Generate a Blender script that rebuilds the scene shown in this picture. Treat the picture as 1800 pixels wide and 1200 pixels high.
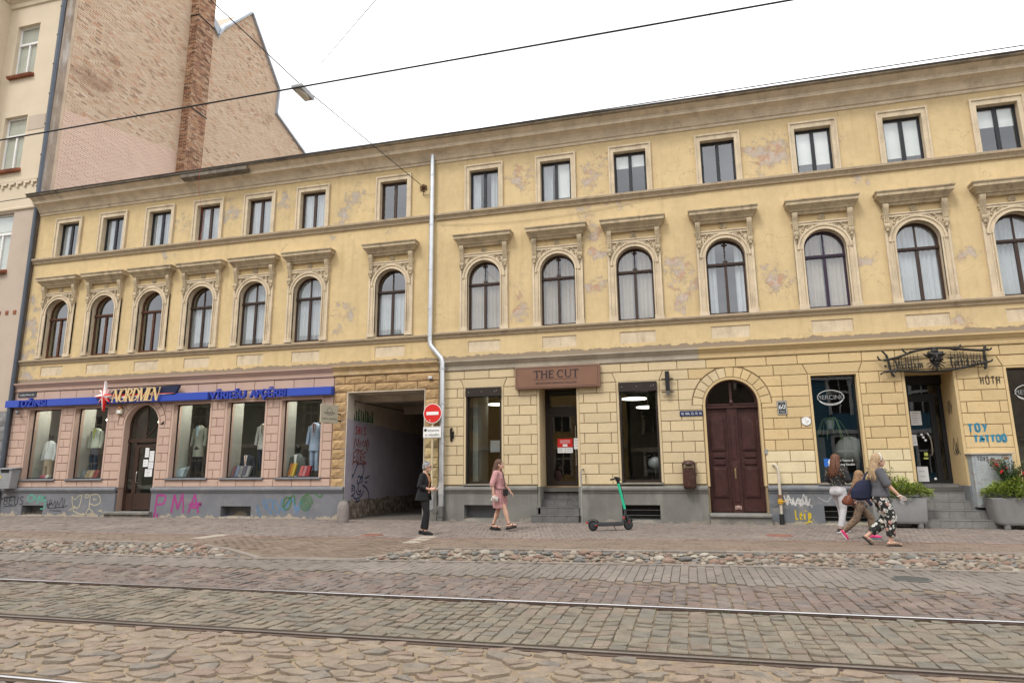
import bpy, bmesh, math, random
import numpy as np
from mathutils import Vector, Matrix
from mathutils import geometry as mgeo
for _o in list(bpy.data.objects): bpy.data.objects.remove(_o, do_unlink=True)
random.seed(7); rng = np.random.default_rng(7)
sc = bpy.context.scene; COL = sc.collection
PI = math.pi
U = random.uniform

# ---------------------------------------------------------------- camera, sky, sun, exposure
cd = bpy.data.cameras.new('camera'); cam = bpy.data.objects.new('camera', cd); COL.objects.link(cam)
cd.sensor_width = 36.0; cd.lens = 23.11; cd.clip_start = 0.05; cd.clip_end = 600
cam.matrix_world = Matrix(((0.96674794, 0.0573112, 0.24922652, 0), (0.25560807, -0.18631567, -0.94865747, -17.6),
                           (-0.00793389, 0.98081695, -0.1947695, 1.287), (0, 0, 0, 1)))
sc.camera = cam
SUN_EL, SUN_AZ = math.radians(52), math.radians(205)   # azimuth from north (+y), clockwise: behind the camera, a little to the left
wd = bpy.data.worlds.new('World'); sc.world = wd; wd.use_nodes = True
nt = wd.node_tree; nt.nodes.clear()
def _n(t, **k):
    n = nt.nodes.new(t)
    for a, b in k.items(): setattr(n, a, b)
    return n
sky = _n('ShaderNodeTexSky', sky_type='NISHITA', sun_disc=False, sun_elevation=SUN_EL, sun_rotation=SUN_AZ)
tcw = _n('ShaderNodeTexCoord'); sepw = _n('ShaderNodeSeparateXYZ'); nt.links.new(tcw.outputs['Generated'], sepw.inputs[0])
mr = _n('ShaderNodeMapRange'); mr.inputs[1].default_value = 0; mr.inputs[2].default_value = 1; mr.inputs[3].default_value = 6.4; mr.inputs[4].default_value = 14.5
pw = _n('ShaderNodeMath', operation='POWER'); pw.inputs[1].default_value = 1.2; mx0 = _n('ShaderNodeMath', operation='MAXIMUM'); mx0.inputs[1].default_value = 0.0; nt.links.new(sepw.outputs[2], mx0.inputs[0]); nt.links.new(mx0.outputs[0], pw.inputs[0]); nt.links.new(pw.outputs[0], mr.inputs[0])
nz = _n('ShaderNodeTexNoise'); nz.inputs['Scale'].default_value = 3.2; nz.inputs['Detail'].default_value = 5; nz.inputs['Roughness'].default_value = 0.55
mpw = _n('ShaderNodeMapping'); mpw.inputs['Scale'].default_value = (1, 1, 2.4); nt.links.new(tcw.outputs['Generated'], mpw.inputs[0]); nt.links.new(mpw.outputs[0], nz.inputs['Vector'])
mr2 = _n('ShaderNodeMapRange'); mr2.inputs[1].default_value = 0.35; mr2.inputs[2].default_value = 0.68; mr2.inputs[3].default_value = 0.62; mr2.inputs[4].default_value = 1.12
nt.links.new(nz.outputs[0], mr2.inputs[0])
mul = _n('ShaderNodeMath', operation='MULTIPLY'); nt.links.new(mr.outputs[0], mul.inputs[0]); nt.links.new(mr2.outputs[0], mul.inputs[1])
tint = _n('ShaderNodeVectorMath', operation='SCALE'); tint.inputs[0].default_value = (1.0, 0.99, 0.985); nt.links.new(mul.outputs[0], tint.inputs['Scale'])
mixw = _n('ShaderNodeMixRGB'); mixw.inputs[0].default_value = 0.92; nt.links.new(sky.outputs[0], mixw.inputs[1]); nt.links.new(tint.outputs[0], mixw.inputs[2])
bg = _n('ShaderNodeBackground'); bg.inputs[1].default_value = 0.12; nt.links.new(mixw.outputs[0], bg.inputs[0])
wo = _n('ShaderNodeOutputWorld'); nt.links.new(bg.outputs[0], wo.inputs[0])
sd = bpy.data.lights.new('sun', 'SUN'); sd.energy = 1.0; sd.angle = math.radians(14); sd.color = (1.0, 0.96, 0.9)
sun = bpy.data.objects.new('sun', sd); COL.objects.link(sun)
_sd = Vector((math.sin(SUN_AZ) * math.cos(SUN_EL), math.cos(SUN_AZ) * math.cos(SUN_EL), math.sin(SUN_EL)))
sun.rotation_euler = _sd.to_track_quat('Z', 'Y').to_euler(); sun.location = (0, -10, 40)
sc.view_settings.view_transform = 'Standard'; sc.view_settings.look = 'None'; sc.view_settings.gamma = 1; sc.view_settings.use_curve_mapping = False
sc.view_settings.exposure = 0.88

# ---------------------------------------------------------------- materials
def newmat(name):
    m = bpy.data.materials.new(name); m.use_nodes = True
    t = m.node_tree; t.nodes.clear()
    o = t.nodes.new('ShaderNodeOutputMaterial'); b = t.nodes.new('ShaderNodeBsdfPrincipled'); t.links.new(b.outputs[0], o.inputs[0])
    return m, t, b, o
class NG:
    """tiny wrapper to wire shader nodes"""
    def __init__(s, t): s.t = t
    def n(s, ty, **k):
        n = s.t.nodes.new(ty)
        for a, b in k.items(): setattr(n, a, b)
        return n
    def put(s, sock, v):
        if hasattr(v, 'links'): s.t.links.new(v, sock)
        else: sock.default_value = v
    def math(s, op, a, b=0.0, clamp=False):
        n = s.n('ShaderNodeMath', operation=op, use_clamp=clamp); s.put(n.inputs[0], a); s.put(n.inputs[1], b); return n.outputs[0]
    def pos(s): return s.n('ShaderNodeNewGeometry').outputs['Position']
    def map(s, v, scale=(1, 1, 1), loc=(0, 0, 0), rot=(0, 0, 0)):
        n = s.n('ShaderNodeMapping'); s.t.links.new(v, n.inputs[0]); n.inputs['Scale'].default_value = scale; n.inputs['Location'].default_value = loc; n.inputs['Rotation'].default_value = rot; return n.outputs[0]
    def noise(s, v, scale, detail=4, rough=0.55, dist=0.0):
        n = s.n('ShaderNodeTexNoise'); s.t.links.new(v, n.inputs['Vector']); n.inputs['Scale'].default_value = scale; n.inputs['Detail'].default_value = detail; n.inputs['Roughness'].default_value = rough; n.inputs['Distortion'].default_value = dist; return n.outputs[0]
    def ramp(s, v, a, b, lo=0.0, hi=1.0):
        n = s.n('ShaderNodeMapRange'); n.interpolation_type = 'SMOOTHSTEP'; s.put(n.inputs[0], v); n.inputs[1].default_value = a; n.inputs[2].default_value = b; n.inputs[3].default_value = lo; n.inputs[4].default_value = hi; return n.outputs[0]
    def mix(s, f, a, b, mode='MIX'):
        n = s.n('ShaderNodeMixRGB', blend_type=mode); s.put(n.inputs[0], f)
        for i, v in ((1, a), (2, b)):
            if hasattr(v, 'links'): s.t.links.new(v, n.inputs[i])
            else: n.inputs[i].default_value = (*v[:3], 1)
        return n.outputs[0]
    def bump(s, h, st=0.3, d=0.01, nrm=None):
        n = s.n('ShaderNodeBump'); n.inputs['Strength'].default_value = st; n.inputs['Distance'].default_value = d; s.t.links.new(h, n.inputs['Height'])
        if nrm is not None: s.t.links.new(nrm, n.inputs['Normal'])
        return n.outputs[0]
    def cramp(s, v, cols, const=False):
        n = s.n('ShaderNodeValToRGB'); s.t.links.new(v, n.inputs[0]); r = n.color_ramp
        if const: r.interpolation = 'CONSTANT'
        while len(r.elements) < len(cols): r.elements.new(0.5)
        for i, c in enumerate(cols):
            r.elements[i].position = i / len(cols) if const else i / max(1, len(cols) - 1); r.elements[i].color = (*c, 1)
        return n.outputs[0]
    def rnd(s):
        a = s.n('ShaderNodeAttribute', attribute_name='rnd').outputs['Fac']; o = s.n('ShaderNodeObjectInfo').outputs['Random']
        return s.math('FRACT', s.math('ADD', a, o))
def mat(name, col, rough=0.85, metal=0.0, var=0.10, scale=2.0, fine=35.0, bump=0.0, bscale=60.0, bdist=0.01, dirt=None, dirtamt=0.5, dscale=2.5, streak=False, cols=None, rvar=0.0, spec=0.35, const=True, coat=0.0, base=None):
    m, t, b, o = newmat(name); g = NG(t); p = g.pos()
    zbase = base; base = col
    if cols: base = g.cramp(g.rnd(), cols, const)
    n1 = g.noise(p, scale, 5); n2 = g.noise(p, fine, 3)
    f = g.math('ADD', g.math('MULTIPLY', n1, 0.6), g.math('MULTIPLY', n2, 0.4))
    k = g.ramp(f, 0.3, 0.7, 1 - var * 1.3, 1 + var)
    if rvar: k = g.math('MULTIPLY', k, g.ramp(g.rnd(), 0, 1, 1 - rvar, 1 + rvar))
    vm = g.n('ShaderNodeVectorMath', operation='SCALE')
    if cols: t.links.new(base, vm.inputs[0])
    else: vm.inputs[0].default_value = col[:3]
    t.links.new(k, vm.inputs['Scale']); c = vm.outputs[0]
    if dirt is not None:
        v = g.map(p, (1, 1, 0.22)) if streak else p
        d = g.noise(v, dscale, 8, 0.68)
        c = g.mix(g.ramp(d, 0.48, 0.74, 0, dirtamt), c, dirt)
    if zbase is not None:   # render crumbled away along the pavement
        sx = g.n('ShaderNodeSeparateXYZ'); t.links.new(p, sx.inputs[0]); c = g.mix(g.ramp(g.math('SUBTRACT', sx.outputs[2], g.math('MULTIPLY', g.math('SUBTRACT', g.noise(p, 2.3, 8, .72), .53), .8)), zbase[0] - .012, zbase[0] + .012, 1, 0), c, zbase[1])
    t.links.new(c, b.inputs['Base Color'])
    b.inputs['Roughness'].default_value = rough; b.inputs['Metallic'].default_value = metal; b.inputs['Specular IOR Level'].default_value = spec
    if coat: b.inputs['Coat Weight'].default_value = coat
    if bump: t.links.new(g.bump(g.noise(p, bscale, 5, 0.65), bump, bdist), b.inputs['Normal'])
    return m
def emit(name, col, st):
    m, t, b, o = newmat(name); b.inputs['Base Color'].default_value = (*col, 1); b.inputs['Emission Color'].default_value = (*col, 1); b.inputs['Emission Strength'].default_value = st; return m
def glassmat(name, tint=(0.88, 0.91, 0.90), k=1.5, add=0.06, rough=0.0):
    m, t, b, o = newmat(name); t.nodes.remove(b); g = NG(t)
    tr = g.n('ShaderNodeBsdfTransparent'); tr.inputs[0].default_value = (*tint, 1)
    gl = g.n('ShaderNodeBsdfGlossy'); gl.inputs['Roughness'].default_value = rough; gl.inputs[0].default_value = (0.95, 0.97, 1, 1)
    fr = g.n('ShaderNodeFresnel'); fr.inputs[0].default_value = 1.5
    t.links.new(g.bump(g.noise(g.pos(), 1.3, 2), 0.05, 0.02), gl.inputs['Normal'])
    f = g.math('MULTIPLY', g.math('ADD', g.math('MULTIPLY', fr.outputs[0], k), add, True), g.math('SUBTRACT', 1.0, g.n('ShaderNodeNewGeometry').outputs['Backfacing']))
    mx = g.n('ShaderNodeMixShader'); t.links.new(f, mx.inputs[0]); t.links.new(tr.outputs[0], mx.inputs[1]); t.links.new(gl.outputs[0], mx.inputs[2]); t.links.new(mx.outputs[0], o.inputs[0])
    return m

YEL = (0.60, 0.46, 0.25)
def plaster(name, col, spots, grey=(0.36, 0.32, 0.28), salmon=(0.44, 0.275, 0.185), base_band=None):
    """weathered lime paint flaking off in places, showing grey render and pinkish undercoat"""
    m, t, b, o = newmat(name); g = NG(t); p = g.pos()
    big = g.noise(p, 0.9, 6, 0.6); mid = g.noise(p, 5.0, 6, 0.62); fin = g.noise(p, 60, 3)
    k = g.ramp(g.math('ADD', g.math('MULTIPLY', big, 0.6), g.math('MULTIPLY', mid, 0.4)), 0.35, 0.65, 0.90, 1.06)
    vm = g.n('ShaderNodeVectorMath', operation='SCALE'); vm.inputs[0].default_value = col; t.links.new(k, vm.inputs['Scale'])
    c = vm.outputs[0]
    c = g.mix(g.ramp(g.noise(g.map(p, (1.6, 1, 0.16)), 3.0, 6, 0.6), 0.50, 0.76, 0, 0.42), c, (0.40, 0.29, 0.14))
    dc = g.n('ShaderNodeTexNoise'); dc.inputs['Scale'].default_value = 1.6; dc.inputs['Detail'].default_value = 3; t.links.new(p, dc.inputs['Vector'])
    pv = g.n('ShaderNodeVectorMath', operation='MULTIPLY_ADD'); t.links.new(dc.outputs['Color'], pv.inputs[0]); pv.inputs[1].default_value = (1.5, 1.5, 1.5); pv2 = g.n('ShaderNodeVectorMath', operation='ADD'); t.links.new(p, pv.inputs[2]); t.links.new(pv.outputs[0], pv2.inputs[0]); pv2.inputs[1].default_value = (-.75, -.75, -.75)
    fld = None
    for (x, z, r, a) in spots:
        d = g.n('ShaderNodeVectorMath', operation='DISTANCE'); t.links.new(pv2.outputs[0], d.inputs[0]); d.inputs[1].default_value = (x, 0, z)
        w = g.math('MULTIPLY', g.math('SUBTRACT', 1.0, g.math('DIVIDE', d.outputs['Value'], r)), a)
        fld = w if fld is None else g.math('MAXIMUM', fld, w)
    fld = g.math('MAXIMUM', fld, -0.6)
    ragged = g.math('ADD', g.math('MULTIPLY', g.noise(p, 4.6, 12, 0.80, 0.3), .70), g.math('MULTIPLY', g.noise(g.map(p, (1, 1, 1.5)), 21, 8, 0.78), .34))
    e = g.math('ADD', g.math('MULTIPLY', fld, 0.175), ragged)
    peel = g.ramp(e, 0.628, 0.638); deep = g.ramp(g.noise(p, 2.6, 9, .75), 0.515, 0.535)
    stain = g.ramp(e, 0.52, 0.62, 0, 0.25)
    c = g.mix(stain, c, (0.44, 0.35, 0.22)); c = g.mix(g.math('MULTIPLY', g.ramp(e, .612, .628), .38), c, (.22, .16, .10))  # second mix paints a dark rim round each flake as edge shade
    gcol = g.mix(g.ramp(mid, 0.35, 0.65), grey, tuple(x * 1.25 for x in grey))
    c = g.mix(peel, c, gcol)
    c = g.mix(g.math('MULTIPLY', deep, peel), c, g.mix(mid, salmon, tuple(x * 1.2 for x in salmon)))
    hs = peel
    if base_band is not None:
        sx = g.n('ShaderNodeSeparateXYZ'); t.links.new(p, sx.inputs[0])
        bz = g.math('ADD', g.math('SUBTRACT', sx.outputs[2], base_band), g.math('MULTIPLY', g.math('SUBTRACT', g.noise(p, 2.6, 8, 0.75), 0.5), -0.36))
        bb = g.ramp(bz, -0.012, 0.012, 1, 0)
        c = g.mix(bb, c, (0.26, 0.21, 0.155)); hs = g.math('MAXIMUM', hs, bb)
    # hairline cracks
    vo = g.n('ShaderNodeTexVoronoi', feature='DISTANCE_TO_EDGE'); wv = g.n('ShaderNodeVectorMath', operation='ADD'); t.links.new(p, wv.inputs[0])
    nn = g.n('ShaderNodeTexNoise'); nn.inputs['Scale'].default_value = 2.2; nn.inputs['Detail'].default_value = 6; t.links.new(p, nn.inputs['Vector']); t.links.new(nn.outputs['Color'], wv.inputs[1])
    t.links.new(wv.outputs[0], vo.inputs['Vector']); vo.inputs['Scale'].default_value = 1.1
    cr = g.math('MULTIPLY', g.ramp(vo.outputs['Distance'], 0.0, 0.012, 1, 0), g.ramp(big, 0.45, 0.62))
    c = g.mix(g.math('MULTIPLY', cr, 0.55), c, (0.2, 0.14, 0.09))
    t.links.new(c, b.inputs['Base Color']); b.inputs['Roughness'].default_value = 0.9; b.inputs['Specular IOR Level'].default_value = 0.2
    h = g.math('SUBTRACT', g.math('MULTIPLY', g.noise(p, 25, 6, 0.7), 0.35), hs)
    t.links.new(g.bump(h, 0.5, 0.012), b.inputs['Normal'])
    return m
SPL = [(-9.75, 9.75, .75, 1), (-10.1, 9.2, .5, 1), (-12.2, 9.9, .55, .9), (-14.2, 9.85, .6, .9), (-16.1, 9.6, .6, .7), (-22.2, 6.4, .7, 1.2), (-22.25, 5.5, .6, 1.2), (-22.3, 7.4, .5, 1), (-22, 4.8, .5, 1.1), (-9.9, 6.1, .45, .8), (-10.1, 5.5, .45, .8), (-16.8, 8.55, .5, .7), (-10.6, 8.35, .35, .8), (-8.5, 8.6, .4, .5)]
SPR = [(-4.3, 9.85, .6, 1.1), (-2.2, 9.6, .7, 1.0), (-2.5, 8.62, .6, 1.1), (-1.7, 8.6, .5, 1), (-2.2, 7.9, .45, 1.2), (-2.25, 7.35, .35, 1.5), (-4.45, 6.4, .5, .9), (-4.45, 5.7, .5, 1.2), (-2.25, 6.3, .4, 1.1), (.05, 6.6, .65, 1.0), (.15, 5.9, .55, 1.3), (2.5, 9.6, .8, 1.15), (2.4, 6.2, .6, 1.3), (4.68, 6.4, .4, 1.3), (6.75, 6.5, .4, 1.3), (4.6, 8.7, .4, 1), (-.9, 9.7, .5, .8), (6.6, 4.7, .5, 1), (4.3, 9.8, .4, .7)]
MT = {}
MT['yellow_l'] = plaster('weathered_yellow_plaster', YEL, SPL, salmon=(.43, .335, .255), base_band=4.56)
MT['yellow_r'] = plaster('weathered_yellow_plaster_salmon', (0.60, 0.462, 0.258), SPR, grey=(.42, .35, .29), base_band=4.56)
MT['trim'] = mat('cream_stucco_trim', (0.60, 0.50, 0.355), 0.9, var=.12, scale=3, bump=.25, bscale=45, dirt=(0.30, 0.22, 0.15), dirtamt=.55, dscale=4.5, streak=True)
MT['hood'] = mat('dirty_stucco_hood', (0.46, 0.375, 0.25), 0.9, var=.2, scale=4, bump=.3, bscale=45, dirt=(0.14, 0.11, 0.08), dirtamt=.6, dscale=6, streak=True)
MT['cornice'] = mat('stucco_cornice', (0.62, 0.52, 0.385), 0.9, var=.14, scale=3, bump=.3, bscale=40, dirt=(0.24, 0.19, 0.135), dirtamt=.5, dscale=2.2)
MT['course'] = mat('grimy_string_course', (0.40, 0.32, 0.22), 0.9, var=.2, scale=3, bump=.35, bscale=40, dirt=(0.13, 0.10, 0.07), dirtamt=.7, dscale=3)
MT['metal_edge'] = mat('dark_metal_edge', (0.06, 0.05, 0.045), 0.6, metal=.3)
MT['roof'] = mat('roof_sheet', (0.10, 0.10, 0.11), 0.55, metal=.4)
MT['pink'] = mat('pink_painted_block', (0.50, 0.355, 0.285), 0.88, var=.07, scale=2.5, bump=.12, bscale=60, dirt=(0.38, 0.28, 0.23), dirtamt=.35, rvar=.05)
MT['pink_groove'] = mat('pink_joint', (0.36, 0.245, 0.195), 0.9)
MT['sand'] = mat('sand_painted_block', (0.575, 0.465, 0.29), 0.88, var=.08, scale=2.5, bump=.12, bscale=70, dirt=(0.44, 0.33, 0.18), dirtamt=.4, rvar=.05)
MT['ochre'] = mat('ochre_painted_block', (0.585, 0.44, 0.235), 0.88, var=.09, scale=2.5, bump=.15, bscale=60, dirt=(0.40, 0.27, 0.12), dirtamt=.5, rvar=.06)
MT['patchsand'] = mat('repainted_pale_block', (0.66, 0.56, 0.36), 0.88, var=.08, bump=.1)
MT['sand_groove'] = mat('brown_joint', (0.32, 0.24, 0.135), 0.9)
MT['tanrock'] = mat('rock_faced_orange_block', (0.50, 0.335, 0.17), 0.95, var=.22, scale=9, bump=1.0, bscale=38, bdist=.035, dirt=(0.24, 0.15, 0.08), dirtamt=.6, dscale=9, rvar=.10)
MT['tanrock_pale'] = mat('rock_faced_sand_block', (0.54, 0.42, 0.22), 0.95, var=.2, scale=9, bump=1.0, bscale=38, bdist=.035, dirt=(0.30, 0.22, 0.12), dirtamt=.5, dscale=9, rvar=.10)
MT['plinth_l'] = mat('grey_painted_plinth', (0.165, 0.17, 0.185), 0.8, base=(.085, (.36, .31, .24)), var=.09, bump=.15, bscale=40, dirt=(0.30, 0.28, 0.26), dirtamt=.4, dscale=3)
MT['plinth_r'] = mat('grey_cement_plinth', (0.175, 0.17, 0.152), 0.85, base=(.05, (.26, .235, .195)), var=.14, bump=.2, bscale=40, dirt=(0.32, 0.31, 0.28), dirtamt=.45, dscale=3.5, streak=True)
MT['plinth_b'] = mat('bluegrey_painted_plinth', (0.15, 0.16, 0.175), 0.8, base=(.08, (.34, .30, .23)), var=.12, bump=.2, bscale=40, dirt=(0.38, 0.34, 0.27), dirtamt=.55, dscale=3.2)
MT['brownframe'] = mat('brown_window_frame', (0.05, 0.028, 0.02), 0.45, var=.15, fine=50)
MT['redframe'] = mat('old_redbrown_window_frame', (0.10, 0.04, 0.02), 0.6, var=.3, fine=50)
MT['blackframe'] = mat('anthracite_window_frame', (0.018, 0.02, 0.024), 0.4, var=.08)
MT['purpleframe'] = mat('dark_plum_window_frame', (0.035, 0.02, 0.04), 0.4, var=.08)
MT['whiteframe'] = mat('white_window_frame', (0.74, 0.73, 0.70), 0.45, var=.05)
MT['glass'] = glassmat('window_glass', (.97, .985, .985), 2.0, .09)
MT['shopglass'] = glassmat('shop_glass', (0.94, 0.96, 0.95), 1.7, .01)
MT['curtain'] = mat('white_net_curtain', (0.46, 0.48, 0.49), 0.95, var=.08)
MT['curtain_beige'] = mat('beige_curtain', (0.36, 0.30, 0.235), 0.95, var=.10)
MT['blind'] = mat('white_roller_blind', (0.70, 0.71, 0.68), 0.9, var=.03)
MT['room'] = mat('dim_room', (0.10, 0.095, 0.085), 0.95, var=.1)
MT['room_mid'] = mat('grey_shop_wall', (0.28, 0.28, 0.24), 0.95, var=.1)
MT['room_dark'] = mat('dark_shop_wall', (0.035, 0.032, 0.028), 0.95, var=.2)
MT['wood_door'] = mat('oxblood_painted_wood', (0.048, 0.017, 0.015), 0.45, var=.2, scale=3, bump=.1, bscale=25, dirt=(0.16, 0.08, 0.06), dirtamt=.25, dscale=5)
MT['darkmetal'] = mat('dark_brown_metal', (0.030, 0.022, 0.018), 0.45, metal=.2)
MT['black'] = mat('black_paint', (0.012, 0.012, 0.013), 0.5, var=.1)
MT['iron'] = mat('forged_iron', (0.045, 0.042, 0.040), 0.55, metal=.5, var=.3, scale=8, bump=.3)
MT['steel'] = mat('brushed_steel', (0.55, 0.55, 0.55), 0.3, metal=1)
MT['zinc'] = mat('zinc_sheet', (0.58, 0.60, 0.62), 0.38, metal=.85, var=.10, scale=4)
MT['darkpipe'] = mat('dark_blue_painted_pipe', (0.085, 0.10, 0.125), 0.5, metal=.2)
MT['castiron'] = mat('grey_cast_iron', (0.12, 0.12, 0.11), 0.7, metal=.2, bump=.3)
MT['white'] = mat('white_paint', (0.78, 0.78, 0.76), 0.5, var=.03)
MT['paper'] = mat('white_paper', (0.75, 0.76, 0.76), 0.8, var=.02)
MT['red'] = mat('sign_red', (0.62, 0.025, 0.02), 0.4, var=.03)
MT['ink'] = mat('black_ink', (0.02, 0.02, 0.02), 0.7)
MT['blue'] = mat('royal_blue_panel', (0.035, 0.075, 0.40), 0.4, var=.04)
MT['blue2'] = mat('royal_blue_letters', (0.03, 0.06, 0.38), 0.4, var=.04)
MT['navy'] = mat('navy_panel', (0.014, 0.02, 0.055), 0.4)
MT['goldletter'] = mat('tan_letters', (0.66, 0.48, 0.24), 0.5, var=.03)
MT['signbrown'] = mat('brown_sign_panel', (0.20, 0.105, 0.068), 0.45, var=.06)
MT['signink'] = mat('dark_sign_letters', (0.02, 0.018, 0.028), 0.5)
MT['cream'] = mat('cream_board', (0.46, 0.42, 0.32), 0.6, var=.04)
# ---------------------------------------------------------------- mesh helpers
class MB:
    def __init__(s): s.v = []; s.f = []; s.r = []
    def add(s, vs, fs, r=0.0):
        n = len(s.v); s.v.extend(tuple(v) for v in vs); s.f.extend([[i + n for i in f] for f in fs]); s.r.extend([r] * len(fs)); return s
    def box(s, x0, x1, y0, y1, z0, z1, r=0.0):
        return s.add([(x0, y0, z0), (x1, y0, z0), (x1, y1, z0), (x0, y1, z0), (x0, y0, z1), (x1, y0, z1), (x1, y1, z1), (x0, y1, z1)],
                     [(0, 3, 2, 1), (4, 5, 6, 7), (0, 1, 5, 4), (1, 2, 6, 5), (2, 3, 7, 6), (3, 0, 4, 7)], r)
    def obox(s, c, ax, ay, az, r=0.0):
        """box from centre and three half-axis vectors"""
        c, ax, ay, az = Vector(c), Vector(ax), Vector(ay), Vector(az)
        vs = [c + ax * i + ay * j + az * k for k in (-1, 1) for j in (-1, 1) for i in (-1, 1)]
        return s.add(vs, [(0, 2, 3, 1), (4, 5, 7, 6), (0, 1, 5, 4), (1, 3, 7, 5), (3, 2, 6, 7), (2, 0, 4, 6)], r)
    def prism(s, poly, y0, y1, ch=0.0, back=True, r=0.0):
        """poly of (x, z), front at y0, back at y1; ch = chamfer round the front"""
        n = len(poly); vs = []; fs = []
        if ch:
            cx = sum(p[0] for p in poly) / n; cz = sum(p[1] for p in poly) / n
            ins = inset_poly(poly, ch)
            vs += [(x, y0, z) for x, z in ins]; vs += [(x, y0 + ch, z) for x, z in poly]; vs += [(x, y1, z) for x, z in poly]
            fs.append(list(range(n)))
            for k in (0, n): fs += [[k + i, k + n + i, k + n + (i + 1) % n, k + (i + 1) % n] for i in range(n)]
            if back: fs.append([2 * n + i for i in range(n)][::-1])
        else:
            vs += [(x, y0, z) for x, z in poly]; vs += [(x, y1, z) for x, z in poly]
            fs.append(list(range(n))); fs += [[i, n + i, n + (i + 1) % n, (i + 1) % n] for i in range(n)]
            if back: fs.append([n + i for i in range(n)][::-1])
        return s.add(vs, fs, r)
    def prof(s, poly, x0, x1, r=0.0):
        """closed profile of (y, z) run along x"""
        n = len(poly); vs = [(x0, y, z) for y, z in poly] + [(x1, y, z) for y, z in poly]
        return s.add(vs, [list(range(n)), [n + i for i in range(n)][::-1]] + [[i, (i + 1) % n, n + (i + 1) % n, n + i] for i in range(n)], r)
    def loft(s, rings, cap=True, close=True, r=0.0):
        n = len(rings[0]); vs = [p for q in rings for p in q]; fs = []
        for k in range(len(rings) - 1):
            for i in range(n if close else n - 1):
                j = (i + 1) % n; fs.append([k * n + i, k * n + j, (k + 1) * n + j, (k + 1) * n + i])
        if cap: fs.append(list(range(n))[::-1]); fs.append([(len(rings) - 1) * n + i for i in range(n)])
        return s.add(vs, fs, r)
    def tube(s, path, rad, n=8, round_=False, flat=1.0, r=0.0, up=(0, 0, 1)):
        P = [Vector(p) for p in path]; R = list(rad) if hasattr(rad, '__len__') else [rad] * len(P)
        if round_:
            d0 = (P[0] - P[1]).normalized(); d1 = (P[-1] - P[-2]).normalized()
            P = [P[0] + d0 * R[0] * .95, P[0] + d0 * R[0] * .6] + P + [P[-1] + d1 * R[-1] * .6, P[-1] + d1 * R[-1] * .95]
            R = [R[0] * .25, R[0] * .78] + R + [R[-1] * .78, R[-1] * .25]
        rings = []; pu = None
        for i, p in enumerate(P):
            t = (P[min(i + 1, len(P) - 1)] - P[max(i - 1, 0)])
            if t.length < 1e-9: t = Vector((0, 0, 1))
            t.normalize()
            if pu is None:
                a = Vector(up)
                if abs(t.dot(a)) > .92: a = Vector((1, 0, 0)) if abs(t.x) < .9 else Vector((0, 1, 0))
                u = t.cross(a).normalized()
            else:
                u = pu - t * pu.dot(t)
                u = u.normalized() if u.length > 1e-6 else t.orthogonal().normalized()
            pu = u; w = u.cross(t)
            rings.append([p + (u * math.cos(2 * PI * k / n) + w * math.sin(2 * PI * k / n) * flat) * R[i] for k in range(n)])
        return s.loft(rings, r=r)
    def ball(s, c, rad, nu=12, nv=8, rot=None, r=0.0):
        c = Vector(c); rx, ry, rz = rad if hasattr(rad, '__len__') else (rad,) * 3
        vs = []; fs = []
        for j in range(1, nv):
            th = PI * j / nv
            for i in range(nu):
                ph = 2 * PI * i / nu; v = Vector((rx * math.sin(th) * math.cos(ph), ry * math.sin(th) * math.sin(ph), rz * math.cos(th)))
                vs.append(v)
        a, b = len(vs), len(vs) + 1; vs += [Vector((0, 0, rz)), Vector((0, 0, -rz))]
        if rot is not None: vs = [rot @ v for v in vs]
        for j in range(nv - 2):
            for i in range(nu):
                k = (i + 1) % nu; fs.append([j * nu + i, (j + 1) * nu + i, (j + 1) * nu + k, j * nu + k])
        for i in range(nu):
            k = (i + 1) % nu; fs.append([a, i, k]); fs.append([b, (nv - 2) * nu + k, (nv - 2) * nu + i])
        return s.add([c + v for v in vs], fs, r)
    def lathe(s, c, prof, n=16, axis='z', r=0.0, cap=True):
        rings = []
        for rr, h in prof:
            ring = []
            for k in range(n):
                a = 2 * PI * k / n; x, y = rr * math.cos(a), rr * math.sin(a)
                ring.append({'z': (c[0] + x, c[1] + y, c[2] + h), 'y': (c[0] + x, c[1] + h, c[2] + y), 'x': (c[0] + h, c[1] + x, c[2] + y)}[axis])
            rings.append(ring)
        return s.loft(rings, r=r, cap=cap and not (prof[0][0] > 0 and abs(prof[0][0] - prof[-1][0]) < 1e-9))
    def ribbon(s, line, w, y, ax='xz', x=0.0, r=0.0):
        """flat painted stroke: polyline in the wall plane (ax xz at depth y, or yz at x)"""
        L = [Vector((p[0], p[1])) for p in line]; n = len(L); A = []; B = []
        for i in range(n):
            t = L[min(i + 1, n - 1)] - L[max(i - 1, 0)]
            t = t.normalized() if t.length > 1e-9 else Vector((1, 0)); q = Vector((-t.y, t.x)) * w * .5
            A.append(L[i] + q); B.append(L[i] - q)
        P = (lambda v: (v.x, y, v.y)) if ax == 'xz' else (lambda v: (x, v.x, v.y))
        return s.add([P(v) for v in A] + [P(v) for v in B], [[i, i + 1, n + i + 1, n + i] for i in range(n - 1)], r)
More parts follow.
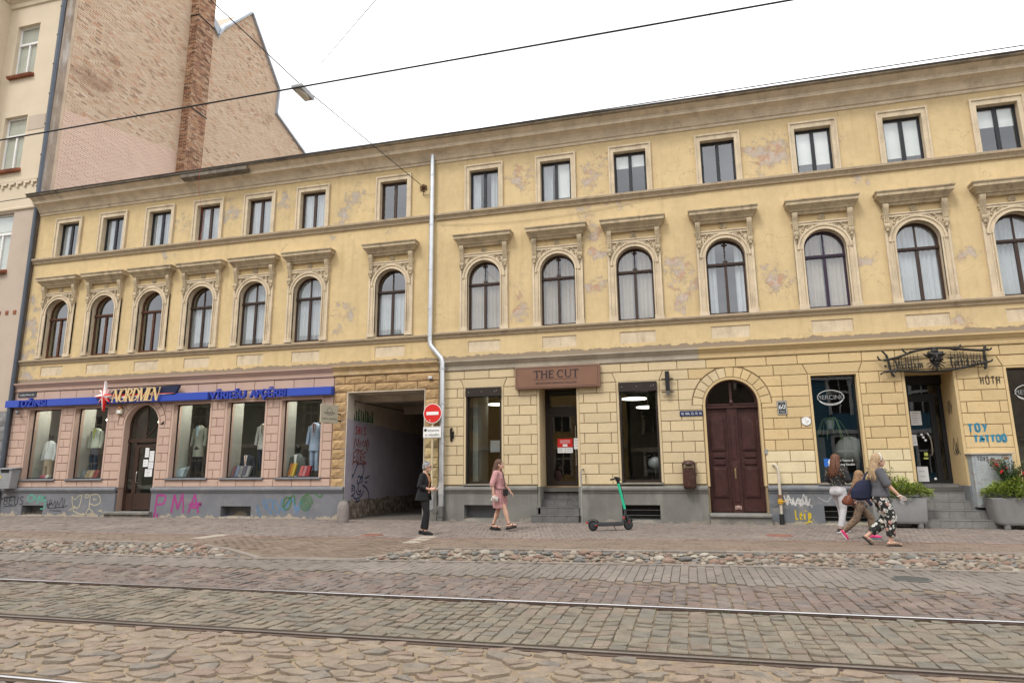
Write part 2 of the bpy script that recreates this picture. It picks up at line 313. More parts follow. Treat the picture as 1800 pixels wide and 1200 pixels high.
    def mesh(s, name, mt=None, smooth=None, off=None, rnd=False, recalc=True):
        me = bpy.data.meshes.new(name)
        vs = s.v if off is None else [(v[0] - off[0], v[1] - off[1], v[2] - off[2]) for v in s.v]
        me.from_pydata(vs, [], s.f)
        if rnd: me.attributes.new('rnd', 'FLOAT', 'FACE').data.foreach_set('value', s.r)
        if recalc:
            bm = bmesh.new(); bm.from_mesh(me); bmesh.ops.recalc_face_normals(bm, faces=bm.faces); bm.to_mesh(me); bm.free()
        if mt is not None: me.materials.append(mt)
        if smooth is not None:
            me.polygons.foreach_set('use_smooth', [True] * len(me.polygons))
            if smooth < 180: me.set_sharp_from_angle(angle=math.radians(smooth))
        me.update(); return me
    def build(s, name, mt=None, parent=None, smooth=None, bevel=0.0, rnd=False, local=False, recalc=True, **props):
        """link as one mesh object; coordinates are world unless local, and are taken relative to the parent's root"""
        off = None if (local or parent is None) else root_loc(parent)
        return link(name, s.mesh(name, mt, smooth, off, rnd, recalc), parent, bevel, **props)
def root_loc(o):
    v = Vector((0, 0, 0))
    while o is not None: v = v + o.location; o = o.parent
    return v
def link(name, me, parent=None, bevel=0.0, loc=None, rotz=0.0, **props):
    o = bpy.data.objects.new(name, me); COL.objects.link(o)
    if parent is not None: o.parent = parent
    if loc is not None: o.location = loc
    if rotz: o.rotation_euler.z = rotz
    if bevel:
        b = o.modifiers.new('edge', 'BEVEL'); b.width = bevel; b.segments = 2; b.limit_method = 'ANGLE'; b.angle_limit = math.radians(40)
    for k, v in props.items(): o[k] = v
    return o
def thing(name, label, cat, loc=(0, 0, 0), rotz=0.0, group=None):
    o = bpy.data.objects.new(name, None); COL.objects.link(o); o.location = loc; o.rotation_euler.z = rotz; o.empty_display_size = .1
    o['label'] = label; o['category'] = cat
    if group: o['group'] = group
    return o
def tag(o, label, cat, group=None):
    o['label'] = label; o['category'] = cat
    if group: o['group'] = group
    return o
def recenter(o):
    """move a single-mesh thing's origin to the middle of its base"""
    me = o.data; n = len(me.vertices); a = np.empty(n * 3); me.vertices.foreach_get('co', a); a = a.reshape(-1, 3)
    c = np.array([(a[:, 0].min() + a[:, 0].max()) / 2, (a[:, 1].min() + a[:, 1].max()) / 2, a[:, 2].min()])
    me.vertices.foreach_set('co', (a - c).ravel()); me.update(); o.location = Vector(o.location) + Vector(c); return o
def single(mb, name, mt, label, cat, group=None, smooth=None, bevel=0.0, rnd=False, recalc=True):
    return recenter(tag(mb.build(name, mt, None, smooth, bevel, rnd, recalc=recalc), label, cat, group))
def inset_poly(poly, d):
    n = len(poly); A = sum(poly[i][0] * poly[(i + 1) % n][1] - poly[(i + 1) % n][0] * poly[i][1] for i in range(n)); sg = 1 if A > 0 else -1
    out = []
    for i in range(n):
        p0, p1, p2 = Vector(poly[i - 1]), Vector(poly[i]), Vector(poly[(i + 1) % n])
        a = (p1 - p0); b = (p2 - p1)
        if a.length < 1e-9 or b.length < 1e-9: out.append(tuple(p1)); continue
        a.normalize(); b.normalize(); na = Vector((-a.y, a.x)) * sg; nb = Vector((-b.y, b.x)) * sg
        m = na + nb; m = m / max(m.dot(m) / 2, .5); out.append((p1.x + m.x * d, p1.y + m.y * d))
    return out
def arc(cx, cz, r, a0, a1, n=12):
    return [(cx + r * math.cos(math.radians(a0 + (a1 - a0) * i / n)), cz + r * math.sin(math.radians(a0 + (a1 - a0) * i / n))) for i in range(n + 1)]
def R(x0, x1, z0, z1): return [(x0, z0), (x1, z0), (x1, z1), (x0, z1)]
def arched(cx, w, z0, zs, n=16):
    """opening with a round head: width w, sill z0, springing zs"""
    h = w / 2; return [(cx - h, z0), (cx + h, z0)] + arc(cx, zs, h, 0, 180, n)
def holed(outline, holes, y0, y1):
    """slab in the xz plane with openings, as a mesh builder"""
    cu = bpy.data.curves.new('tmp', 'CURVE'); cu.dimensions = '2D'; cu.fill_mode = 'BOTH'; cu.extrude = abs(y1 - y0) / 2
    for pl in [outline] + holes:
        sp = cu.splines.new('POLY'); sp.points.add(len(pl) - 1); sp.use_cyclic_u = True
        for p, q in zip(sp.points, pl): p.co = (q[0], q[1], 0, 1)
    o = bpy.data.objects.new('tmp', cu); COL.objects.link(o); dg = bpy.context.evaluated_depsgraph_get()
    me = bpy.data.meshes.new_from_object(o.evaluated_get(dg)); b = MB(); ym = (y0 + y1) / 2
    b.add([(v.co.x, ym - v.co.z, v.co.y) for v in me.vertices], [list(p.vertices) for p in me.polygons])
    bpy.data.objects.remove(o); bpy.data.curves.remove(cu); bpy.data.meshes.remove(me); return b
_tc = {}
def textmb(txt, x, z, size, y, depth=0.004, align='LEFT', width=None, shear=0.0, offset=0.0, space=1.0):
    """flat lettering on the wall plane, baseline at (x, z)"""
    cu = bpy.data.curves.new('tmp', 'FONT'); cu.body = txt; cu.size = size; cu.align_x = align; cu.extrude = depth / 2; cu.shear = shear; cu.offset = offset; cu.space_character = space; cu.resolution_u = 3
    o = bpy.data.objects.new('tmp', cu); COL.objects.link(o); dg = bpy.context.evaluated_depsgraph_get()
    me = bpy.data.meshes.new_from_object(o.evaluated_get(dg)); b = MB()
    if len(me.vertices):
        xs = [v.co.x for v in me.vertices]; k = 1.0
        if width: k = width / max(1e-6, max(xs) - min(xs))
        b.add([(x + v.co.x * k, y - v.co.z, z + v.co.y) for v in me.vertices], [list(p.vertices) for p in me.polygons])
    bpy.data.objects.remove(o); bpy.data.curves.remove(cu); bpy.data.meshes.remove(me); return b
def field(name, P, S, mt, parent, gap=.006, ht=.03, tilt=.0025, zf=None, ch=0.008, **props):
    """many small paving pieces as one mesh: P centres (n,2), S half sizes (n,2)"""
    n = len(P); P = np.asarray(P, float); S = np.asarray(S, float) - gap / 2
    z = np.array([zf(*p) for p in P]) if zf is not None else np.zeros(n)
    sg = np.array([(-1, -1), (1, -1), (1, 1), (-1, 1)], float)
    base = P[:, None, :] + sg[None] * S[:, None, :]
    top = P[:, None, :] + sg[None] * (S[:, None, :] - ch)
    zz = z[:, None] + rng.normal(0, tilt, (n, 1)) + (sg[None] * rng.normal(0, tilt, (n, 1, 2))).sum(2)
    V = np.concatenate([np.dstack([base, np.repeat((z - ht)[:, None], 4, 1)]), np.dstack([base, zz - ch * .7]), np.dstack([top, zz])], 1).reshape(-1, 3)
    off = root_loc(parent) if parent is not None else Vector((0, 0, 0)); V = V - np.array(off)
    q = [[8, 9, 10, 11]] + [[k + i, k + (i + 1) % 4, k + 4 + (i + 1) % 4, k + 4 + i] for k in (0, 4) for i in range(4)]
    F = (np.array(q)[None] + (np.arange(n) * 12)[:, None, None]).reshape(-1, 4)
    me = bpy.data.meshes.new(name); me.from_pydata(V.tolist(), [], F.tolist())
    me.attributes.new('rnd', 'FLOAT', 'FACE').data.foreach_set('value', np.repeat(rng.random(n), 9).astype(np.float32))
    me.materials.append(mt); me.update(); return link(name, me, parent, **props)
def smooth_line(pts, k=6):
    """Catmull-Rom through 2D or 3D points"""
    P = [Vector(p) for p in pts]
    if len(P) < 3: return [tuple(p) for p in P]
    out = []
    for i in range(len(P) - 1):
        a, b, c, d = P[max(i - 1, 0)], P[i], P[i + 1], P[min(i + 2, len(P) - 1)]
        for j in range(k):
            t = j / k; out.append(tuple(0.5 * ((2 * b) + (c - a) * t + (2 * a - 5 * b + 4 * c - d) * t * t + (3 * b - a - 3 * c + d) * t ** 3)))
    out.append(tuple(P[-1])); return out
# ---------------------------------------------------------------- facade windows (shared meshes, local: x centre, z 0 at the sill, y 0 = wall face)
def frame_box(x0, x1, z0, z1, y0, y1, w, b=None):
    b = b or MB(); b.box(x0, x0 + w, y0, y1, z0, z1); b.box(x1 - w, x1, y0, y1, z0, z1); b.box(x0 + w, x1 - w, y0 + .001, y1 - .001, z0, z0 + w); b.box(x0 + w, x1 - w, y0 + .001, y1 - .001, z1 - w, z1); return b
_mc = {}
def shared(key, fn):
    if key not in _mc: _mc[key] = fn()
    return _mc[key]
def curtain_mb(x0, x1, z0, z1, y, amp=.03, wl=.11, n=None):
    n = n or max(6, int((x1 - x0) / wl * 5)); b = MB(); vs = []
    ph = U(0, 6)
    for z, k in ((z0, 1.15), ((z0 + z1) / 2, .9), (z1, .6)):
        for i in range(n + 1):
            x = x0 + (x1 - x0) * i / n; vs.append((x, y + amp * k * math.sin(x / wl * 2 * PI + ph + .8 * math.sin(x * 9)), z))
    fs = [[k * (n + 1) + i, k * (n + 1) + i + 1, (k + 1) * (n + 1) + i + 1, (k + 1) * (n + 1) + i] for k in range(2) for i in range(n)]
    return b.add(vs, fs)
def upper_surround():
    b = MB()
    for s in (-1, 1):
        b.box(min(s * .45, s * .575), max(s * .45, s * .575), -.045, .0, 0, 1.40); b.box(min(s * .55, s * .595), max(s * .55, s * .595), -.075, .0, 0, 1.452)
        b.box(min(s * .45, s * .468), max(s * .45, s * .468), 0, .25, 0, 1.288)
    b.box(-.45, .45, -.045, 0, 1.27, 1.40); b.box(-.55, .55, -.073, 0, 1.40, 1.45); b.box(-.45, .45, 0, .25, 1.27, 1.288); b.box(-.45, .45, 0, .3, -.02, .012)
    return b
def upper_window(parent, cx, frame, fill, z=8.95):
    fm = shared(('uf', frame), lambda: (lambda b: (b.box(-.045, .045, .118, .168, .06, 1.21), b)[1])(frame_box(-.45, .45, .012, 1.27, .125, .17, .06)).mesh('window', MT[frame]))
    w = link('window', fm, parent, loc=Vector((cx, 0, z)) - root_loc(parent))
    link('surround', shared('us', lambda: upper_surround().mesh('surround', MT['trim'])), w)
    for s in (-1, 1):
        link('pane', shared(('up', s), lambda: MB().box(min(s * .048, s * .382), max(s * .043, s * .394), .145, .153, .06, 1.22).mesh('pane', MT['glass'])), w)
    if fill == 'net':
        for s in (-1, 1): curtain_mb(min(s * .16, s * .44), max(s * .16, s * .44), .03, 1.26, .215).build('curtain', MT['curtain'], w, 180, local=True)
    elif fill == 'netfull': curtain_mb(-.44, .44, .03, 1.26, .215).build('curtain', MT['curtain'], w, 180, local=True)
    elif fill == 'blindR': MB().box(.03, .43, .19, .2, .16, 1.25).build('roller_blind', MT['blind'], w, local=True); curtain_mb(-.44, -.12, .03, 1.26, .235).build('curtain', MT['curtain'], w, 180, local=True)
    elif isinstance(fill, float):
        for s in (-1, 1): MB().box(min(s * .02, s * .43), max(s * .02, s * .43), .19, .2, fill + U(-.03, .03), 1.25).build('roller_blind', MT['blind'], w, local=True)
    return w
AW = .5; AS = 1.58   # arched window: half width, springing
def ring(cx, cz, r0, r1, a0, a1, y0, y1, n=18, b=None):
    b = b or MB(); o = arc(cx, cz, r1, a0, a1, n); i = arc(cx, cz, r0, a0, a1, n); m = n + 1
    vs = [(x, y0, z) for x, z in o] + [(x, y0, z) for x, z in i] + [(x, y1, z) for x, z in o] + [(x, y1, z) for x, z in i]; fs = []
    for k in range(n): fs += [[k, k + 1, m + k + 1, m + k], [2 * m + k, 3 * m + k, 3 * m + k + 1, 2 * m + k + 1], [k, 2 * m + k, 2 * m + k + 1, k + 1], [m + k, m + k + 1, 3 * m + k + 1, 3 * m + k]]
    fs += [[0, m, 3 * m, 2 * m], [n, 2 * m + n, 3 * m + n, m + n]]
    return b.add(vs, fs)
def arch_surround():
    b = MB()
    for s in (-1, 1):
        def B(x0, x1, y0, z0, z1, y1=0.0): b.box(min(s * x0, s * x1), max(s * x0, s * x1), y0, y1, z0, z1)
        B(.50, .72, -.05, 0, 1.95); B(.50, .535, -.085, 0, AS); B(.56, .585, -.07, .12, AS - .02); B(.665, .72, -.075, 0, 1.9); B(.49, .735, -.098, 0, .11)
        b.box(min(s * .5, s * .519), max(s * .5, s * .519), 0, .22, 0, AS)
        # spandrel between arch and corner
        pl = [(s * .72, AS), (s * .72, 2.26)] + [(s * .0, 2.26)] + [(s * x, z) for x, z in arc(0, AS, .63, 90, 0, 10)]
        b.prism(pl, -.03, 0)
    ring(0, AS, .5, .64, 0, 180, -.06, .0, b=b); ring(0, AS, .5, .545, 0, 180, -.09, -.0, b=b); ring(0, AS, .60, .645, 0, 180, -.085, 0, b=b); ring(0, AS, .5, .52, 0, 180, 0, .22, b=b)
    b.box(-.735, .735, -.075, 0, 2.22, 2.30); b.box(-.75, .75, -.095, 0, 2.285, 2.315)
    return b
def hood_mb():
    b = MB(); L = [(.735, .09, 2.52), (.735, .12, 2.58), (.76, .15, 2.59), (.765, .17, 2.63), (.80, .21, 2.67), (.84, .27, 2.72), (.86, .29, 2.73), (.86, .29, 2.80), (.885, .32, 2.83), (.89, .325, 2.855), (.88, .31, 2.862), (.87, .02, 2.885)]
    b.loft([[(-w, -d, z), (w, -d, z), (w, .0, z), (-w, .0, z)] for w, d, z in L]); return b
def bracket_mb():
    b = MB(); pl = [(0, 2.56), (-.17, 2.56), (-.185, 2.50), (-.165, 2.42), (-.125, 2.34), (-.105, 2.2), (-.10, 2.08), (-.13, 2.02), (-.135, 1.96), (-.10, 1.91), (0, 1.90)]
    b.prof(pl, -.062, .062)
    for x in (-.04, 0, .04): b.tube([(x, -.165, 2.5), (x, -.125, 2.36), (x, -.108, 2.2), (x, -.112, 2.08)], .014, 5)
    b.ball((0, -.09, 1.88), (.045, .05, .055), 8, 6); b.ball((0, -.07, 1.80), (.022, .03, .045), 8, 6)
    return b
def rosette_mb():
    b = MB(); b.lathe((0, 0, 2.42), [(.0, .0), (.085, 0), (.085, -.03), (.06, -.035), (.0, -.035)], 14, 'y')
    for k in range(8): a = k * PI / 4; b.ball((.055 * math.cos(a), -.04, 2.42 + .055 * math.sin(a)), (.022, .018, .022), 6, 4)
    b.ball((0, -.045, 2.42), (.025, .025, .025), 6, 4); return b
def acanthus_mb(s):
    b = MB(); r_ = random.Random(3)
    for k in range(9):
        a = math.radians(28 + 44 * k / 8); rr = .69 + .05 * (k % 3); x, z = s * rr * math.cos(a) * .98, AS + rr * math.sin(a) * .98
        b.ball((min(abs(x), .66) * s, -.05, min(z, 2.19)), (.030, .028, .045), 6, 5, Matrix.Rotation(s * r_.uniform(-1, 1), 3, 'Y'))
    for q in range(3): b.tube(smooth_line([(s * .66, -.05, 1.72 + q * .09), (s * (.60 - .02 * q), -.07, 1.86 + q * .08), (s * .63, -.06, 1.95 + q * .08), (s * .67, -.05, 1.92 + q * .09)], 3), [.016] * 10, 5)
    return b
def sash_mb(style):
    b = MB(); y0, y1 = .135, .18; w = .055
    b.box(-AW, -AW + w, y0, y1, .02, AS); b.box(AW - w, AW, y0, y1, .02, AS); b.box(-AW + w, AW - w, y0 + .001, y1, .02, .09)
    ring(0, AS, AW - w, AW, 0, 180, y0, y1, b=b)
    b.box(-AW + .001, AW - .001, y0 - .03, y1, 1.36, 1.44); b.box(-AW + .02, AW - .02, y0 - .045, y1, 1.385, 1.41)
    b.box(-.035, .035, y0 - .012, y1, .09, 1.36)
    if style == 'plain': b.box(-.018, .018, y0, y1, 1.44, AS + AW - w + .01)
    elif style == 'turned':
        b.lathe((0, (y0 + y1) / 2, 1.44), [(.05, 0), (.05, .02), (.03, .035), (.02, .06), (.014, .1), (.014, .2), (.022, .24), (.014, .28), (.014, .42), (.03, .47), (.05, .51), (.03, .54), (.03, .60)], 10)
        for s in (-1, 1): b.ball((s * .04, .15, 1.49), (.03, .02, .02), 6, 4); b.ball((s * .045, .15, 1.95), (.035, .02, .025), 6, 4)
    return b
def arched_window(parent, cx, frame, style, fill, z=5.27):
    w = link('arched_window', shared(('sash', frame, style), lambda: sash_mb(style).mesh('arched_window', MT[frame], 40)), parent, loc=Vector((cx, 0, z)) - root_loc(parent))
    link('surround', shared('asur', lambda: arch_surround().mesh('surround', MT['trim'], 35)), w)
    gl = MT['glass']
    for s in (-1, 1): link('pane', shared(('ap', s), lambda: MB().box(min(s * .033, s * .445), max(s * .033, s * .445), .158, .166, .08, 1.365).mesh('pane', gl)), w)
    if style == 'single': link('pane', shared('apu', lambda: MB().prism([(-.445, 1.435), (.445, 1.435)] + arc(0, AS, .45, 0, 180, 14), .158, .166).mesh('pane', gl)), w)
    else:
        for s in (-1, 1): link('pane', shared(('apu', s), lambda: MB().prism([(s * .016, 1.435), (s * .445, 1.435)] + [(s * x, q) for x, q in arc(0, AS, .45, 0, 88, 8)], .158, .166).mesh('pane', gl)), w)
    if fill == 'net': curtain_mb(-.5, .5, .03, 2.08, .235).build('curtain', MT['curtain'], w, 180, local=True)
    elif fill == 'netlow': curtain_mb(-.5, .5, .03, 1.36, .235).build('curtain', MT['curtain'], w, 180, local=True)
    elif fill == 'beige':
        for s in (-1, 1): curtain_mb(min(s * .06, s * .5), max(s * .06, s * .5), .03, 2.08, .235).build('curtain', MT['curtain_beige'], w, 180, local=True)
    elif fill == 'sides':
        for s in (-1, 1): curtain_mb(min(s * .24, s * .5), max(s * .24, s * .5), .03, 2.08, .235).build('curtain', MT['curtain'], w, 180, local=True)
    h = link('window_hood', shared('hood', lambda: hood_mb().mesh('window_hood', MT['hood'])), parent, loc=Vector((cx, 0, z)) - root_loc(parent))
    for s in (-1, 1):
        link('bracket', shared('brk', lambda: bracket_mb().mesh('bracket', MT['hood'], 40)), h, loc=(s * .655, 0, 0))
        link('leaf_ornament', shared(('aca', s), lambda: acanthus_mb(s).mesh('leaf_ornament', MT['hood'], 60)), h)
    link('rosette', shared('ros', lambda: rosette_mb().mesh('rosette', MT['hood'], 60)), h)
    return w

# ---------------------------------------------------------------- the two yellow houses
LX0, LX1, RX1 = -22.46, -6.98, 11.5
CL = [-21.03, -19.07, -17.1, -15.14, -13.16, -11.19, -8.38]
CR = [-5.45, -3.27, -1.13, 1.25, 3.68, 5.81, 7.94]
MT['cornice_top'] = mat('mouldy_cornice_top', (.27, .22, .155), .95, var=.25, scale=3, dirt=(.075, .06, .05), dirtamt=.85, dscale=2.2)
houseL = thing('corner_shop_house', 'weathered yellow stucco house with pink menswear shop ground floor and passage archway', 'building', (-14.7, 0, 0))
houseR = thing('stucco_house', 'weathered yellow stucco house with sand block ground floor, salon and tattoo studio', 'building', (1.2, 0, 0))
for house, x0, x1, C_, my in ((houseL, LX0, LX1, CL, 'yellow_l'), (houseR, LX1, RX1, CR, 'yellow_r')):
    holes = [R(c - .47, c + .47, 8.95, 10.238) for c in C_] + [arched(c, 1.036, 5.27, 5.27 + AS) for c in C_] + [R(c - .48, c + .48, 4.66, 4.98) for c in C_]
    holed(R(x0, x1, 4.40, 10.78), holes, 0, .34).build('wall', MT[my], house)
    for c in C_:
        p = MB().box(c - .479, c + .479, .022, .05, 4.661, 4.979).build('sunk_panel', MT['trim'], house)
    # profiled courses
    sx0, sx1 = (x0, -7.10) if house is houseL else (-6.95, x1)
    MB().prof([(0, 8.74), (-.05, 8.75), (-.06, 8.80), (-.10, 8.86), (-.125, 8.87), (-.13, 8.925), (-.12, 8.935), (0, 8.95)], sx0, sx1).build('string_course', MT['course'], house)
    zz = 0 if house is houseL else .035
    MB().prof([(0, 5.07 + zz), (-.04, 5.08 + zz), (-.05, 5.13 + zz), (-.09, 5.17 + zz), (-.105, 5.18 + zz), (-.11, 5.225 + zz), (-.10, 5.235 + zz), (0, 5.262 + zz)], sx0, sx1).build('sill_course', MT['course'], house)
    MB().prof([(0, 10.60), (-.035, 10.605), (-.045, 10.64), (-.03, 10.66), (-.03, 10.69), (-.07, 10.70), (-.09, 10.74), (-.13, 10.80), (-.20, 10.87), (-.30, 10.92), (-.36, 10.935), (-.36, 10.99), (-.37, 11.0), (-.37, 11.03), (-.46, 11.09), (-.54, 11.13), (-.54, 11.16), (0, 11.16)], x0, x1).build('cornice', MT['cornice'], house)
    MB().prof([(-.545, 11.13), (-.575, 11.145), (-.60, 11.165), (-.60, 11.215), (-.3, 11.23), (-.3, 11.165), (-.54, 11.165)], x0 - (.06 if house is houseL else 0), x1).build('cornice_top', MT['cornice_top'], house)
    MB().prof([(-.625, 11.205), (-.63, 11.235), (-.3, 11.26), (-.3, 11.232), (-.605, 11.217)], x0 - (.08 if house is houseL else 0), x1).build('metal_edge', MT['metal_edge'], house)
    MB().prof([(-.29, 11.17), (-.29, 11.27), (4.6, 12.7), (9.6, 11.2), (9.6, 11.1), (4.6, 12.5)], x0, x1).build('roof', MT['roof'], house)
    b = MB(); b.box(x0, x1, 9.0, 9.3, 0 if house is houseR else 3.9, 11.16); b.box(x0, x0 + .3, .34, 9.0, 0, 11.1); b.box(x1 - .3, x1, .34, 9.0, 0, 11.1)
    if house is houseL: b.box(x0, -9.9, 9.0, 9.3, 0, 3.9)
    b.build('back_wall', MT[my], house)
    b = MB(); b.box(x0 + .3, x1 - .3, 4.2, 4.3, 4.0, 11.1)
    for z in (4.05, 8.35, 10.9): b.box(x0 + .3, x1 - .3, .345, 4.2, z, z + .15)
    n = len(C_)
    for i in range(n - 1): m_ = (C_[i] + C_[i + 1]) / 2; b.box(m_ - .05, m_ + .05, .345, 4.2, 4.2, 10.9)
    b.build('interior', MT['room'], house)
# damaged stretch of fascia on the left house
b = MB(); b.prof([(-.40, 10.97), (-.585, 11.02), (-.60, 11.12), (-.4, 11.12)], -15.9, -13.35); b.build('repair_board', mat('grey_repair_board', (.17, .15, .12), .9, var=.3, scale=5, dirt=(.3, .26, .2), dirtamt=.7), houseL)
fills = ['net', 'net', 'netfull', 'netfull', 'netfull', 'netfull', 'none']
for c, fl, fr in zip(CL, fills, ['blackframe', 'blackframe', 'blackframe', 'redframe', 'brownframe', 'brownframe', 'brownframe']): upper_window(houseL, c, fr if fr != 'redframe' else 'brownframe', fl)
for c, fl in zip(CR, ['net', 'blindR', .86, 'none', .30, .22, .72]): upper_window(houseR, c, 'blackframe', fl)
for c, fr, st, fl in zip(CL, ['redframe', 'redframe', 'redframe', 'brownframe', 'brownframe', 'brownframe', 'brownframe'], ['single'] * 3 + ['plain'] * 4, ['none', 'none', 'none', 'netlow', 'net', 'net', 'netlow']): arched_window(houseL, c, fr, st, fl)
for c, fr, st, fl in zip(CR, ['brownframe'] * 4 + ['purpleframe', 'brownframe', 'brownframe'], ['turned'] * 4 + ['plain'] * 3, ['beige', 'beige', 'beige', 'sides', 'beige', 'net', 'net']): arched_window(houseR, c, fr, st, fl)

# ground-floor base walls with their openings
WL = [(-21.72, -20.36), (-19.76, -18.42), (-15.83, -14.45), (-13.84, -12.47), (-11.90, -10.53)]
hl = [R(a, b_, 1.15, 3.54) for a, b_ in WL] + [arched(-17.03, 1.36, -.1, 2.88)] + [R(-21.49, -20.55, .0, .36), R(-13.78, -12.69, .01, .37)]
holed([(LX0, -.2), (-9.67, -.2), (-9.67, 3.64), (-7.24, 3.64), (-7.24, -.2), (LX1, -.2), (LX1, 4.40), (LX0, 4.40)], hl, .02, .34).build('ground_floor_wall', MT['pink_groove'], houseL)
WR = [(-5.98, -4.94, .98, 3.66), (-1.70, -.69, 1.0, 3.64), (3.05, 4.09, .97, 3.62), (7.27, 8.33, .97, 3.62)]
hr = [R(*w) for w in WR] + [R(-3.87, -2.83, -.1, 3.60), R(5.14, 6.18, -.1, 3.58), arched(1.14, 1.33, -.1, 2.93), R(-6.02, -5.0, .02, .44), R(-1.74, -.74, .02, .46), R(3.05, 4.09, .01, .46)]
holed(R(LX1, RX1, -.2, 4.40), hr, .02, .34).build('ground_floor_wall', MT['sand_groove'], houseR)
# cornice over the ground floor
GC = [(0, 4.13), (-.04, 4.14), (-.05, 4.19), (-.035, 4.20), (-.035, 4.27), (-.07, 4.30), (-.12, 4.36), (-.15, 4.375), (-.155, 4.415), (0, 4.44)]
MB().prof([(y + .02 if y == 0 else y, z) for y, z in GC], LX0, -10.17).build('shop_cornice', MT['pink'], houseL)
MB().prof([(y + .02 if y == 0 else y - .02, z + .02) for y, z in GC], -10.165, -6.80).build('passage_cornice', mat('peeling_ochre_cornice', (.50, .36, .19), .9, var=.2, scale=5, bump=.3, dirt=(.62, .52, .38), dirtamt=.7, dscale=4), houseL)
MB().prof([(y + .02 if y == 0 else y, z) for y, z in GC], -6.79, .4).build('grey_cornice', mat('grey_cream_cornice', (.42, .37, .29), .9, var=.15, dirt=(.26, .22, .17), dirtamt=.5), houseR)
MB().prof([(y + .02 if y == 0 else y, z) for y, z in GC], .405, RX1).build('ochre_cornice', MT['ochre'], houseR)

# ---------------------------------------------------------------- plaster blocks (rustication), each a piece of its own
def block_poly(x0, x1, z0, z1, circ=None):
    """rectangle with joints taken off and an arch ring cut out of it"""
    g = .0072; x0, x1, z0, z1 = x0 + g, x1 - g, z0 + g, z1 - g
    if circ:
        cx, cz, r = circ; r += g
        def hw(z): return math.sqrt(max(0, r * r - (z - cz) ** 2)) if z > cz else .71
        zz = sorted([z0 + (z1 - z0) * k / 5 for k in range(6)] + ([cz - .001, cz + .001] if z0 < cz < z1 else []))
        if x1 <= cx + .05 and x0 < cx:
            e = [(min(x1, cx - hw(z)), z) for z in zz]
            if e[0][0] - x0 < .05 and e[-1][0] - x0 < .05: return None
            if min(p[0] for p in e) < x1 - 1e-6: return [(x0, z0)] + [(max(p, x0 + .01), z) for p, z in e] + [(x0, z1)]
        elif x0 >= cx - .05 and x1 > cx:
            e = [(max(x0, cx + hw(z)), z) for z in zz]
            if x1 - e[0][0] < .05 and x1 - e[-1][0] < .05: return None
            if max(p[0] for p in e) > x0 + 1e-6: return [(x1, z0), (x1, z1)] + [(min(p, x1 - .01), z) for p, z in e[::-1]]
        elif x0 < cx < x1 and z0 < cz + r and z1 > cz + r * .5:
            e = [(x, max(z0, cz + math.sqrt(max(0, r * r - (x - cx) ** 2)))) for x in [x0 + (x1 - x0) * k / 8 for k in range(9)]]
            return [(x1, z1), (x0, z1)] + e
    return R(x0, x1, z0, z1)
def block(parent, poly, mt, name='stone_block', y=-.012, ch=.008):
    if poly is None: return
    o = MB().prism(poly, y + U(-.002, .002), .021, ch, back=False).build(name, mt, parent); return o
def course(parent, x0, x1, z0, z1, cuts, mt, circ=None):
    xs = [x0] + list(cuts) + [x1]
    for a, b_ in zip(xs, xs[1:]): block(parent, block_poly(a, b_, z0, z1, circ), mt(a, z0) if callable(mt) else mt)
DC = (-17.03, 2.88, .94)
zl = [.92] + [1.165 + .264 * k for k in range(10)]
piersL = [(LX0, -21.79, None), (-20.29, -19.83, None), (-18.35, -17.73, DC), (-16.33, -15.90, DC), (-14.38, -13.91, None), (-12.40, -11.97, None), (-10.46, -10.15, None)]
for i in range(9):
    z0, z1 = zl[i + 1], zl[i + 2]
    for (a, b_, ci) in piersL:
        w = b_ - a; k = (i % 2 == 0); cuts = []
        if w > .4 and k: cuts = [a + w * (.42 if w > .45 else .45)]
        if a == LX0: cuts = [a + .12] if not k else [a + .42]
        course(houseL, a, b_, z0, z1, cuts, MT['pink'], ci if z1 > 2.5 else None)
def runs(x0, x1, step, off=0.0):
    xs = []; x = x0 + step - off
    while x < x1 - .15: xs.append(x); x += step
    return xs
course(houseL, LX0, -17.73, zl[0], zl[1] - .03, runs(LX0, -17.73, .62), MT['pink'])
course(houseL, -16.33, -10.15, zl[0], zl[1] - .03, runs(-16.33, -10.15, .64, .2), MT['pink'])
course(houseL, LX0, -10.15, 3.84, 4.12, runs(LX0, -10.15, .69, .1), MT['pink'])
course(houseL, LX0, -10.15, 3.56, 3.83, runs(LX0, -10.15, 2.0), MT['pink'], DC)
for k in range(9):   # voussoirs of the shop door
    a0, a1 = 180 * k / 9, 180 * (k + 1) / 9
    block(houseL, inset_poly(arc(*DC[:2], .73, a0, a1, 3) + arc(*DC[:2], .93, a1, a0, 3), .008), MT['pink'])
for a, b_ in WL:    # plain bands beside the shop windows, and their sills
    w = MB(); w.box(a - .065, a + .003, -.006, .344, 1.19, 3.53); w.box(b_ - .003, b_ + .065, -.006, .344, 1.19, 3.53); w.box(a + .003, b_ - .003, -.006, .344, 3.50, 3.555); w.build('window_band', MT['pink'], houseL)
    MB().prof([(.02, 1.12), (-.06, 1.125), (-.075, 1.14), (-.07, 1.17), (.2, 1.19)], a - .08, b_ + .08).build('sill', MT['plinth_l'], houseL)
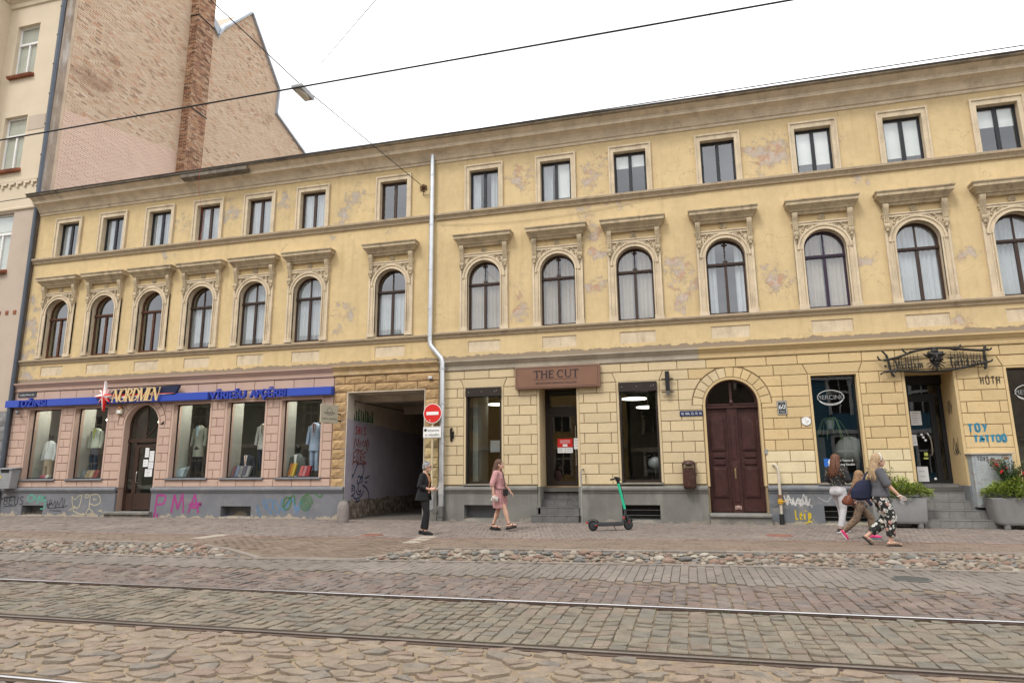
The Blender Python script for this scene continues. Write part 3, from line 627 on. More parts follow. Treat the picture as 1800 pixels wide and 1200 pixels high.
# rock-faced quoins and lintel of the passage
def rock(parent, x0, x1, z0, z1, mt):
    nx, nz = 5, 3; g = .012; x0, x1, z0, z1 = x0 + g, x1 - g, z0 + g, z1 - g; b = MB(); vs = []
    for j in range(nz + 1):
        for i in range(nx + 1):
            e = i in (0, nx) or j in (0, nz); vs.append((x0 + (x1 - x0) * i / nx, -.015 if e else -.034 + U(-.016, .014), z0 + (z1 - z0) * j / nz))
    fs = [[j * (nx + 1) + i, j * (nx + 1) + i + 1, (j + 1) * (nx + 1) + i + 1, (j + 1) * (nx + 1) + i] for j in range(nz) for i in range(nx)]
    b.add(vs, fs); e = len(vs)
    rim = [i for i in range(nx + 1)] + [(j + 1) * (nx + 1) - 1 for j in range(1, nz + 1)] + [nz * (nx + 1) + i for i in range(nx - 1, -1, -1)] + [j * (nx + 1) for j in range(nz - 1, 0, -1)]
    b2 = [vs[i] for i in rim]; m = len(b2); b.add(b2 + [(x, .021, z) for x, _, z in b2], [[i, (i + 1) % m, m + (i + 1) % m, m + i] for i in range(m)])
    b.build('rock_faced_block', mt, parent)
for i in range(10):
    z0 = .88 + i * .277
    rock(houseL, -10.13, -9.70, z0, z0 + .277, MT['tanrock']); rock(houseL, -7.21, -6.79, z0, z0 + .277, MT['tanrock'] if i > 5 else MT['tanrock_pale'])
for k in range(5): rock(houseL, -10.13 + .668 * k, -10.13 + .668 * (k + 1), 3.66, 3.90, MT['tanrock'])
for k in range(5): rock(houseL, -10.13 + max(0, .668 * k - .33), -10.13 + min(3.34, .668 * (k + 1) - .33 + (.33 if k == 4 else 0)), 3.905, 4.14, MT['tanrock'])
b = MB(); b.box(-9.70, -9.67, -.01, .3, .0, 3.64); b.box(-7.24, -7.21, -.01, .3, .0, 3.64); b.box(-9.70, -7.21, -.012, .341, 3.634, 3.665)
b.build('passage_frame', mat('peeling_cream_plaster', (.55, .47, .36), .9, var=.15, dirt=(.35, .32, .35), dirtamt=.6), houseL)
# right house
AC = (1.14, 2.93, .97)
zr = [.95 + .267 * k for k in range(11)]
piersR = [(-6.77, -6.04, None), (-4.88, -3.93, None), (-2.77, -1.76, None), (-.63, .42, AC), (1.86, 2.99, AC), (4.15, 5.08, None), (6.24, 7.21, None), (8.39, RX1, None)]
def sandmat(x, z):
    if x < 1.7: return MT['sand']
    if z < 1.72 and (x < 3.0 or 4.1 < x < 5.1): return MT['patchsand']
    return MT['ochre']
for i in range(10):
    z0, z1 = zr[i], zr[i + 1]
    for (a, b_, ci) in piersR:
        w = b_ - a
        if a == 6.24 and z0 < 1.7: continue
        if a > 8: cuts = [8.85, 9.6] if i % 2 else [9.2, 9.9]
        elif a < -6.5: cuts = [] if i % 2 == 0 else [b_ - .20]
        elif ci: cuts = ([a + .22 * w, a + .78 * w] if i % 2 else [a + .5 * w]) if z0 < 2.6 else [a + .45 * w]
        else: cuts = [a + .13, b_ - .17] if i % 2 == 0 else [a + w * .48]
        course(houseR, a, b_, z0, z1, cuts, sandmat, ci if z1 > 2.5 else None)
block(houseR, R(6.24, 7.21, .95, 1.75), MT['ochre'], 'plain_panel')
# flared lintel course and the top course
sl = .05
def slant(a, b_, z0, z1, sa, sb): g = .009; return [(a + g - sa, z0 + g), (b_ - g - sb, z0 + g), (b_ - g + sb, z1 - g), (a + g + sa, z1 - g)]
cutsR = [(-6.77, 0), (-6.09, -sl), (-4.83, sl), (-3.98, -sl), (-2.72, sl), (-1.81, -sl), (-.58, sl), (.12, 0)]
for (a, sa), (b_, sb) in zip(cutsR, cutsR[1:]): block(houseR, slant(a, b_, 3.62, 3.88, sa, sb), MT['sand'])
course(houseR, .12, .80, 3.62, 3.88, [], MT['ochre'], AC); course(houseR, 1.48, 2.2, 3.62, 3.88, [], MT['ochre'], AC)
cutsR = [(2.2, 0), (2.94, -sl), (4.20, sl), (5.03, -sl), (6.29, sl), (7.16, -sl), (8.44, sl), (9.4, 0), (10.4, 0), (11.49, 0)]
for (a, sa), (b_, sb) in zip(cutsR, cutsR[1:]): block(houseR, slant(a, b_, 3.62, 3.88, sa, sb), MT['ochre'])
course(houseR, -6.77, RX1, 3.885, 4.125, runs(-6.77, RX1, .735), lambda x, z: MT['sand'] if x < .4 else MT['ochre'], (1.14, 2.93, .955))
for k in range(13):
    a0, a1 = 180 * k / 13, 180 * (k + 1) / 13
    block(houseR, inset_poly(arc(*AC[:2], .70, a0, a1, 3) + arc(*AC[:2], .955, a1, a0, 3), .008), MT['ochre'] if k < 7 else MT['sand'])
b = MB(); ring(1.14, 2.93, .645, .70, 0, 180, -.004, .24, b=b); b.box(.44, .497, -.004, .24, .9, 2.93); b.box(1.785, 1.84, -.004, .24, .9, 2.93); b.build('door_surround', MT['ochre'], houseR)
b = MB(); ring(-17.03, 2.88, .66, .72, 0, 180, -.004, .24, b=b); b.box(-17.75, -17.69, -.004, .24, .9, 2.88); b.box(-16.37, -16.31, -.004, .24, .9, 2.88); b.build('door_surround', MT['pink'], houseL)
for a, b_, z0, z1 in WR:
    mm = MT['sand'] if a < 1 else MT['ochre']; w = MB(); w.box(a - .055, a + .002, -.006, .24, z0, z1); w.box(b_ - .002, b_ + .055, -.006, .24, z0, z1); w.box(a + .002, b_ - .002, -.005, .24, z1 - .035, z1 + .0); w.build('window_band', mm, houseR)
    MB().prof([(.2, z0 + .012), (-.09, z0 - .02), (-.09, z0 - .045), (.02, z0 - .05)], a - .05, b_ + .05).build('sill', MT['plinth_r'], houseR)
for a, b_, z1, mm, dp in ((-3.87, -2.83, 3.60, MT['sand'], .84), (5.14, 6.18, 3.58, MT['ochre'], .94)):
    w = MB(); w.box(a - .06, a + .003, -.005, dp, .9, z1 - .003); w.box(b_ - .003, b_ + .06, -.005, dp, .9, z1 - .003); w.box(a - .06, b_ + .06, -.004, dp, z1 - .003, z1 + .03); w.build('door_recess', mm, houseR)
    [MB().box(q0, q1, -.06, dp, -.1, .9).build('recess_plinth', MT['plinth_r'] if a < 0 else MT['plinth_b'], houseR) for q0, q1 in ((a - .06, a + .004), (b_ - .004, b_ + .06))]
# plinths with basement openings
def plinth(parent, x0, x1, holes, mt, inset=.0):
    zt = .80
    holed(R(x0, x1, -.2, zt), [R(*h) for h in holes], -.055, .019).build('plinth', mt, parent)
    MB().prof([(.019, zt - .06), (-.075, zt - .06), (-.075, zt - .03), (-.10, zt - .01), (-.118, zt + .03), (-.112, zt + .07), (-.085, zt + .095), (-.03, zt + .115), (.019, zt + .125)], x0, x1).build('plinth_moulding', mt, parent)
    for h in holes:
        w = MB(); w.box(h[0], h[1], .30, .33, h[2], h[3]); w.box(h[0] - .02, h[0], .0195, .33, h[2], h[3]); w.box(h[1], h[1] + .02, .0195, .33, h[2], h[3]); w.box(h[0], h[1], .0195, .33, h[3], h[3] + .02)
        bw = w.build('basement_window', MT['black'] if x0 > -7 else MT['plinth_l'], parent)
        w = MB(); w.prof([(.3, h[2] + .05), (-.09, h[2] + .0), (-.10, h[2] - .07), (.3, h[2] - .07)], h[0] - .02, h[1] + .02); w.build('ledge', mt, bw)
        if x0 > -7:
            for z in (.35, .68): w = MB(); w.tube([(h[0], .02, h[2] + (h[3] - h[2]) * z), (h[1], .02, h[2] + (h[3] - h[2]) * z)], .007, 6); w.build('bar', MT['castiron'], bw)
plinth(houseL, LX0, -17.72, [(-21.47, -20.57, .02, .34)], MT['plinth_l']); plinth(houseL, -16.34, -9.68, [(-13.76, -12.71, .03, .35)], MT['plinth_l'])
plinth(houseR, -7.23, -3.94, [(-6.0, -5.02, .04, .42)], MT['plinth_r']); plinth(houseR, -2.77, .43, [(-1.72, -.76, .04, .44)], MT['plinth_r'])
plinth(houseR, 1.85, 5.08, [(3.07, 4.07, .03, .44)], MT['plinth_b']); plinth(houseR, 6.24, RX1, [], MT['plinth_b'])
# ---------------------------------------------------------------- passage through the left house
m, t, b_, o_ = newmat('passage_wall_paint'); g = NG(t); p = g.pos(); sx = g.n('ShaderNodeSeparateXYZ'); t.links.new(p, sx.inputs[0])
rag = g.math('MULTIPLY', g.math('SUBTRACT', g.noise(p, 3.0, 6, .65), .5), .25)
zz = g.math('ADD', sx.outputs[2], rag)
n1 = g.noise(p, 2.0, 6, .6)
lav = g.mix(g.ramp(n1, .3, .7), (.34, .315, .375), (.40, .37, .43)); crm = g.mix(g.ramp(n1, .35, .7), (.58, .51, .42), (.48, .42, .35))
cc = g.mix(g.ramp(g.math('ADD', zz, g.math('MULTIPLY', sx.outputs[1], .03)), 2.86, 2.885), lav, crm)
br = g.mix(g.ramp(g.noise(p, 7, 7, .7), .42, .6), (.15, .11, .08), (.38, .33, .27))
cc = g.mix(g.ramp(zz, .50, .53, 1, 0), cc, br)
t.links.new(cc, b_.inputs['Base Color']); b_.inputs['Roughness'].default_value = .9; t.links.new(g.bump(g.noise(p, 9, 7, .65), .5, .02), b_.inputs['Normal']); MT['passage'] = m
MT['soffit'] = mat('dirty_cream_soffit', (.50, .44, .36), .95, var=.2)
b = MB(); b.box(-9.86, -9.669, -.0, .40, 0, 3.64); b.box(-9.95, -9.76, .40, 8.98, 0, 3.8); b.build('passage_wall', MT['passage'], houseL)
b = MB(); b.box(-7.24, -7.05, .342, 8.98, 0, 3.8); b.build('passage_wall', MT['passage'], houseL)
b = MB(); b.box(-9.76, -7.24, .342, 8.98, 3.62, 3.9); b.box(-9.76, -7.24, .9, 1.25, 3.45, 3.62); b.box(-9.76, -7.24, 4.2, 4.5, 3.35, 3.62); b.build('passage_ceiling', MT['soffit'], houseL)
b = MB(); b.box(-9.76, -7.24, 8.2, 8.3, 0, 3.62)
for k in range(9): b.box(-9.76 + k * .28 + .01, -9.76 + k * .28 + .26, 8.17, 8.2, .05, 3.4)
b.build('added_end_gate', mat('shade_black_gate', (.03, .027, .024), .9), houseL)  # added gate closing the passage, near-black to stand in for deep shade
b = MB(); b.tube([(-9.74, .5, 3.45), (-9.74, 4, 3.45), (-9.74, 8, 3.45)], .012, 5); b.tube([(-9.74, .55, 3.3), (-9.74, .55, 3.45)], .012, 5); b.build('cable_run', MT['ink'], houseL)

# ---------------------------------------------------------------- shop fronts
def shop_window(parent, a, b_, z0, z1, y, frame, w=.05, glass='shopglass'):
    fd = (.012, .014) if frame == 'black' else (.03, .03); o = frame_box(a, b_, z0, z1, y - fd[0], y + fd[1], w).build('shop_window', MT[frame], parent)
    MB().box(a + w - .004, b_ - w + .004, y - .004, y + .004, z0 + w - .004, z1 - w + .004).build('pane', MT[glass], o); return o
for a, b_ in WL: shop_window(houseL, a + .005, b_ - .005, 1.19, 3.50, .20, 'black', .032)
for i, (a, b_, z0, z1) in enumerate(WR): shop_window(houseR, a + .003, b_ - .003, z0 + .01, z1 - .036, .10 if i < 2 else .20, 'darkmetal' if i < 2 else 'black', .06 if i < 2 else .035)
for a, b_, z0, z1 in WR[:2]:
    b = MB(); b.box(a + .005, b_ - .005, -.09, .06, z1 - .29, z1 - .04); sb = b.build('shutter_box', MT['darkmetal'], houseR, bevel=.006)
    b = MB()
    for x in (.1, .48, .86, .92): b.lathe((a + x, -.093, z1 - .16 + (.0 if x < .9 else .02)), [(0, 0), (.012, 0), (.012, -.004), (0, -.004)], 8, 'y')
    b.build('bolt', MT['steel'], sb)
    b = MB(); b.box(a + .005, a + .05, -.02, .07, z0 + .01, z1 - .29); b.box(b_ - .05, b_ - .005, -.02, .07, z0 + .01, z1 - .29); b.build('shutter_rail', MT['darkmetal'], houseR)
# rooms behind the shop windows
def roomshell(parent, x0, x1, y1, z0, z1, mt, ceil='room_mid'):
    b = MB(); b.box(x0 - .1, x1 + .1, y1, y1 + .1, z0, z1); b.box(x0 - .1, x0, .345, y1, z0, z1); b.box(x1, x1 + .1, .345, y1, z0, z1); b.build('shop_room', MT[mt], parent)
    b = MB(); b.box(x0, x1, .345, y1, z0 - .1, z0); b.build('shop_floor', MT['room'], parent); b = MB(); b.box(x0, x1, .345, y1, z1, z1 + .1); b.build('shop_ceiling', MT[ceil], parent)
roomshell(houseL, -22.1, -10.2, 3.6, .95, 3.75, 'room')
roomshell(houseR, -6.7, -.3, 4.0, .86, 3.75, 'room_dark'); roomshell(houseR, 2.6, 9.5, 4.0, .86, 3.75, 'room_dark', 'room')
b = MB()
for a, b_ in WL: b.box(a - .06, a + .005, .345, .80, .96, 3.74); b.box(a - .1, b_ + .1, .36, 1.2, 1.08, 1.16)
b.build('display_partition', mat('pale_display_panel', (.46, .47, .42), .9, var=.08), houseL, kind='stuff')
for a, b_ in WL: MB().lathe(((a + b_) / 2, .62, 3.70), [(0, 0), (.13, 0), (.13, .04), (0, .045)], 16).build('hidden_fill_lamp', emit('display_fill_glow', (1, .95, .86), 42.0) if 'display_fill_glow' not in bpy.data.materials else bpy.data.materials['display_fill_glow'], houseL)  # added lamps hidden above each window to brighten the displays
b = MB(); b.box(-5.9, -5.75, .4, 1.4, .9, 3.7); b.box(-2.5, -1.9, 2.4, 2.5, .9, 3.2); b.build('salon_partition', MT['room_mid'], houseR)
lampm = emit('warm_lamp', (1.0, .86, .66), 20.0); lampw = emit('cool_lamp', (1, .93, .82), 1.7)
b = MB()
def spot(parent, x, y, z, r=.05, m_=lampm): MB().lathe((x, y, z), [(0, 0), (r, 0), (r * .8, .05), (0, .05)], 10).build('ceiling_spot', m_, parent)
for x, y, z in [(-19.35, .9, 3.15), (-16.9, .6, 3.0), (-13.0, 1.0, 2.65), (-14.9, .75, 3.55), (-12.9, .75, 3.52), (-11.0, .75, 3.55), (-20.9, .75, 3.55)]: spot(houseL, x, y, z, .04 if z < 3.4 else .06)
# shop door (left house)
def arch_door_l():
    y = .22; d = MB(); x0, x1 = -17.69, -16.37
    d.box(x0, x0 + .07, y, y + .07, .17, 2.35); d.box(x1 - .07, x1, y, y + .07, .17, 2.35); d.box(x0, x1, y - .02, y + .07, 2.33, 2.45); d.box(x0 + .30, x0 + .37, y, y + .06, .17, 2.33)
    d.box(x0 + .07, x0 + .30, y + .02, y + .06, .17, .72); d.box(x0 + .37, x1 - .07, y + .01, y + .06, .20, .72); d.box(x0 + .37, x0 + .46, y - .01, y + .05, .72, 2.25); d.box(x1 - .15, x1 - .07, y - .01, y + .05, .72, 2.25); d.box(x0 + .46, x1 - .15, y - .009, y + .05, 2.16, 2.25)
    for k, a in ((0, 45), (1, 90), (2, 135)):
        c, s_ = math.cos(math.radians(a)), math.sin(math.radians(a)); d.obox((-17.03 + c * .45, y + .03, 2.45 + s_ * .5), (c * .46, 0, s_ * .50), (0, .02, 0), (-s_ * .02, 0, c * .02))
    ring(-17.03, 2.88, .6, .66, 0, 180, y, y + .07, b=d); d.box(x0, x0 + .06, y, y + .07, 2.45, 2.88); d.box(x1 - .06, x1, y, y + .07, 2.45, 2.88)
    o = d.build('shop_door', MT['brownframe'], houseL, bevel=.004)
    b = MB(); b.box(x0 + .07, x0 + .30, y + .036, y + .044, .72, 2.33); b.build('pane', MT['shopglass'], o); b = MB(); b.box(x0 + .46, x1 - .15, y + .02, y + .028, .72, 2.16); b.build('pane', MT['shopglass'], o)
    b = MB(); b.prism([(x0 + .06, 2.45), (x1 - .06, 2.45)] + arc(-17.03, 2.88, .61, 0, 180, 14), y + .03, y + .038); b.build('fanlight', MT['shopglass'], o)
    b = MB(); b.tube(smooth_line([(x0 + .52, y - .01, 1.05), (x0 + .52, y - .08, 1.09), (x0 + .52, y - .08, 1.36), (x0 + .52, y - .01, 1.40)], 4), .012, 8); b.build('handle', MT['steel'], o, 60)
arch_door_l()
b = MB(); b.prof([(.2, .17), (-.16, .17), (-.20, .14), (-.20, .09), (-.14, .08), (-.14, -.15), (.2, -.15)], -18.0, -16.25); b.build('door_step', MT['plinth_r'], houseL)
# arched oxblood door of the right house
def arch_door_r():
    y = .20; cx = 1.14; d = MB(); x0, x1 = cx - .66, cx + .66
    d.box(x0, x1, y + .03, y + .09, .25, 2.86); d.box(x0, x1, y - .06, y + .08, 2.86, 2.93); d.box(x0, x1, y - .08, y + .08, 2.93, 2.965)
    def leaf(a, b_):
        for z0, z1, ar in ((.62, 1.36, 0), (1.78, 2.66, 1)):
            pl = R(a + .09, b_ - .09, z0, z1)
            if ar: pl = [(a + .09, z0), (b_ - .09, z0), (b_ - .09, z1 - .08), ((a + b_) / 2 + .1, z1 - .02), ((a + b_) / 2, z1), ((a + b_) / 2 - .1, z1 - .02), (a + .09, z1 - .08)]
            d.prism(pl, y - .002, y + .03, .012); d.prism(inset_poly(pl, .035), y - .012, y + .03, .01)
        for z0, z1 in ((1.43, 1.55), (1.60, 1.71)): d.prism(R(a + .12, b_ - .12, z0, z1), y - .006, y + .03, .012)
        d.box(a + .02, b_ - .02, y + .01, y + .04, .28, .54)
    leaf(x0 + .02, cx - .11); leaf(cx + .11, x1 - .02)
    d.box(cx - .11, cx + .11, y - .025, y + .04, .25, 2.86); d.prism(R(cx - .06, cx + .06, 1.55, 2.72), y - .04, y, .012); d.prism(R(cx - .06, cx + .06, .5, 1.38), y - .04, y, .012)
    for s in (-1, 1): d.box(cx + s * .11 - .012, cx + s * .11 + .012, y - .04, y, .25, 2.86)
    ring(cx, 2.96, .58, .645, 0, 180, y - .02, y + .06, b=d); d.box(cx - .03, cx + .03, y - .02, y + .06, 2.96, 3.56)
    d.ball((cx, y - .09, 3.0), (.05, .03, .06), 8, 6); d.box(x0 + .16, x0 + .4, y - .013, y, 1.62, 1.655)
    o = d.build('front_door', MT['wood_door'], houseR)
    b = MB(); b.prism([(x0 + .05, 2.96), (cx - .03, 2.96), (cx - .03, 3.54)] + arc(cx, 2.96, .59, 93, 180, 8), y + .02, y + .028); b.build('fanlight', MT['shopglass'], o)
    b = MB(); b.prism([(cx + .03, 2.96), (x1 - .05, 2.96)] + arc(cx, 2.96, .59, 0, 87, 8), y + .02, y + .028); b.build('fanlight', MT['shopglass'], o)
    b = MB(); b.box(cx - .035, cx + .005, y - .06, y - .04, 1.08, 1.34); b.tube([(cx - .015, y - .05, 1.28), (cx - .015, y - .10, 1.28), (cx - .015, y - .10, 1.12), (cx - .015, y - .05, 1.12)], .012, 6); b.build('handle', mat('worn_brass', (.42, .33, .18), .4, metal=.8), o)
    b = MB(); b.box(cx - .08, cx + .08, y - .03, y - .02, .33, .42); b.ball((cx, y - .03, .38), (.06, .02, .05)); b.build('door_stop', mat('scuffed_metal', (.3, .2, .17), .6), o)
arch_door_r()
b = MB(); b.prof([(.2, .25), (-.30, .25), (-.34, .23), (-.345, .18), (-.29, .15), (-.28, -.1), (.2, -.1)], .44, 1.86); b.build('door_step', MT['plinth_r'], houseR, bevel=.01)
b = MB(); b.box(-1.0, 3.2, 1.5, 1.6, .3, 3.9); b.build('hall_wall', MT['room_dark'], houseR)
# salon door, in a deep recess up five steps
def salon_door():
    y = .80; x0, x1 = -3.87, -2.83; d = frame_box(x0 + .006, x1 - .006, .905, 3.594, y - .03, y + .05, .10); d.box(x0 + .1, x1 - .1, y - .04, y + .05, 2.92, 3.08)
    frame_box(x0 + .1, x1 - .1, .93, 2.92, y - .02, y + .04, .11, d)
    o = d.build('glazed_door', MT['darkmetal'], houseR); b = MB(); b.box(x0 + .205, x1 - .205, y, y + .008, 1.03, 2.82); b.build('pane', MT['shopglass'], o); b = MB(); b.box(x0 + .1, x1 - .1, y + .01, y + .018, 3.07, 3.5); b.build('pane', MT['shopglass'], o)
    b = MB(); xh = x1 - .17; b.tube([(xh, y - .10, 1.45), (xh, y - .10, 2.55)], .016, 8)
    for z in (1.55, 2.45): b.tube([(xh, y - .10, z), (xh, y - .01, z)], .012, 6)
    b.build('handle', MT['steel'], o, 60)
    MB().box(x0 + .006, x1 - .006, y - .10, y + .1, .875, .905).build('threshold', mat('oak_threshold', (.3, .19, .09), .6), o)
salon_door()
MT['steptile'] = mat('dark_grey_step_tile', (.125, .122, .118), .6, var=.15, scale=4, dirt=(.25, .24, .22), dirtamt=.35, dscale=6)
def steps(parent, spec):
    for (x0, x1, y0, y1, z0, z1) in spec:
        n = max(1, round((x1 - x0) / .33)); st = MB(); st.box(x0 + .004, x1 - .004, y0 + .012, y1, z0 - .02 if z0 > 0 else -.1, z1 - .012); so = st.build('step', MT['ink'], parent)
        for k in range(n):
            a, c = x0 + (x1 - x0) * k / n, x0 + (x1 - x0) * (k + 1) / n
            b = MB(); b.box(a + .003, c - .003, y0, y0 + .014, z0 + .004, z1 - .016); b.box(a + .003, c - .003, y0 - .008, y1, z1 - .014, z1); b.build('tile', MT['steptile'], so)
steps(houseR, [(-4.06, -2.80, -.36, -.06, 0, .185), (-3.98, -2.81, -.06, .20, .185, .37), (-3.864, -2.836, .20, .42, .37, .55), (-3.864, -2.836, .42, .60, .55, .73), (-3.864, -2.836, .60, .72, .73, .875)])
MT['steptile'] = mat('worn_grey_step_tile', (.20, .195, .185), .65, var=.15, scale=4, dirt=(.30, .29, .26), dirtamt=.4, dscale=6)
steps(houseR, [(5.0, 6.86, -.62, -.30, 0, .175), (5.0, 6.55, -.30, -.02, .175, .365), (5.14, 6.33, -.02, .26, .365, .56), (5.146, 6.174, .26, .55, .56, .75), (5.146, 6.174, .55, .86, .75, .935)])
# tattoo studio door
def tattoo_door():
    y = .90; x0, x1 = 5.14, 6.18; d = frame_box(x0 + .006, x1 - .006, .94, 3.574, y - .03, y + .05, .09); d.box(x0 + .09, x1 - .09, y - .03, y + .05, 3.02, 3.12); frame_box(x0 + .09, x1 - .22, .96, 3.02, y - .02, y + .03, .09, d); d.box(x1 - .22, x1 - .19, y - .03, y + .05, .96, 3.02)
    o = d.build('glazed_door', MT['black'], houseR); b = MB(); b.box(x0 + .09, x1 - .09, y + .005, y + .013, .97, 3.5); b.build('pane', MT['shopglass'], o)
    b = MB(); xh = x0 + .62; b.tube(smooth_line([(xh, y - .02, 1.62), (xh + .02, y - .1, 1.66), (xh + .03, y - .1, 1.95), (xh - .02, y - .1, 2.12), (xh - .06, y - .02, 2.14)], 4), .02, 8); b.build('handle', MT['steel'], o, 60)
    b = MB(); b.box(x0 + .006, x1 - .006, y - .12, y - .031, 3.36, 3.573); b.build('shutter_box', MT['black'], houseR)
tattoo_door()
# things inside the right-hand shop rooms
def plain_shelves():
    b = MB(); b.box(7.3, 8.3, 1.5, 1.8, .9, 2.0); b.box(3.0, 3.4, .9, 1.3, .9, 2.1); b.build('display_shelf', MT['room'], houseR)
plain_shelves()

# ---------------------------------------------------------------- tall beige house on the left
MT['beige'] = mat('warm_grey_stucco', (.47, .385, .31), .92, var=.06, scale=1.2, fine=90, bump=.3, bscale=120, dirt=(.40, .33, .27), dirtamt=.35, dscale=1.5)
MT['beige_light'] = mat('cream_stucco', (.60, .505, .375), .92, var=.05, scale=1.2, fine=90, bump=.3, bscale=120)
houseB = thing('tall_beige_house', 'tall beige stucco house with white windows and a bare brick fire wall', 'building', (-26.3, 0, 0))
WB = [(-24.32, 4.76), (-24.32, 8.72), (-24.36, 12.72), (-24.4, 16.72)]
hb = [R(c - .56, c + .56, z, z + 2.2) for c, z in WB]
holed(R(-30, -22.62, 11.0, 26.5), hb[2:], 0, .35).build('wall', MT['beige_light'], houseB)
holed(R(-30, -22.62, 3.5, 10.99), hb[:2], 0.012, .35).build('lower_wall', MT['beige'], houseB)
b = MB(); b.prof([(0.01, 10.98), (-.05, 11.0), (-.06, 11.06), (-.02, 11.1), (.01, 11.1)], -30, -22.62); b.build('string_course', MT['beige_light'], houseB)
b = MB()
for k in range(14):
    x = -22.95 - k * .36
    b.box(x - .13, x + .13, -.06, .0, 12.02, 12.14); b.box(x - .13, x - .04, -.06, 0, 11.90, 12.019); b.box(x - .25, x - .131, -.058, 0, 12.08, 12.14)
b.box(-30, -22.7, -.065, 0, 12.141, 12.2); b.build('stepped_frieze', MT['beige_light'], houseB)
MT['rooftile'] = mat('terracotta_sill_tile', (.27, .095, .05), .8, var=.25, bump=.3)
for c, z in WB:
    fo = frame_box(c - .56, c + .56, z, z + 2.2, .14, .20, .06); fo.box(c - .5, c + .5, .12, .2, z + 1.38, z + 1.47); fo.box(c - .035, c + .035, .135, .2, z + .06, z + 1.38)
    w = fo.build('window', MT['whiteframe'], houseB)
    MB().box(c - .51, c - .03, .165, .173, z + .05, z + 1.39).build('pane', MT['glass'], w); MB().box(c + .03, c + .51, .165, .173, z + .05, z + 1.39).build('pane', MT['glass'], w); MB().box(c - .51, c + .51, .165, .173, z + 1.46, z + 2.15).build('pane', MT['glass'], w)
    MB().box(c - .56, c + .56, .205, .21, z, z + 2.2).build('blind', mat('grey_green_blind', (.52, .53, .46), .9) if 'grey_green_blind' not in bpy.data.materials else bpy.data.materials['grey_green_blind'], w)
    sm = MB(); sm.prof([(.13, z - .02), (-.13, z - .14), (-.13, z - .17), (.0, z - .17), (.0, z - .1), (.13, z - .05)], c - .62, c + .62); so = sm.build('window_sill', MT['rooftile'], houseB)
    for k in range(9): x = c - .55 + k * .1375; tb = MB(); tb.tube([(x, .12, z - .01), (x, -.15, z - .13)], .062, 6); tb.build('tile', MT['rooftile'], so, 60)
    if z > 12: MB().box(c + .64, c + 1.45 if False else c + .64 + .82, -.014, 0, z + 1.5, z + 2.1).build('sgraffito_panel', MT['beige'], houseB) if z < 13 else None
b = MB()
for k in range(4): b.box(-24.2 + k * .36, -24.07 + k * .36, -.01, .02, 6.98, 7.12)
b.build('tile_inset', MT['rooftile'], houseB)
b = MB(); b.box(-30, -25.45, -1.0, -.001, 12.4, 26); b.build('bay', MT['beige_light'], houseB)
b = MB(); b.prof([(0, 19.75), (-.06, 19.78), (-.08, 19.95), (-.25, 20.1), (-.3, 20.2), (-.42, 20.3), (-.45, 20.45), (0, 20.5)], -25.449, -22.62); b.box(-30, -25.40, -1.3, -.0, 20.0, 20.45); b.build('cornice', MT['beige_light'], houseB)
MT['granite'] = mat('rough_granite_block', (.24, .235, .235), .9, var=.25, scale=6, bump=.8, bscale=25, bdist=.03, rvar=.15)
for k in range(7):
    xs = [-22.64, -23.25 - .25 * (k % 2), -24.3 - .25 * (k % 2), -25.4, -26.6]
    for a, c in zip(xs, xs[1:]): rock(houseB, c, a, k * .5, k * .5 + .5, MT['granite'])
b = MB(); b.box(-30, -22.63, .02, .35, -.2, 3.5); b.build('base_wall', MT['granite'], houseB)
# body and brick fire wall
prof = [(.35, 0), (17.2, 0), (17.2, 20.9), (16.47, 21.38), (13.46, 22.34), (13.57, 24.02), (10.68, 27.06), (8.64, 24.61), (8.19, 23.85), (7.44, 24.41), (7.0, 26.2), (.35, 26.2)]
MB().prof(prof, -30, -22.74).build('body', MT['beige'], houseB)
m, t, b_, o_ = newmat('old_brick'); g = NG(t); p = g.pos()
colb = g.cramp(g.rnd(), [(.60, .45, .32), (.57, .40, .27), (.62, .48, .345), (.56, .33, .21), (.60, .45, .32), (.66, .54, .42), (.61, .46, .325), (.36, .24, .165), (.59, .43, .30), (.64, .50, .36)], True)
smear = g.math('ADD', g.noise(p, .30, 5, .6), g.math('MULTIPLY', g.noise(p, 2.4, 4), .25))
colb = g.mix(g.ramp(smear, .50, .76, 0, .85), colb, (.61, .465, .335))
dk = g.math('ADD', g.noise(g.map(p, (1, .45, .7)), .55, 6, .65), 0.0)
colb = g.mix(g.ramp(dk, .56, .68, 0, .75), colb, g.mix(g.noise(p, 9, 3), (.16, .085, .05), (.34, .17, .10)))
sx = g.n('ShaderNodeSeparateXYZ'); t.links.new(p, sx.inputs[0])
pk = g.math('SUBTRACT', g.math('ADD', sx.outputs[2], g.math('MULTIPLY', g.math('SUBTRACT', g.noise(p, 5, 4), .5), .12)), g.math('MULTIPLY', sx.outputs[1], .19))
pkm = g.math('MULTIPLY', g.ramp(pk, 15.10, 15.16, 1, 0), g.ramp(sx.outputs[1], 6.2, 6.28, 1, 0))
colb = g.mix(g.math('MULTIPLY', pkm, .93), colb, g.mix(g.noise(p, 3, 5), (.70, .505, .405), (.74, .545, .44)))
t.links.new(colb, b_.inputs['Base Color']); b_.inputs['Roughness'].default_value = .95; t.links.new(g.bump(g.noise(p, 40, 5, .65), .5, .01), b_.inputs['Normal']); MT['brick'] = m
MT['mortar'] = mat('sandy_mortar', (.58, .45, .33), .95, var=.15, bump=.3)
def inside(poly, x, y):
    r_ = False; n = len(poly); j = n - 1
    for i in range(n):
        if (poly[i][1] > y) != (poly[j][1] > y) and x < (poly[j][0] - poly[i][0]) * (y - poly[i][1]) / (poly[j][1] - poly[i][1]) + poly[i][0]: r_ = not r_
        j = i
    return r_
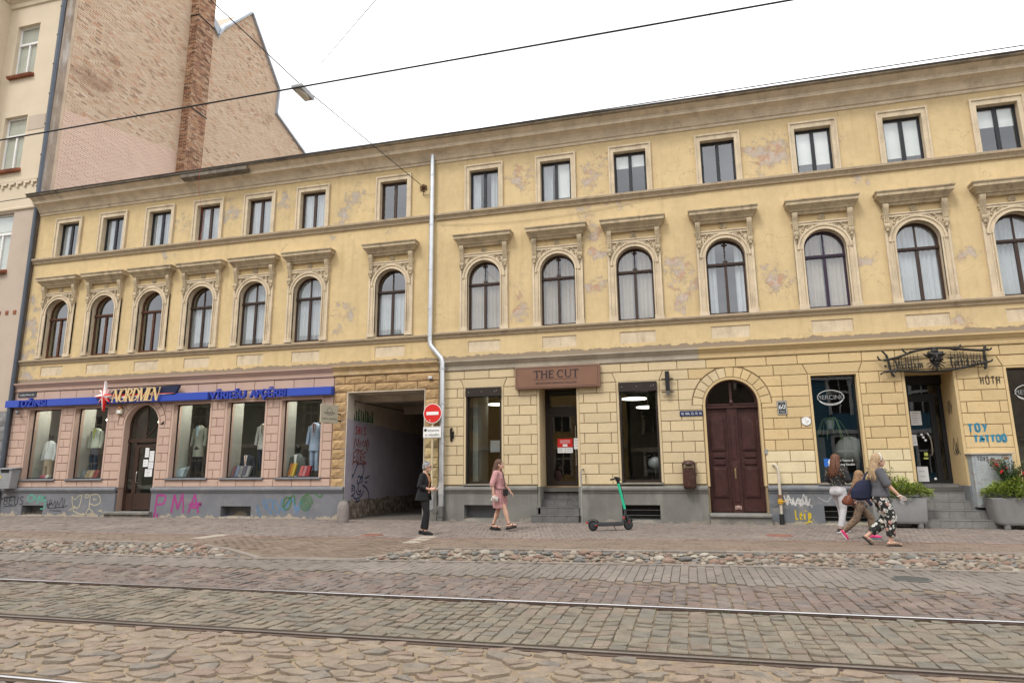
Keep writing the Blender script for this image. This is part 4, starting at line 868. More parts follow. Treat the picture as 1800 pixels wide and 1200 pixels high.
def brickwork(name, parent, H, poly, z0, z1, u0, u1, place, mt, proud=.010):
    """courses of separate bricks: place(u, z, d) maps wall coordinates and depth to a point"""
    V = []; F = []; Rr = []; k = 0; z = z0
    while z < z1:
        u = u0 - (.13 if k % 2 else 0)
        while u < u1:
            a, c = max(u, u0), min(u + .25, u1)
            if c - a > .05 and (poly is None or inside(poly, (a + c) / 2, z + .04)):
                d = proud + U(-.007, .007); n = len(V)
                for dd, ins in ((0, 0), (d, .004)):
                    V += [place(a + .003 + ins, z + ins, dd), place(c - .003 - ins, z + ins, dd), place(c - .003 - ins, z + .074 - ins, dd), place(a + .003 + ins, z + .074 - ins, dd)]
                F += [(n + 4, n + 5, n + 6, n + 7)] + [(n + i, n + (i + 1) % 4, n + 4 + (i + 1) % 4, n + 4 + i) for i in range(4)]; Rr += [random.random()] * 5
            u += .26
        z += .085; k += 1
    b = MB(); b.add(V, F); b.r = Rr; return b.build(name, mt, parent, rnd=True, recalc=False, kind='stuff')
XB = -22.66
b = MB(); b.prof([(p_[0] if p_[0] > .4 else .06, p_[1]) for p_ in prof], -22.76, XB); b.build('fire_wall', MT['mortar'], houseB)
brickwork('wall_brick', houseB, 0, prof, 10.9, 27.2, .5, 17.1, lambda u, z, d: (XB + d, u, z), MT['brick'])
b = MB(); b.box(XB - .02, XB + .05, .0, .34, 3.5, 26); b.build('edge_render', mat('grey_brown_render', (.33, .26, .20), .95, var=.2, dirt=(.62, .58, .54), dirtamt=.7, dscale=3, streak=True), houseB)
b = MB(); b.box(XB + .001, XB + .46, 6.32, 7.42, 11, 28.4); ch = b.build('chimney', MT['mortar'], houseB)
MT['brickdark'] = mat('sooty_brick', (.2, .1, .06), .95, cols=[(.33, .16, .09), (.24, .115, .07), (.42, .23, .13), (.18, .095, .06), (.38, .22, .13), (.48, .33, .22)], bump=.5, bscale=40, dirt=(.40, .30, .21), dirtamt=.5, dscale=.9)
brickwork('chimney_brick', ch, 0, None, 11, 28.4, 6.32, 7.42, lambda u, z, d: (XB + .46 + d, u, z), MT['brickdark']); brickwork('chimney_brick', ch, 0, None, 11, 28.4, XB + .0, XB + .46, lambda u, z, d: (u, 6.32 - d, z), MT['brickdark'])
for z in (18.6, 23.6): MB().box(XB + .0, XB + .50, 6.28, 7.46, z, z + .05).build('iron_band', MT['iron'], ch)
b = MB(); pr = [(7.44, 24.41), (8.19, 23.85), (8.64, 24.61), (10.68, 27.06), (13.57, 24.02), (13.46, 22.34), (16.47, 21.38), (17.2, 20.9)]
for (a, za), (c, zc) in zip(pr, pr[1:]):
    L = math.hypot(c - a, zc - za); ty, tz = (c - a) / L, (zc - za) / L; b.obox((XB - .15, (a + c) / 2 - tz * .03, (za + zc) / 2 + ty * .03), (.30, 0, 0), (0, ty * L / 2 + 0, tz * L / 2), (0, -tz * .05, ty * .05))
MT['flashing'] = mat('blue_grey_flashing', (.42, .46, .51), .5, metal=.2); b.build('roof_flashing', MT['flashing'], houseB)
b = MB(); b.obox((XB - .45, 7.95, 24.35), (.5, 0, 0), (0, .42, -.25), (0, .05, .30)); b.build('valley_sheet', MT['flashing'], houseB)
def pipe(name, pts, r, mt, label, brackets=(), n=10, cat='drainpipe', flat=1.0):
    t_ = thing(name, label, cat, (pts[-1][0], pts[-1][1], min(p_[2] for p_ in pts)))
    b = MB(); b.tube(pts, r, n); b.build('pipe', mt, t_, 50)
    for (x, y, z) in brackets: MB().lathe((x, y, z), [(r, -.02), (r + .012, -.02), (r + .012, .02), (r, .02)], n).build('collar', mt, t_, 50)
    return t_
dp = pipe('drainpipe', [(-22.66, -.14, 26), (-22.56, -.14, 11.7), (-22.54, -.14, 11.2), (-22.50, -.13, 6), (-22.47, -.13, .0)], .07, MT['darkpipe'], 'dark blue drainpipe between the tall beige house and the yellow house', [(-22.66 + .007 * k, -.14, 25.5 - k * 1.25) for k in range(12)])
dz = pipe('drainpipe', [(-7.06, -.12, 11.1), (-7.05, -.12, 5.05), (-7.03, -.12, 4.90), (-6.68, -.15, 4.50), (-6.64, -.16, 4.38), (-6.63, -.16, .38)], .075, MT['zinc'], 'shiny zinc drainpipe with an offset bend at the passage arch', [(-7.06, -.12, z) for z in (10.2, 8.6, 7.2, 6.0, 5.2)] + [(-6.63, -.16, z) for z in (4.2, 3.2, 2.1, 1.15, .7)], 14)
b = MB(); b.box(-6.72, -6.54, -.28, -.06, .10, .40); b.box(-6.71, -6.55, -.27, -.06, -.05, .10); b.build('drain_socket', MT['castiron'], dz, bevel=.012)
b = MB(); b.lathe((-6.76, -.29, .27), [(0, 0), (.085, 0), (.085, -.03), (.06, -.035), (0, -.035)], 14, 'y'); b.build('valve_cap', MT['castiron'], dz)
MB().lathe((-6.634, -.16, .86), [(.0765, -.17), (.0785, -.17), (.0785, .17), (.0765, .17)], 14).build('bright_sleeve', mat('bright_zinc', (.78, .79, .8), .3, metal=.7), dz, 50)
# ---------------------------------------------------------------- street: sidewalk, cobbled bank, paver strip, setts, rails, fieldstones
def lerp_poly(pts, x):
    for (a, ya), (c, yc) in zip(pts, pts[1:]):
        if x <= c: return ya + (yc - ya) * max(0.0, (x - a)) / (c - a)
    return pts[-1][1]
TOPL = [(-34, -6.5), (-11, -6.57), (-9.0, -6.51), (-8.3, -6.75), (-7.5, -7.25), (-5.35, -7.12), (-4.9, -6.66), (-4.5, -6.5), (-2, -6.31), (1.6, -5.95), (4.1, -5.54), (14, -4.6)]
BOTL = [(-34, -7.55), (-12.8, -7.46), (-10.3, -7.33), (-7.5, -7.28), (-5.35, -7.14), (-1.94, -6.80), (1.47, -6.57), (3.7, -6.5), (14, -6.2)]
RED = [(-34, -4.68), (-10, -4.95), (-5, -4.7), (1.85, -4.02), (14, -3.75)]
ZR = -.13
def ztop(x, y):
    """sidewalk height: level, ramping down to the roadway at the passage drive"""
    k = max(0.0, min(1.0, (x + 9.1) / 1.3)) * max(0.0, min(1.0, (-4.7 - x) / .7))
    r_ = max(0.0, min(1.0, (-4.6 - y) / 2.5)); return ZR * k * r_
MT['sand'+'joint'] = mat('sandy_joint', (.185, .142, .098), .95, var=.2, scale=5, fine=120, bump=.4, bscale=150, bdist=.006, dirt=(.11, .10, .055), dirtamt=.45, dscale=3)
gm = MB(); gm.add([(-300, -300, ZR - .05), (300, -300, ZR - .05), (300, 300, ZR - .05), (-300, 300, ZR - .05)], [(0, 1, 2, 3)])
ground = gm.build('ground', mat('far_ground', (.16, .145, .13), .95), kind='structure')
MB().add([(-34, -14.6, ZR - .020), (14, -14.6, ZR - .020), (14, -6.0, ZR - .020), (-34, -6.0, ZR - .020)], [(0, 1, 2, 3)]).build('roadway', MT['sandjoint'], kind='structure')
roadway = bpy.data.objects['roadway']
# sidewalk bed
def sheet(xs, f0, f1, zf, n=6):
    b = MB(); vs = []
    for x in xs:
        for j in range(n + 1): y = f0(x) + (f1(x) - f0(x)) * j / n; vs.append((x, y, zf(x, y)))
    return b.add(vs, [[i * (n + 1) + j, i * (n + 1) + j + 1, (i + 1) * (n + 1) + j + 1, (i + 1) * (n + 1) + j] for i in range(len(xs) - 1) for j in range(n)])
XS = [-34 + .5 * k for k in range(97)]
sheet(XS, lambda x: .3, lambda x: lerp_poly(TOPL, x), lambda x, y: ztop(x, y) - .008, 14).build('sidewalk', MT['sandjoint'], kind='structure', recalc=True)
sidewalk = bpy.data.objects['sidewalk']
sheet([-9.8, -9.2, -8.5, -7.8, -7.2], lambda x: 8.6, lambda x: .29, lambda x, y: -.004, 8).build('passage_floor', mat('passage_cobble', (.13, .115, .10), .95, var=.25, scale=8, bump=.8, bscale=14, bdist=.03), kind='structure')
PAV = [(0.186, 0.155, 0.135), (0.206, 0.171, 0.147), (0.171, 0.143, 0.127), (0.198, 0.158, 0.135), (0.182, 0.158, 0.143), (0.218, 0.182, 0.158)]
MT['paver'] = mat('pinkish_grey_paver', PAV[0], .9, cols=PAV, var=.14, scale=.8, fine=60, dirt=(.22, .185, .16), dirtamt=.4, dscale=1.2)
MT['paver_brown'] = mat('brown_clinker_paver', (.30, .22, .165), .9, cols=[(0.179, 0.137, 0.104), (0.166, 0.125, 0.096), (0.190, 0.145, 0.111), (0.171, 0.130, 0.099)], var=.12, scale=.8, fine=60, dirt=(.22, .16, .12), dirtamt=.3, dscale=1.5)
MT['paver_red'] = mat('red_edge_paver', (.28, .14, .11), .9, cols=[(0.198, 0.122, 0.104), (0.180, 0.108, 0.090), (0.216, 0.140, 0.117)], var=.1)
MT['paver_road'] = mat('grey_road_paver', (.30, .265, .235), .9, cols=[(0.178, 0.155, 0.132), (0.162, 0.143, 0.125), (0.190, 0.163, 0.140), (0.170, 0.147, 0.129)], var=.16, scale=.7, fine=50, dirt=(.20, .17, .15), dirtamt=.4, dscale=1.0)
P, S = [], []
y = -.06; k = 0
while y > -4.95:     # header bond: slim pavers lying across the walk
    x = -30 + (.05 if k % 2 else 0)
    while x < 11.5:
        yr = lerp_poly(RED, x)
        if y - .10 > yr + .06: P.append((x, y - .10)); S.append((.05, .10))
        x += .1
    y -= .2; k += 1
field('paver', P, S, MT['paver'], sidewalk, .007, .03, .0016, ztop, .004, kind='stuff')
P, S = [], []
x = -30
while x < 11.5: yr = lerp_poly(RED, x); P.append((x, yr)); S.append((.1, .055)); x += .2
field('red_paver', P, S, MT['paver_red'], sidewalk, .008, .03, .0016, ztop, .004, kind='stuff')
P, S = [], []
y = -4.0; k = 0
while y > -7.4:
    x = -30 + (.11 if k % 2 else 0)
    while x < 11.5:
        yr = lerp_poly(RED, x); yt = lerp_poly(TOPL, x)
        if y + .055 < yr - .06 and y - .055 > yt + .14: P.append((x, y)); S.append((.11, .055))
        x += .22
    y -= .11; k += 1
field('brown_paver', P, S, MT['paver_brown'], sidewalk, .007, .03, .0016, ztop, .004, kind='stuff')
# pale tactile slabs
MT['pale_slab'] = mat('pale_guide_slab', (.33, .285, .235), .9, var=.1)
for (xa, xb, ya, yb) in ((-5.42, -5.08, -5.42, -4.38), (-10.05, -9.72, -5.68, -4.78)):
    for k in range(3):
        y0, y1 = ya + (yb - ya) * k / 3, ya + (yb - ya) * (k + 1) / 3
        b = MB(); z = min(ztop(xa, y0), ztop(xb, y1)); b.box(xa, xb, y0 + .004, y1 - .004, -.12, .005 + ztop((xa + xb) / 2, (y0 + y1) / 2)); b.build('guide_slab', MT['pale_slab'], sidewalk, bevel=.003)
# kerb stones on both edges of the bank
MT['kerb'] = mat('grey_kerb_stone', (.205, .178, .155), .9, var=.15, rvar=.12, bump=.3, dirt=(.19, .15, .11), dirtamt=.5)
for poly, hw, zk, nm in ((TOPL, .06, 0, 'kerb_stone'), (BOTL, .05, ZR, 'edging_stone')):
    x = -24.0
    while x < 9.5:
        x1 = x + .98
        if not (-9.0 < x1 and x < -5.0 and nm == 'kerb_stone') or True:
            a = Vector((x, lerp_poly(poly, x), 0)); c = Vector((x1, lerp_poly(poly, x1), 0)); d = (c - a); L = d.length; d.normalize(); q = Vector((-d.y, d.x, 0)); sh = hw if nm == 'kerb_stone' else -hw
            za = (ztop(x, a.y + .1) if zk == 0 else ZR) + .010; zc = (ztop(x1, c.y + .1) if zk == 0 else ZR) + .010
            b = MB(); mid = (a + c) / 2 + q * sh; b.obox((mid.x, mid.y, (za + zc) / 2 - .07), tuple(d * (L / 2 - .005) + Vector((0, 0, (zc - za) / 2))), tuple(q * hw), (0, 0, .07)); b.build(nm, MT['kerb'], sidewalk if nm == 'kerb_stone' else roadway, bevel=.008)
        x = x1
# cobbles set in the sloping bank
MT['bankstone'] = mat('mixed_fieldstone', (.3, .25, .2), .85, cols=[(0.207, 0.171, 0.140), (0.230, 0.171, 0.131), (0.162, 0.151, 0.135), (0.270, 0.230, 0.184), (0.198, 0.131, 0.101), (0.135, 0.132, 0.124), (0.234, 0.194, 0.153), (0.306, 0.279, 0.234), (0.216, 0.151, 0.117), (0.184, 0.158, 0.126)], var=.2, scale=9, fine=70, bump=.3, bscale=50, dirt=(.27, .21, .15), dirtamt=.35, dscale=6)
bank = sheet([x for x in np.arange(-34, 14.1, .3)], lambda x: lerp_poly(TOPL, x) + .02, lambda x: lerp_poly(BOTL, x) - .02, lambda x, y: (lambda t_: ztop(x, lerp_poly(TOPL, x)) * (1 - t_) + ZR * t_ - .018)(min(1, max(0, (lerp_poly(TOPL, x) - y) / max(.05, lerp_poly(TOPL, x) - lerp_poly(BOTL, x))))), 3).build('cobbled_bank', mat('bank_mortar', (.205, .17, .13), .95, var=.25, scale=9, bump=.6, bscale=70), kind='structure')
def pebble(seed):
    r_ = random.Random(seed); bm = bmesh.new(); bmesh.ops.create_icosphere(bm, subdivisions=2, radius=1.0)
    dirs = [(Vector((r_.gauss(0, 1), r_.gauss(0, 1), r_.gauss(0, 1))).normalized(), r_.uniform(.62, .95)) for _ in range(9)]
    for v in bm.verts:
        d = v.co.normalized(); k = 1.0
        for q, h in dirs:
            c = d.dot(q)
            if c > .05: k = min(k, h / c)
        v.co = d * (k * .55 + min(k, 1) * .45)
    me = bpy.data.meshes.new('pebble'); bm.to_mesh(me); bm.free(); me.materials.append(MT['bankstone']); me.polygons.foreach_set('use_smooth', [True] * len(me.polygons)); me.set_sharp_from_angle(angle=math.radians(38)); return me
PEB = [pebble(k) for k in range(8)]
spots = []; grid = {}
def free(x, y, r_):
    c = .25; i, j = int(x // c), int(y // c)
    for a in (i - 1, i, i + 1):
        for e in (j - 1, j, j + 1):
            for (px, py, pr) in grid.get((a, e), ()):
                if (px - x) ** 2 + (py - y) ** 2 < ((pr + r_) * .80) ** 2: return False
    return True
rr = random.Random(11)
for rad_lo, rad_hi, tries in ((.075, .105, 500), (.05, .075, 7000), (.028, .048, 14000)):
    for _ in range(tries):
        x = rr.uniform(-27, 9.0); yt, yb = lerp_poly(TOPL, x), lerp_poly(BOTL, x); r_ = rr.uniform(rad_lo, rad_hi)
        if yt - yb < 2 * r_: continue
        y = rr.uniform(yb + r_ * .8, yt - r_ * .8)
        if free(x, y, r_): grid.setdefault((int(x // .25), int(y // .25)), []).append((x, y, r_)); spots.append((x, y, r_))
spots.sort(key=lambda s: -(s[2] / math.hypot(s[0], s[1] + 17.6)) if -14 < s[0] < 5 else 0)
rest = MB()
for i, (x, y, r_) in enumerate(spots):
    yt, yb = lerp_poly(TOPL, x), lerp_poly(BOTL, x); t_ = (yt - y) / max(.05, yt - yb); zt_ = ztop(x, yt); z = zt_ * (1 - t_) + ZR * t_ - .012
    rot = Matrix.Rotation(rr.uniform(0, 6.3), 4, 'Z') @ Matrix.Rotation(rr.uniform(-.3, .3), 4, 'X'); sxx, syy, szz = r_ * rr.uniform(1.0, 1.3), r_ * rr.uniform(.85, 1.1), r_ * rr.uniform(.48, .68)
    if i < 300:
        o = link('cobble', PEB[i % 8], bank); o.matrix_basis = Matrix.Translation((x, y, z)) @ rot @ Matrix.Diagonal((sxx, syy, szz, 1))
    else:
        me = PEB[i % 8]; M_ = Matrix.Translation((x, y, z)) @ rot @ Matrix.Diagonal((sxx, syy, szz, 1)); rest.add([M_ @ v.co for v in me.vertices], [list(p_.vertices) for p_ in me.polygons], rr.random())
rest.build('small_cobble', MT['bankstone'], bank, 38, rnd=True, recalc=False, kind='stuff')
# paver strip along the gutter
P, S = [], []
x = -30
while x < 12:
    yb = lerp_poly(BOTL, x) - .11; y = yb - .115 - (.0 if int(round((x + 30) / .118)) % 2 else .115)
    while y - .115 > -8.47: P.append((x, y)); S.append((.059, .115)); y -= .23
    x += .118
field('road_paver', P, S, MT['paver_road'], roadway, .008, .04, .002, lambda x, y: ZR, .005, kind='stuff')
# setts
MT['sett_red'] = mat('reddish_sett', (.2, .15, .14), .8, cols=[(0.148, 0.115, 0.098), (0.137, 0.108, 0.095), (0.161, 0.118, 0.100), (0.142, 0.122, 0.109), (0.152, 0.113, 0.095), (0.163, 0.130, 0.112), (0.130, 0.111, 0.100)], var=.2, scale=6, fine=60, bump=.35, bscale=45, dirt=(.27, .215, .16), dirtamt=.4, dscale=2)
MT['sett'] = mat('greenish_grey_sett', (.24, .22, .19), .8, cols=[(0.163, 0.140, 0.105), (0.168, 0.146, 0.111), (0.149, 0.134, 0.106), (0.175, 0.148, 0.113), (0.162, 0.134, 0.105), (0.145, 0.132, 0.108), (0.178, 0.140, 0.109), (0.157, 0.140, 0.111)], var=.2, scale=6, fine=60, bump=.35, bscale=45, dirt=(.30, .24, .175), dirtamt=.45, dscale=2)
def sett_mesh(seed, mt):
    """rounded block top: two rings and a slightly domed, chipped face; unit half sizes"""
    r_ = random.Random(seed); n = 12; pts = []
    for k in range(n):
        a = 2 * PI * (k + .5) / n; c, s_ = math.cos(a), math.sin(a); q = 1 / max(abs(c), abs(s_)); q = min(q, 1.36) * (1 + r_.uniform(-.06, .03)); pts.append((c * q, s_ * q))
    b = MB(); z0 = r_.uniform(-.15, .15), r_.uniform(-.15, .15)
    rings = [[(x, y, -1.0) for x, y in pts], [(x, y, -.12 + r_.uniform(-.12, .1)) for x, y in pts], [(x * .95, y * .945, .12 + z0[0] * x + z0[1] * y + r_.uniform(-.05, .05)) for x, y in pts], [(x * .45, y * .45, .2 + z0[0] * x * .5) for x, y in pts]]
    b.loft(rings); return b.mesh('sett', mt, 42)
SM = [sett_mesh(k, MT['sett']) for k in range(8)]; SR = [sett_mesh(k + 20, MT['sett_red']) for k in range(8)]
def sett_rows(y0, y1, x0, x1, ww, ll):
    """courses running across the street: each course is ww wide, its stones ll long, all a little uneven"""
    out = []; x = x0
    while x < x1:
        w = ww * rr.uniform(.85, 1.15); y = y0 + rr.uniform(-.06, .0)
        while y < y1 - .05:
            l = ll * rr.uniform(.78, 1.25); a, c = max(y, y0), min(y + l, y1)
            if y1 - c < .06: c = y1
            if c - a > .04: out.append((x + w / 2 + rr.uniform(-.004, .004), (a + c) / 2, w / 2 - .003 + rr.uniform(-.004, .001), (c - a) / 2 - .003 + rr.uniform(-.005, .001)))
            y = c if c == y1 else y + l
        x += w
    return out
def lay(setts, meshes, nmax, name, parent, zz=ZR):
    key = lambda s: (abs(s[0] - (s[1] + 17.6) * -.26) > (s[1] + 17.6) * .86, math.hypot(s[0], s[1] + 17.6))
    setts = sorted(setts, key=key); rest_ = MB()
    for i, (x, y, hx, hy) in enumerate(setts):
        M_ = Matrix.Translation((x, y, zz + rr.uniform(-.006, .004) - .012)) @ Matrix.Rotation(rr.uniform(-.04, .04), 4, 'Z') @ Matrix.Rotation(rr.uniform(-.03, .03), 4, 'X') @ Matrix.Rotation(rr.uniform(-.03, .03), 4, 'Y') @ Matrix.Diagonal((hx, hy, .05, 1)); me = meshes[i % len(meshes)]
        if i < nmax: o = link(name, me, parent); o.matrix_basis = M_
        else: rest_.add([M_ @ v.co for v in me.vertices], [list(p_.vertices) for p_ in me.polygons], rr.random())
    rest_.build('small_' + name, me.materials[0], parent, 42, rnd=True, recalc=False, kind='stuff')
YA, YB, YC = -10.05, -11.955, -13.58
lay(sett_rows(YB + .10, YA - .10, -26, 10, .150, .195), SM, 300, 'sett', roadway)
lay(sett_rows(YA + .06, -8.475, -28, 10, .155, .185), SR, 300, 'red_sett', roadway)
MB().add([(-34, -14.6, ZR - .011), (14, -14.6, ZR - .011), (14, YB - .09, ZR - .011), (-34, YB - .09, ZR - .011)], [(0, 1, 2, 3)]).build('sand_bed', mat('sand_bed', (.235, .178, .118), .95, var=.22, scale=4, fine=140, bump=.5, bscale=120, bdist=.006, dirt=(.14, .12, .06), dirtamt=.4, dscale=2), roadway)
# irregular fieldstones between the two tracks
MT['field'] = mat('flat_fieldstone', (.28, .23, .19), .75, cols=[(0.206, 0.163, 0.122), (0.194, 0.155, 0.119), (0.221, 0.168, 0.126), (0.181, 0.155, 0.126), (0.203, 0.149, 0.114), (0.227, 0.182, 0.137), (0.166, 0.145, 0.122), (0.209, 0.168, 0.126), (0.197, 0.153, 0.117), (0.215, 0.173, 0.128)], var=.22, scale=7, fine=60, bump=.8, bscale=22, bdist=.012, dirt=(.28, .215, .145), dirtamt=.55, dscale=4)
def voronoi_cells(x0, x1, y0, y1, nx, ny, ax):
    pts = [((x0 + (i + .5 + rr.uniform(-.42, .42) + (.5 if j % 2 else 0)) * (x1 - x0) / nx), y0 + (j + .5 + rr.uniform(-.38, .38)) * (y1 - y0) / ny) for i in range(-1, nx + 1) for j in range(-1, ny + 1)]
    A = np.array(pts) * np.array([1 / ax, 1]); out = []
    for i, p_ in enumerate(pts):
        if not (x0 < p_[0] < x1 and y0 < p_[1] < y1): continue
        d2 = ((A - A[i]) ** 2).sum(1); nb = np.argsort(d2)[1:15]; q = A[i]; s_ = 1.0; poly = [q + np.array(v) for v in ((-s_, -s_), (s_, -s_), (s_, s_), (-s_, s_))]
        for j in nb:
            m_ = (A[j] + q) / 2; nrm = A[j] - q; new = []
            for k in range(len(poly)):
                a, c = poly[k], poly[(k + 1) % len(poly)]; da, dc = np.dot(a - m_, nrm), np.dot(c - m_, nrm)
                if da <= 0: new.append(a)
                if (da < 0) != (dc < 0): new.append(a + (c - a) * da / (da - dc))
            poly = new
            if len(poly) < 3: break
        if len(poly) >= 3: out.append((p_, [(v[0] * ax, min(max(v[1], y0), y1)) for v in poly]))
    return out
def fieldstone(poly, c):
    """flat-topped irregular stone from its cell: corners cut, edges rounded, top a little tilted"""
    P = [Vector((p_[0], p_[1])) for p_ in poly]; q = sum(P, Vector((0, 0))) / len(P); pts = []
    for i in range(len(P)):
        a, b_, d = P[i - 1], P[i], P[(i + 1) % len(P)]
        ck = rr.uniform(.10, .24); pts += [b_ + (a - b_) * ck, b_ + (d - b_) * ck]
    g_ = rr.choice([rr.uniform(.003, .010), rr.uniform(.008, .024)]); pts = [q + (p_ - q) * max(.3, 1 - g_ / max(.03, (p_ - q).length)) * rr.uniform(.94, 1.0) for p_ in pts]
    tx, ty, h = rr.uniform(-.08, .08), rr.uniform(-.08, .10), rr.uniform(-.009, .012); zf = lambda p_: h + tx * (p_.x - q.x) + ty * (p_.y - q.y)
    b = MB(); b.loft([[(p_.x - q.x, p_.y - q.y, -.06) for p_ in pts], [(p_.x - q.x, p_.y - q.y, zf(p_) - .022 + rr.uniform(-.006, .004)) for p_ in pts]] + [[((p_.x - q.x) * k, (p_.y - q.y) * k, zf(q + (p_ - q) * k) + dz_ + rr.uniform(-.003, .003)) for p_ in pts] for k, dz_ in ((.93, -.004), (.5, .002))])
    return b, q
cells = voronoi_cells(-9.5, 4.2, YC + .08, YB - .10, 60, 11, 1.5)
cells.sort(key=lambda c_: (not (-8.5 < c_[0][0] < 3.2), math.hypot(c_[0][0], c_[0][1] + 17.6))); rest = MB()
for i, (p_, poly) in enumerate(cells):
    b, q = fieldstone(poly, p_)
    if i < 300: link('fieldstone', b.mesh('fieldstone', MT['field'], 34), roadway, loc=(q.x, q.y, ZR + .003))
    else: rest.add([(v[0] + q.x, v[1] + q.y, v[2] + ZR + .003) for v in b.v], b.f, rr.random())
for x0, x1 in ((-24, -9.5), (4.2, 10)):
    for p_, poly in voronoi_cells(x0, x1, YC + .08, YB - .10, int((x1 - x0) * 3.6), 8, 1.45): b, q = fieldstone(poly, p_); rest.add([(v[0] + q.x, v[1] + q.y, v[2] + ZR + .003) for v in b.v], b.f, rr.random())
for p_, poly in voronoi_cells(-8, 5, -14.6, YC - .08, 40, 5, 1.45): b, q = fieldstone(poly, p_); rest.add([(v[0] + q.x, v[1] + q.y, v[2] + ZR + .003) for v in b.v], b.f, rr.random())
rest.build('small_fieldstone', MT['field'], roadway, 34, rnd=True, recalc=False, kind='stuff')
# rails
MT['railsteel'] = mat('worn_rail_steel', (.50, .49, .50), .25, metal=1.0, var=.08)
MT['raildark'] = mat('dull_brown_rail', (.17, .145, .125), .4, metal=.8, var=.15)
MT['railrust'] = mat('rusty_rail_side', (.10, .07, .055), .7, metal=.4, var=.3, scale=10, bump=.3)
for y, sg, lb in ((YA, -1, 'bright polished tram rail between red setts and grey setts, farthest from the camera'), (YB, 1, 'dark grooved tram rail between the grey setts and the irregular fieldstones'), (YC, -1, 'tram rail at the near edge of the irregular fieldstones')):
    tr = thing('tram_rail', lb, 'rail', (-8, y, ZR), 0, 'tram rails')
    b = MB(); b.prof([(y - .028 , ZR - .05), (y + .028, ZR - .05), (y + .028, ZR + .006), (y + .016, ZR + .012), (y - .016, ZR + .012), (y - .028, ZR + .006)], -34, 14); b.build('rail_head', MT['railsteel'] if y != YB else MT['raildark'], tr)
    b = MB(); a, c = sorted((y + sg * .028, y + sg * .068)); b.box(-34, 14, a + .001, c - .001, ZR - .06, ZR - .028); b.build('groove', MT['railrust'], tr)
    b = MB(); a, c = sorted((y + sg * .068, y + sg * .088)); b.box(-34, 14, a, c, ZR - .06, ZR + .004); b.build('guard_lip', MT['raildark'] if y == YB else MT['railrust'], tr)
    if y == YB: b = MB(); b.box(-34, 14, y - .085, y - .03, ZR - .06, ZR - .006); b.build('web_edge', MT['railrust'], tr)
# iron covers
def cover(x, y, z, r_, label, mt, name='manhole_cover', cat='cover'):
    c = thing(name, label, cat, (x, y, z)); b = MB(); b.lathe((0, 0, 0), [(r_, -.02), (r_, .008), (r_ * .88, .010), (r_ * .88, .004), (0, .004)], 24); b.build('rim', mt, c, 40, local=True)
    b = MB()
    for k in range(-3, 4):
        w = math.sqrt(max(0, (r_ * .8) ** 2 - (k * r_ * .22) ** 2))
        if w > .02: b.box(-w, w, k * r_ * .22 - r_ * .04, k * r_ * .22 + r_ * .04, .003, .010)
    b.build('rib', mt, c, local=True)
cover(2.73, -7.53, ZR + .004, .24, 'round iron drain cover in the grey paver strip beside the tram setts', MT['castiron'])
rustc = mat('rusty_red_cover', (.26, .13, .10), .8, var=.2)
cover(-6.58, -4.35, .004, .24, 'rusty round utility cover in the drive before the passage', rustc); cover(1.67, -3.04, .004, .26, 'rusty round utility cover on the sidewalk before the oxblood door', rustc)
# weeds in the joints
MT['weed'] = mat('joint_grass', (.09, .13, .035), .8, cols=[(.08, .12, .03), (.12, .15, .05), (.14, .15, .06)], const=False)
b = MB()
for _ in range(190):
    x = rr.uniform(-8, 4); y = rr.choice([rr.uniform(YC, YB), rr.uniform(YB, YA), rr.uniform(YC, YB), YA - .1, YB + .09, YB + .09]); 
    for q in range(rr.randint(4, 9)):
        a = rr.uniform(0, 6.3); l = rr.uniform(.01, .032); px, py = x + rr.uniform(-.03, .03), y + rr.uniform(-.02, .02); b.add([(px - .003, py, ZR - .012), (px + .003, py, ZR - .012), (px + math.cos(a) * l, py + math.sin(a) * l, ZR + l * .5)], [(0, 1, 2)], rr.random())
b.build('joint_weeds', MT['weed'], None, rnd=True, recalc=False, kind='stuff')
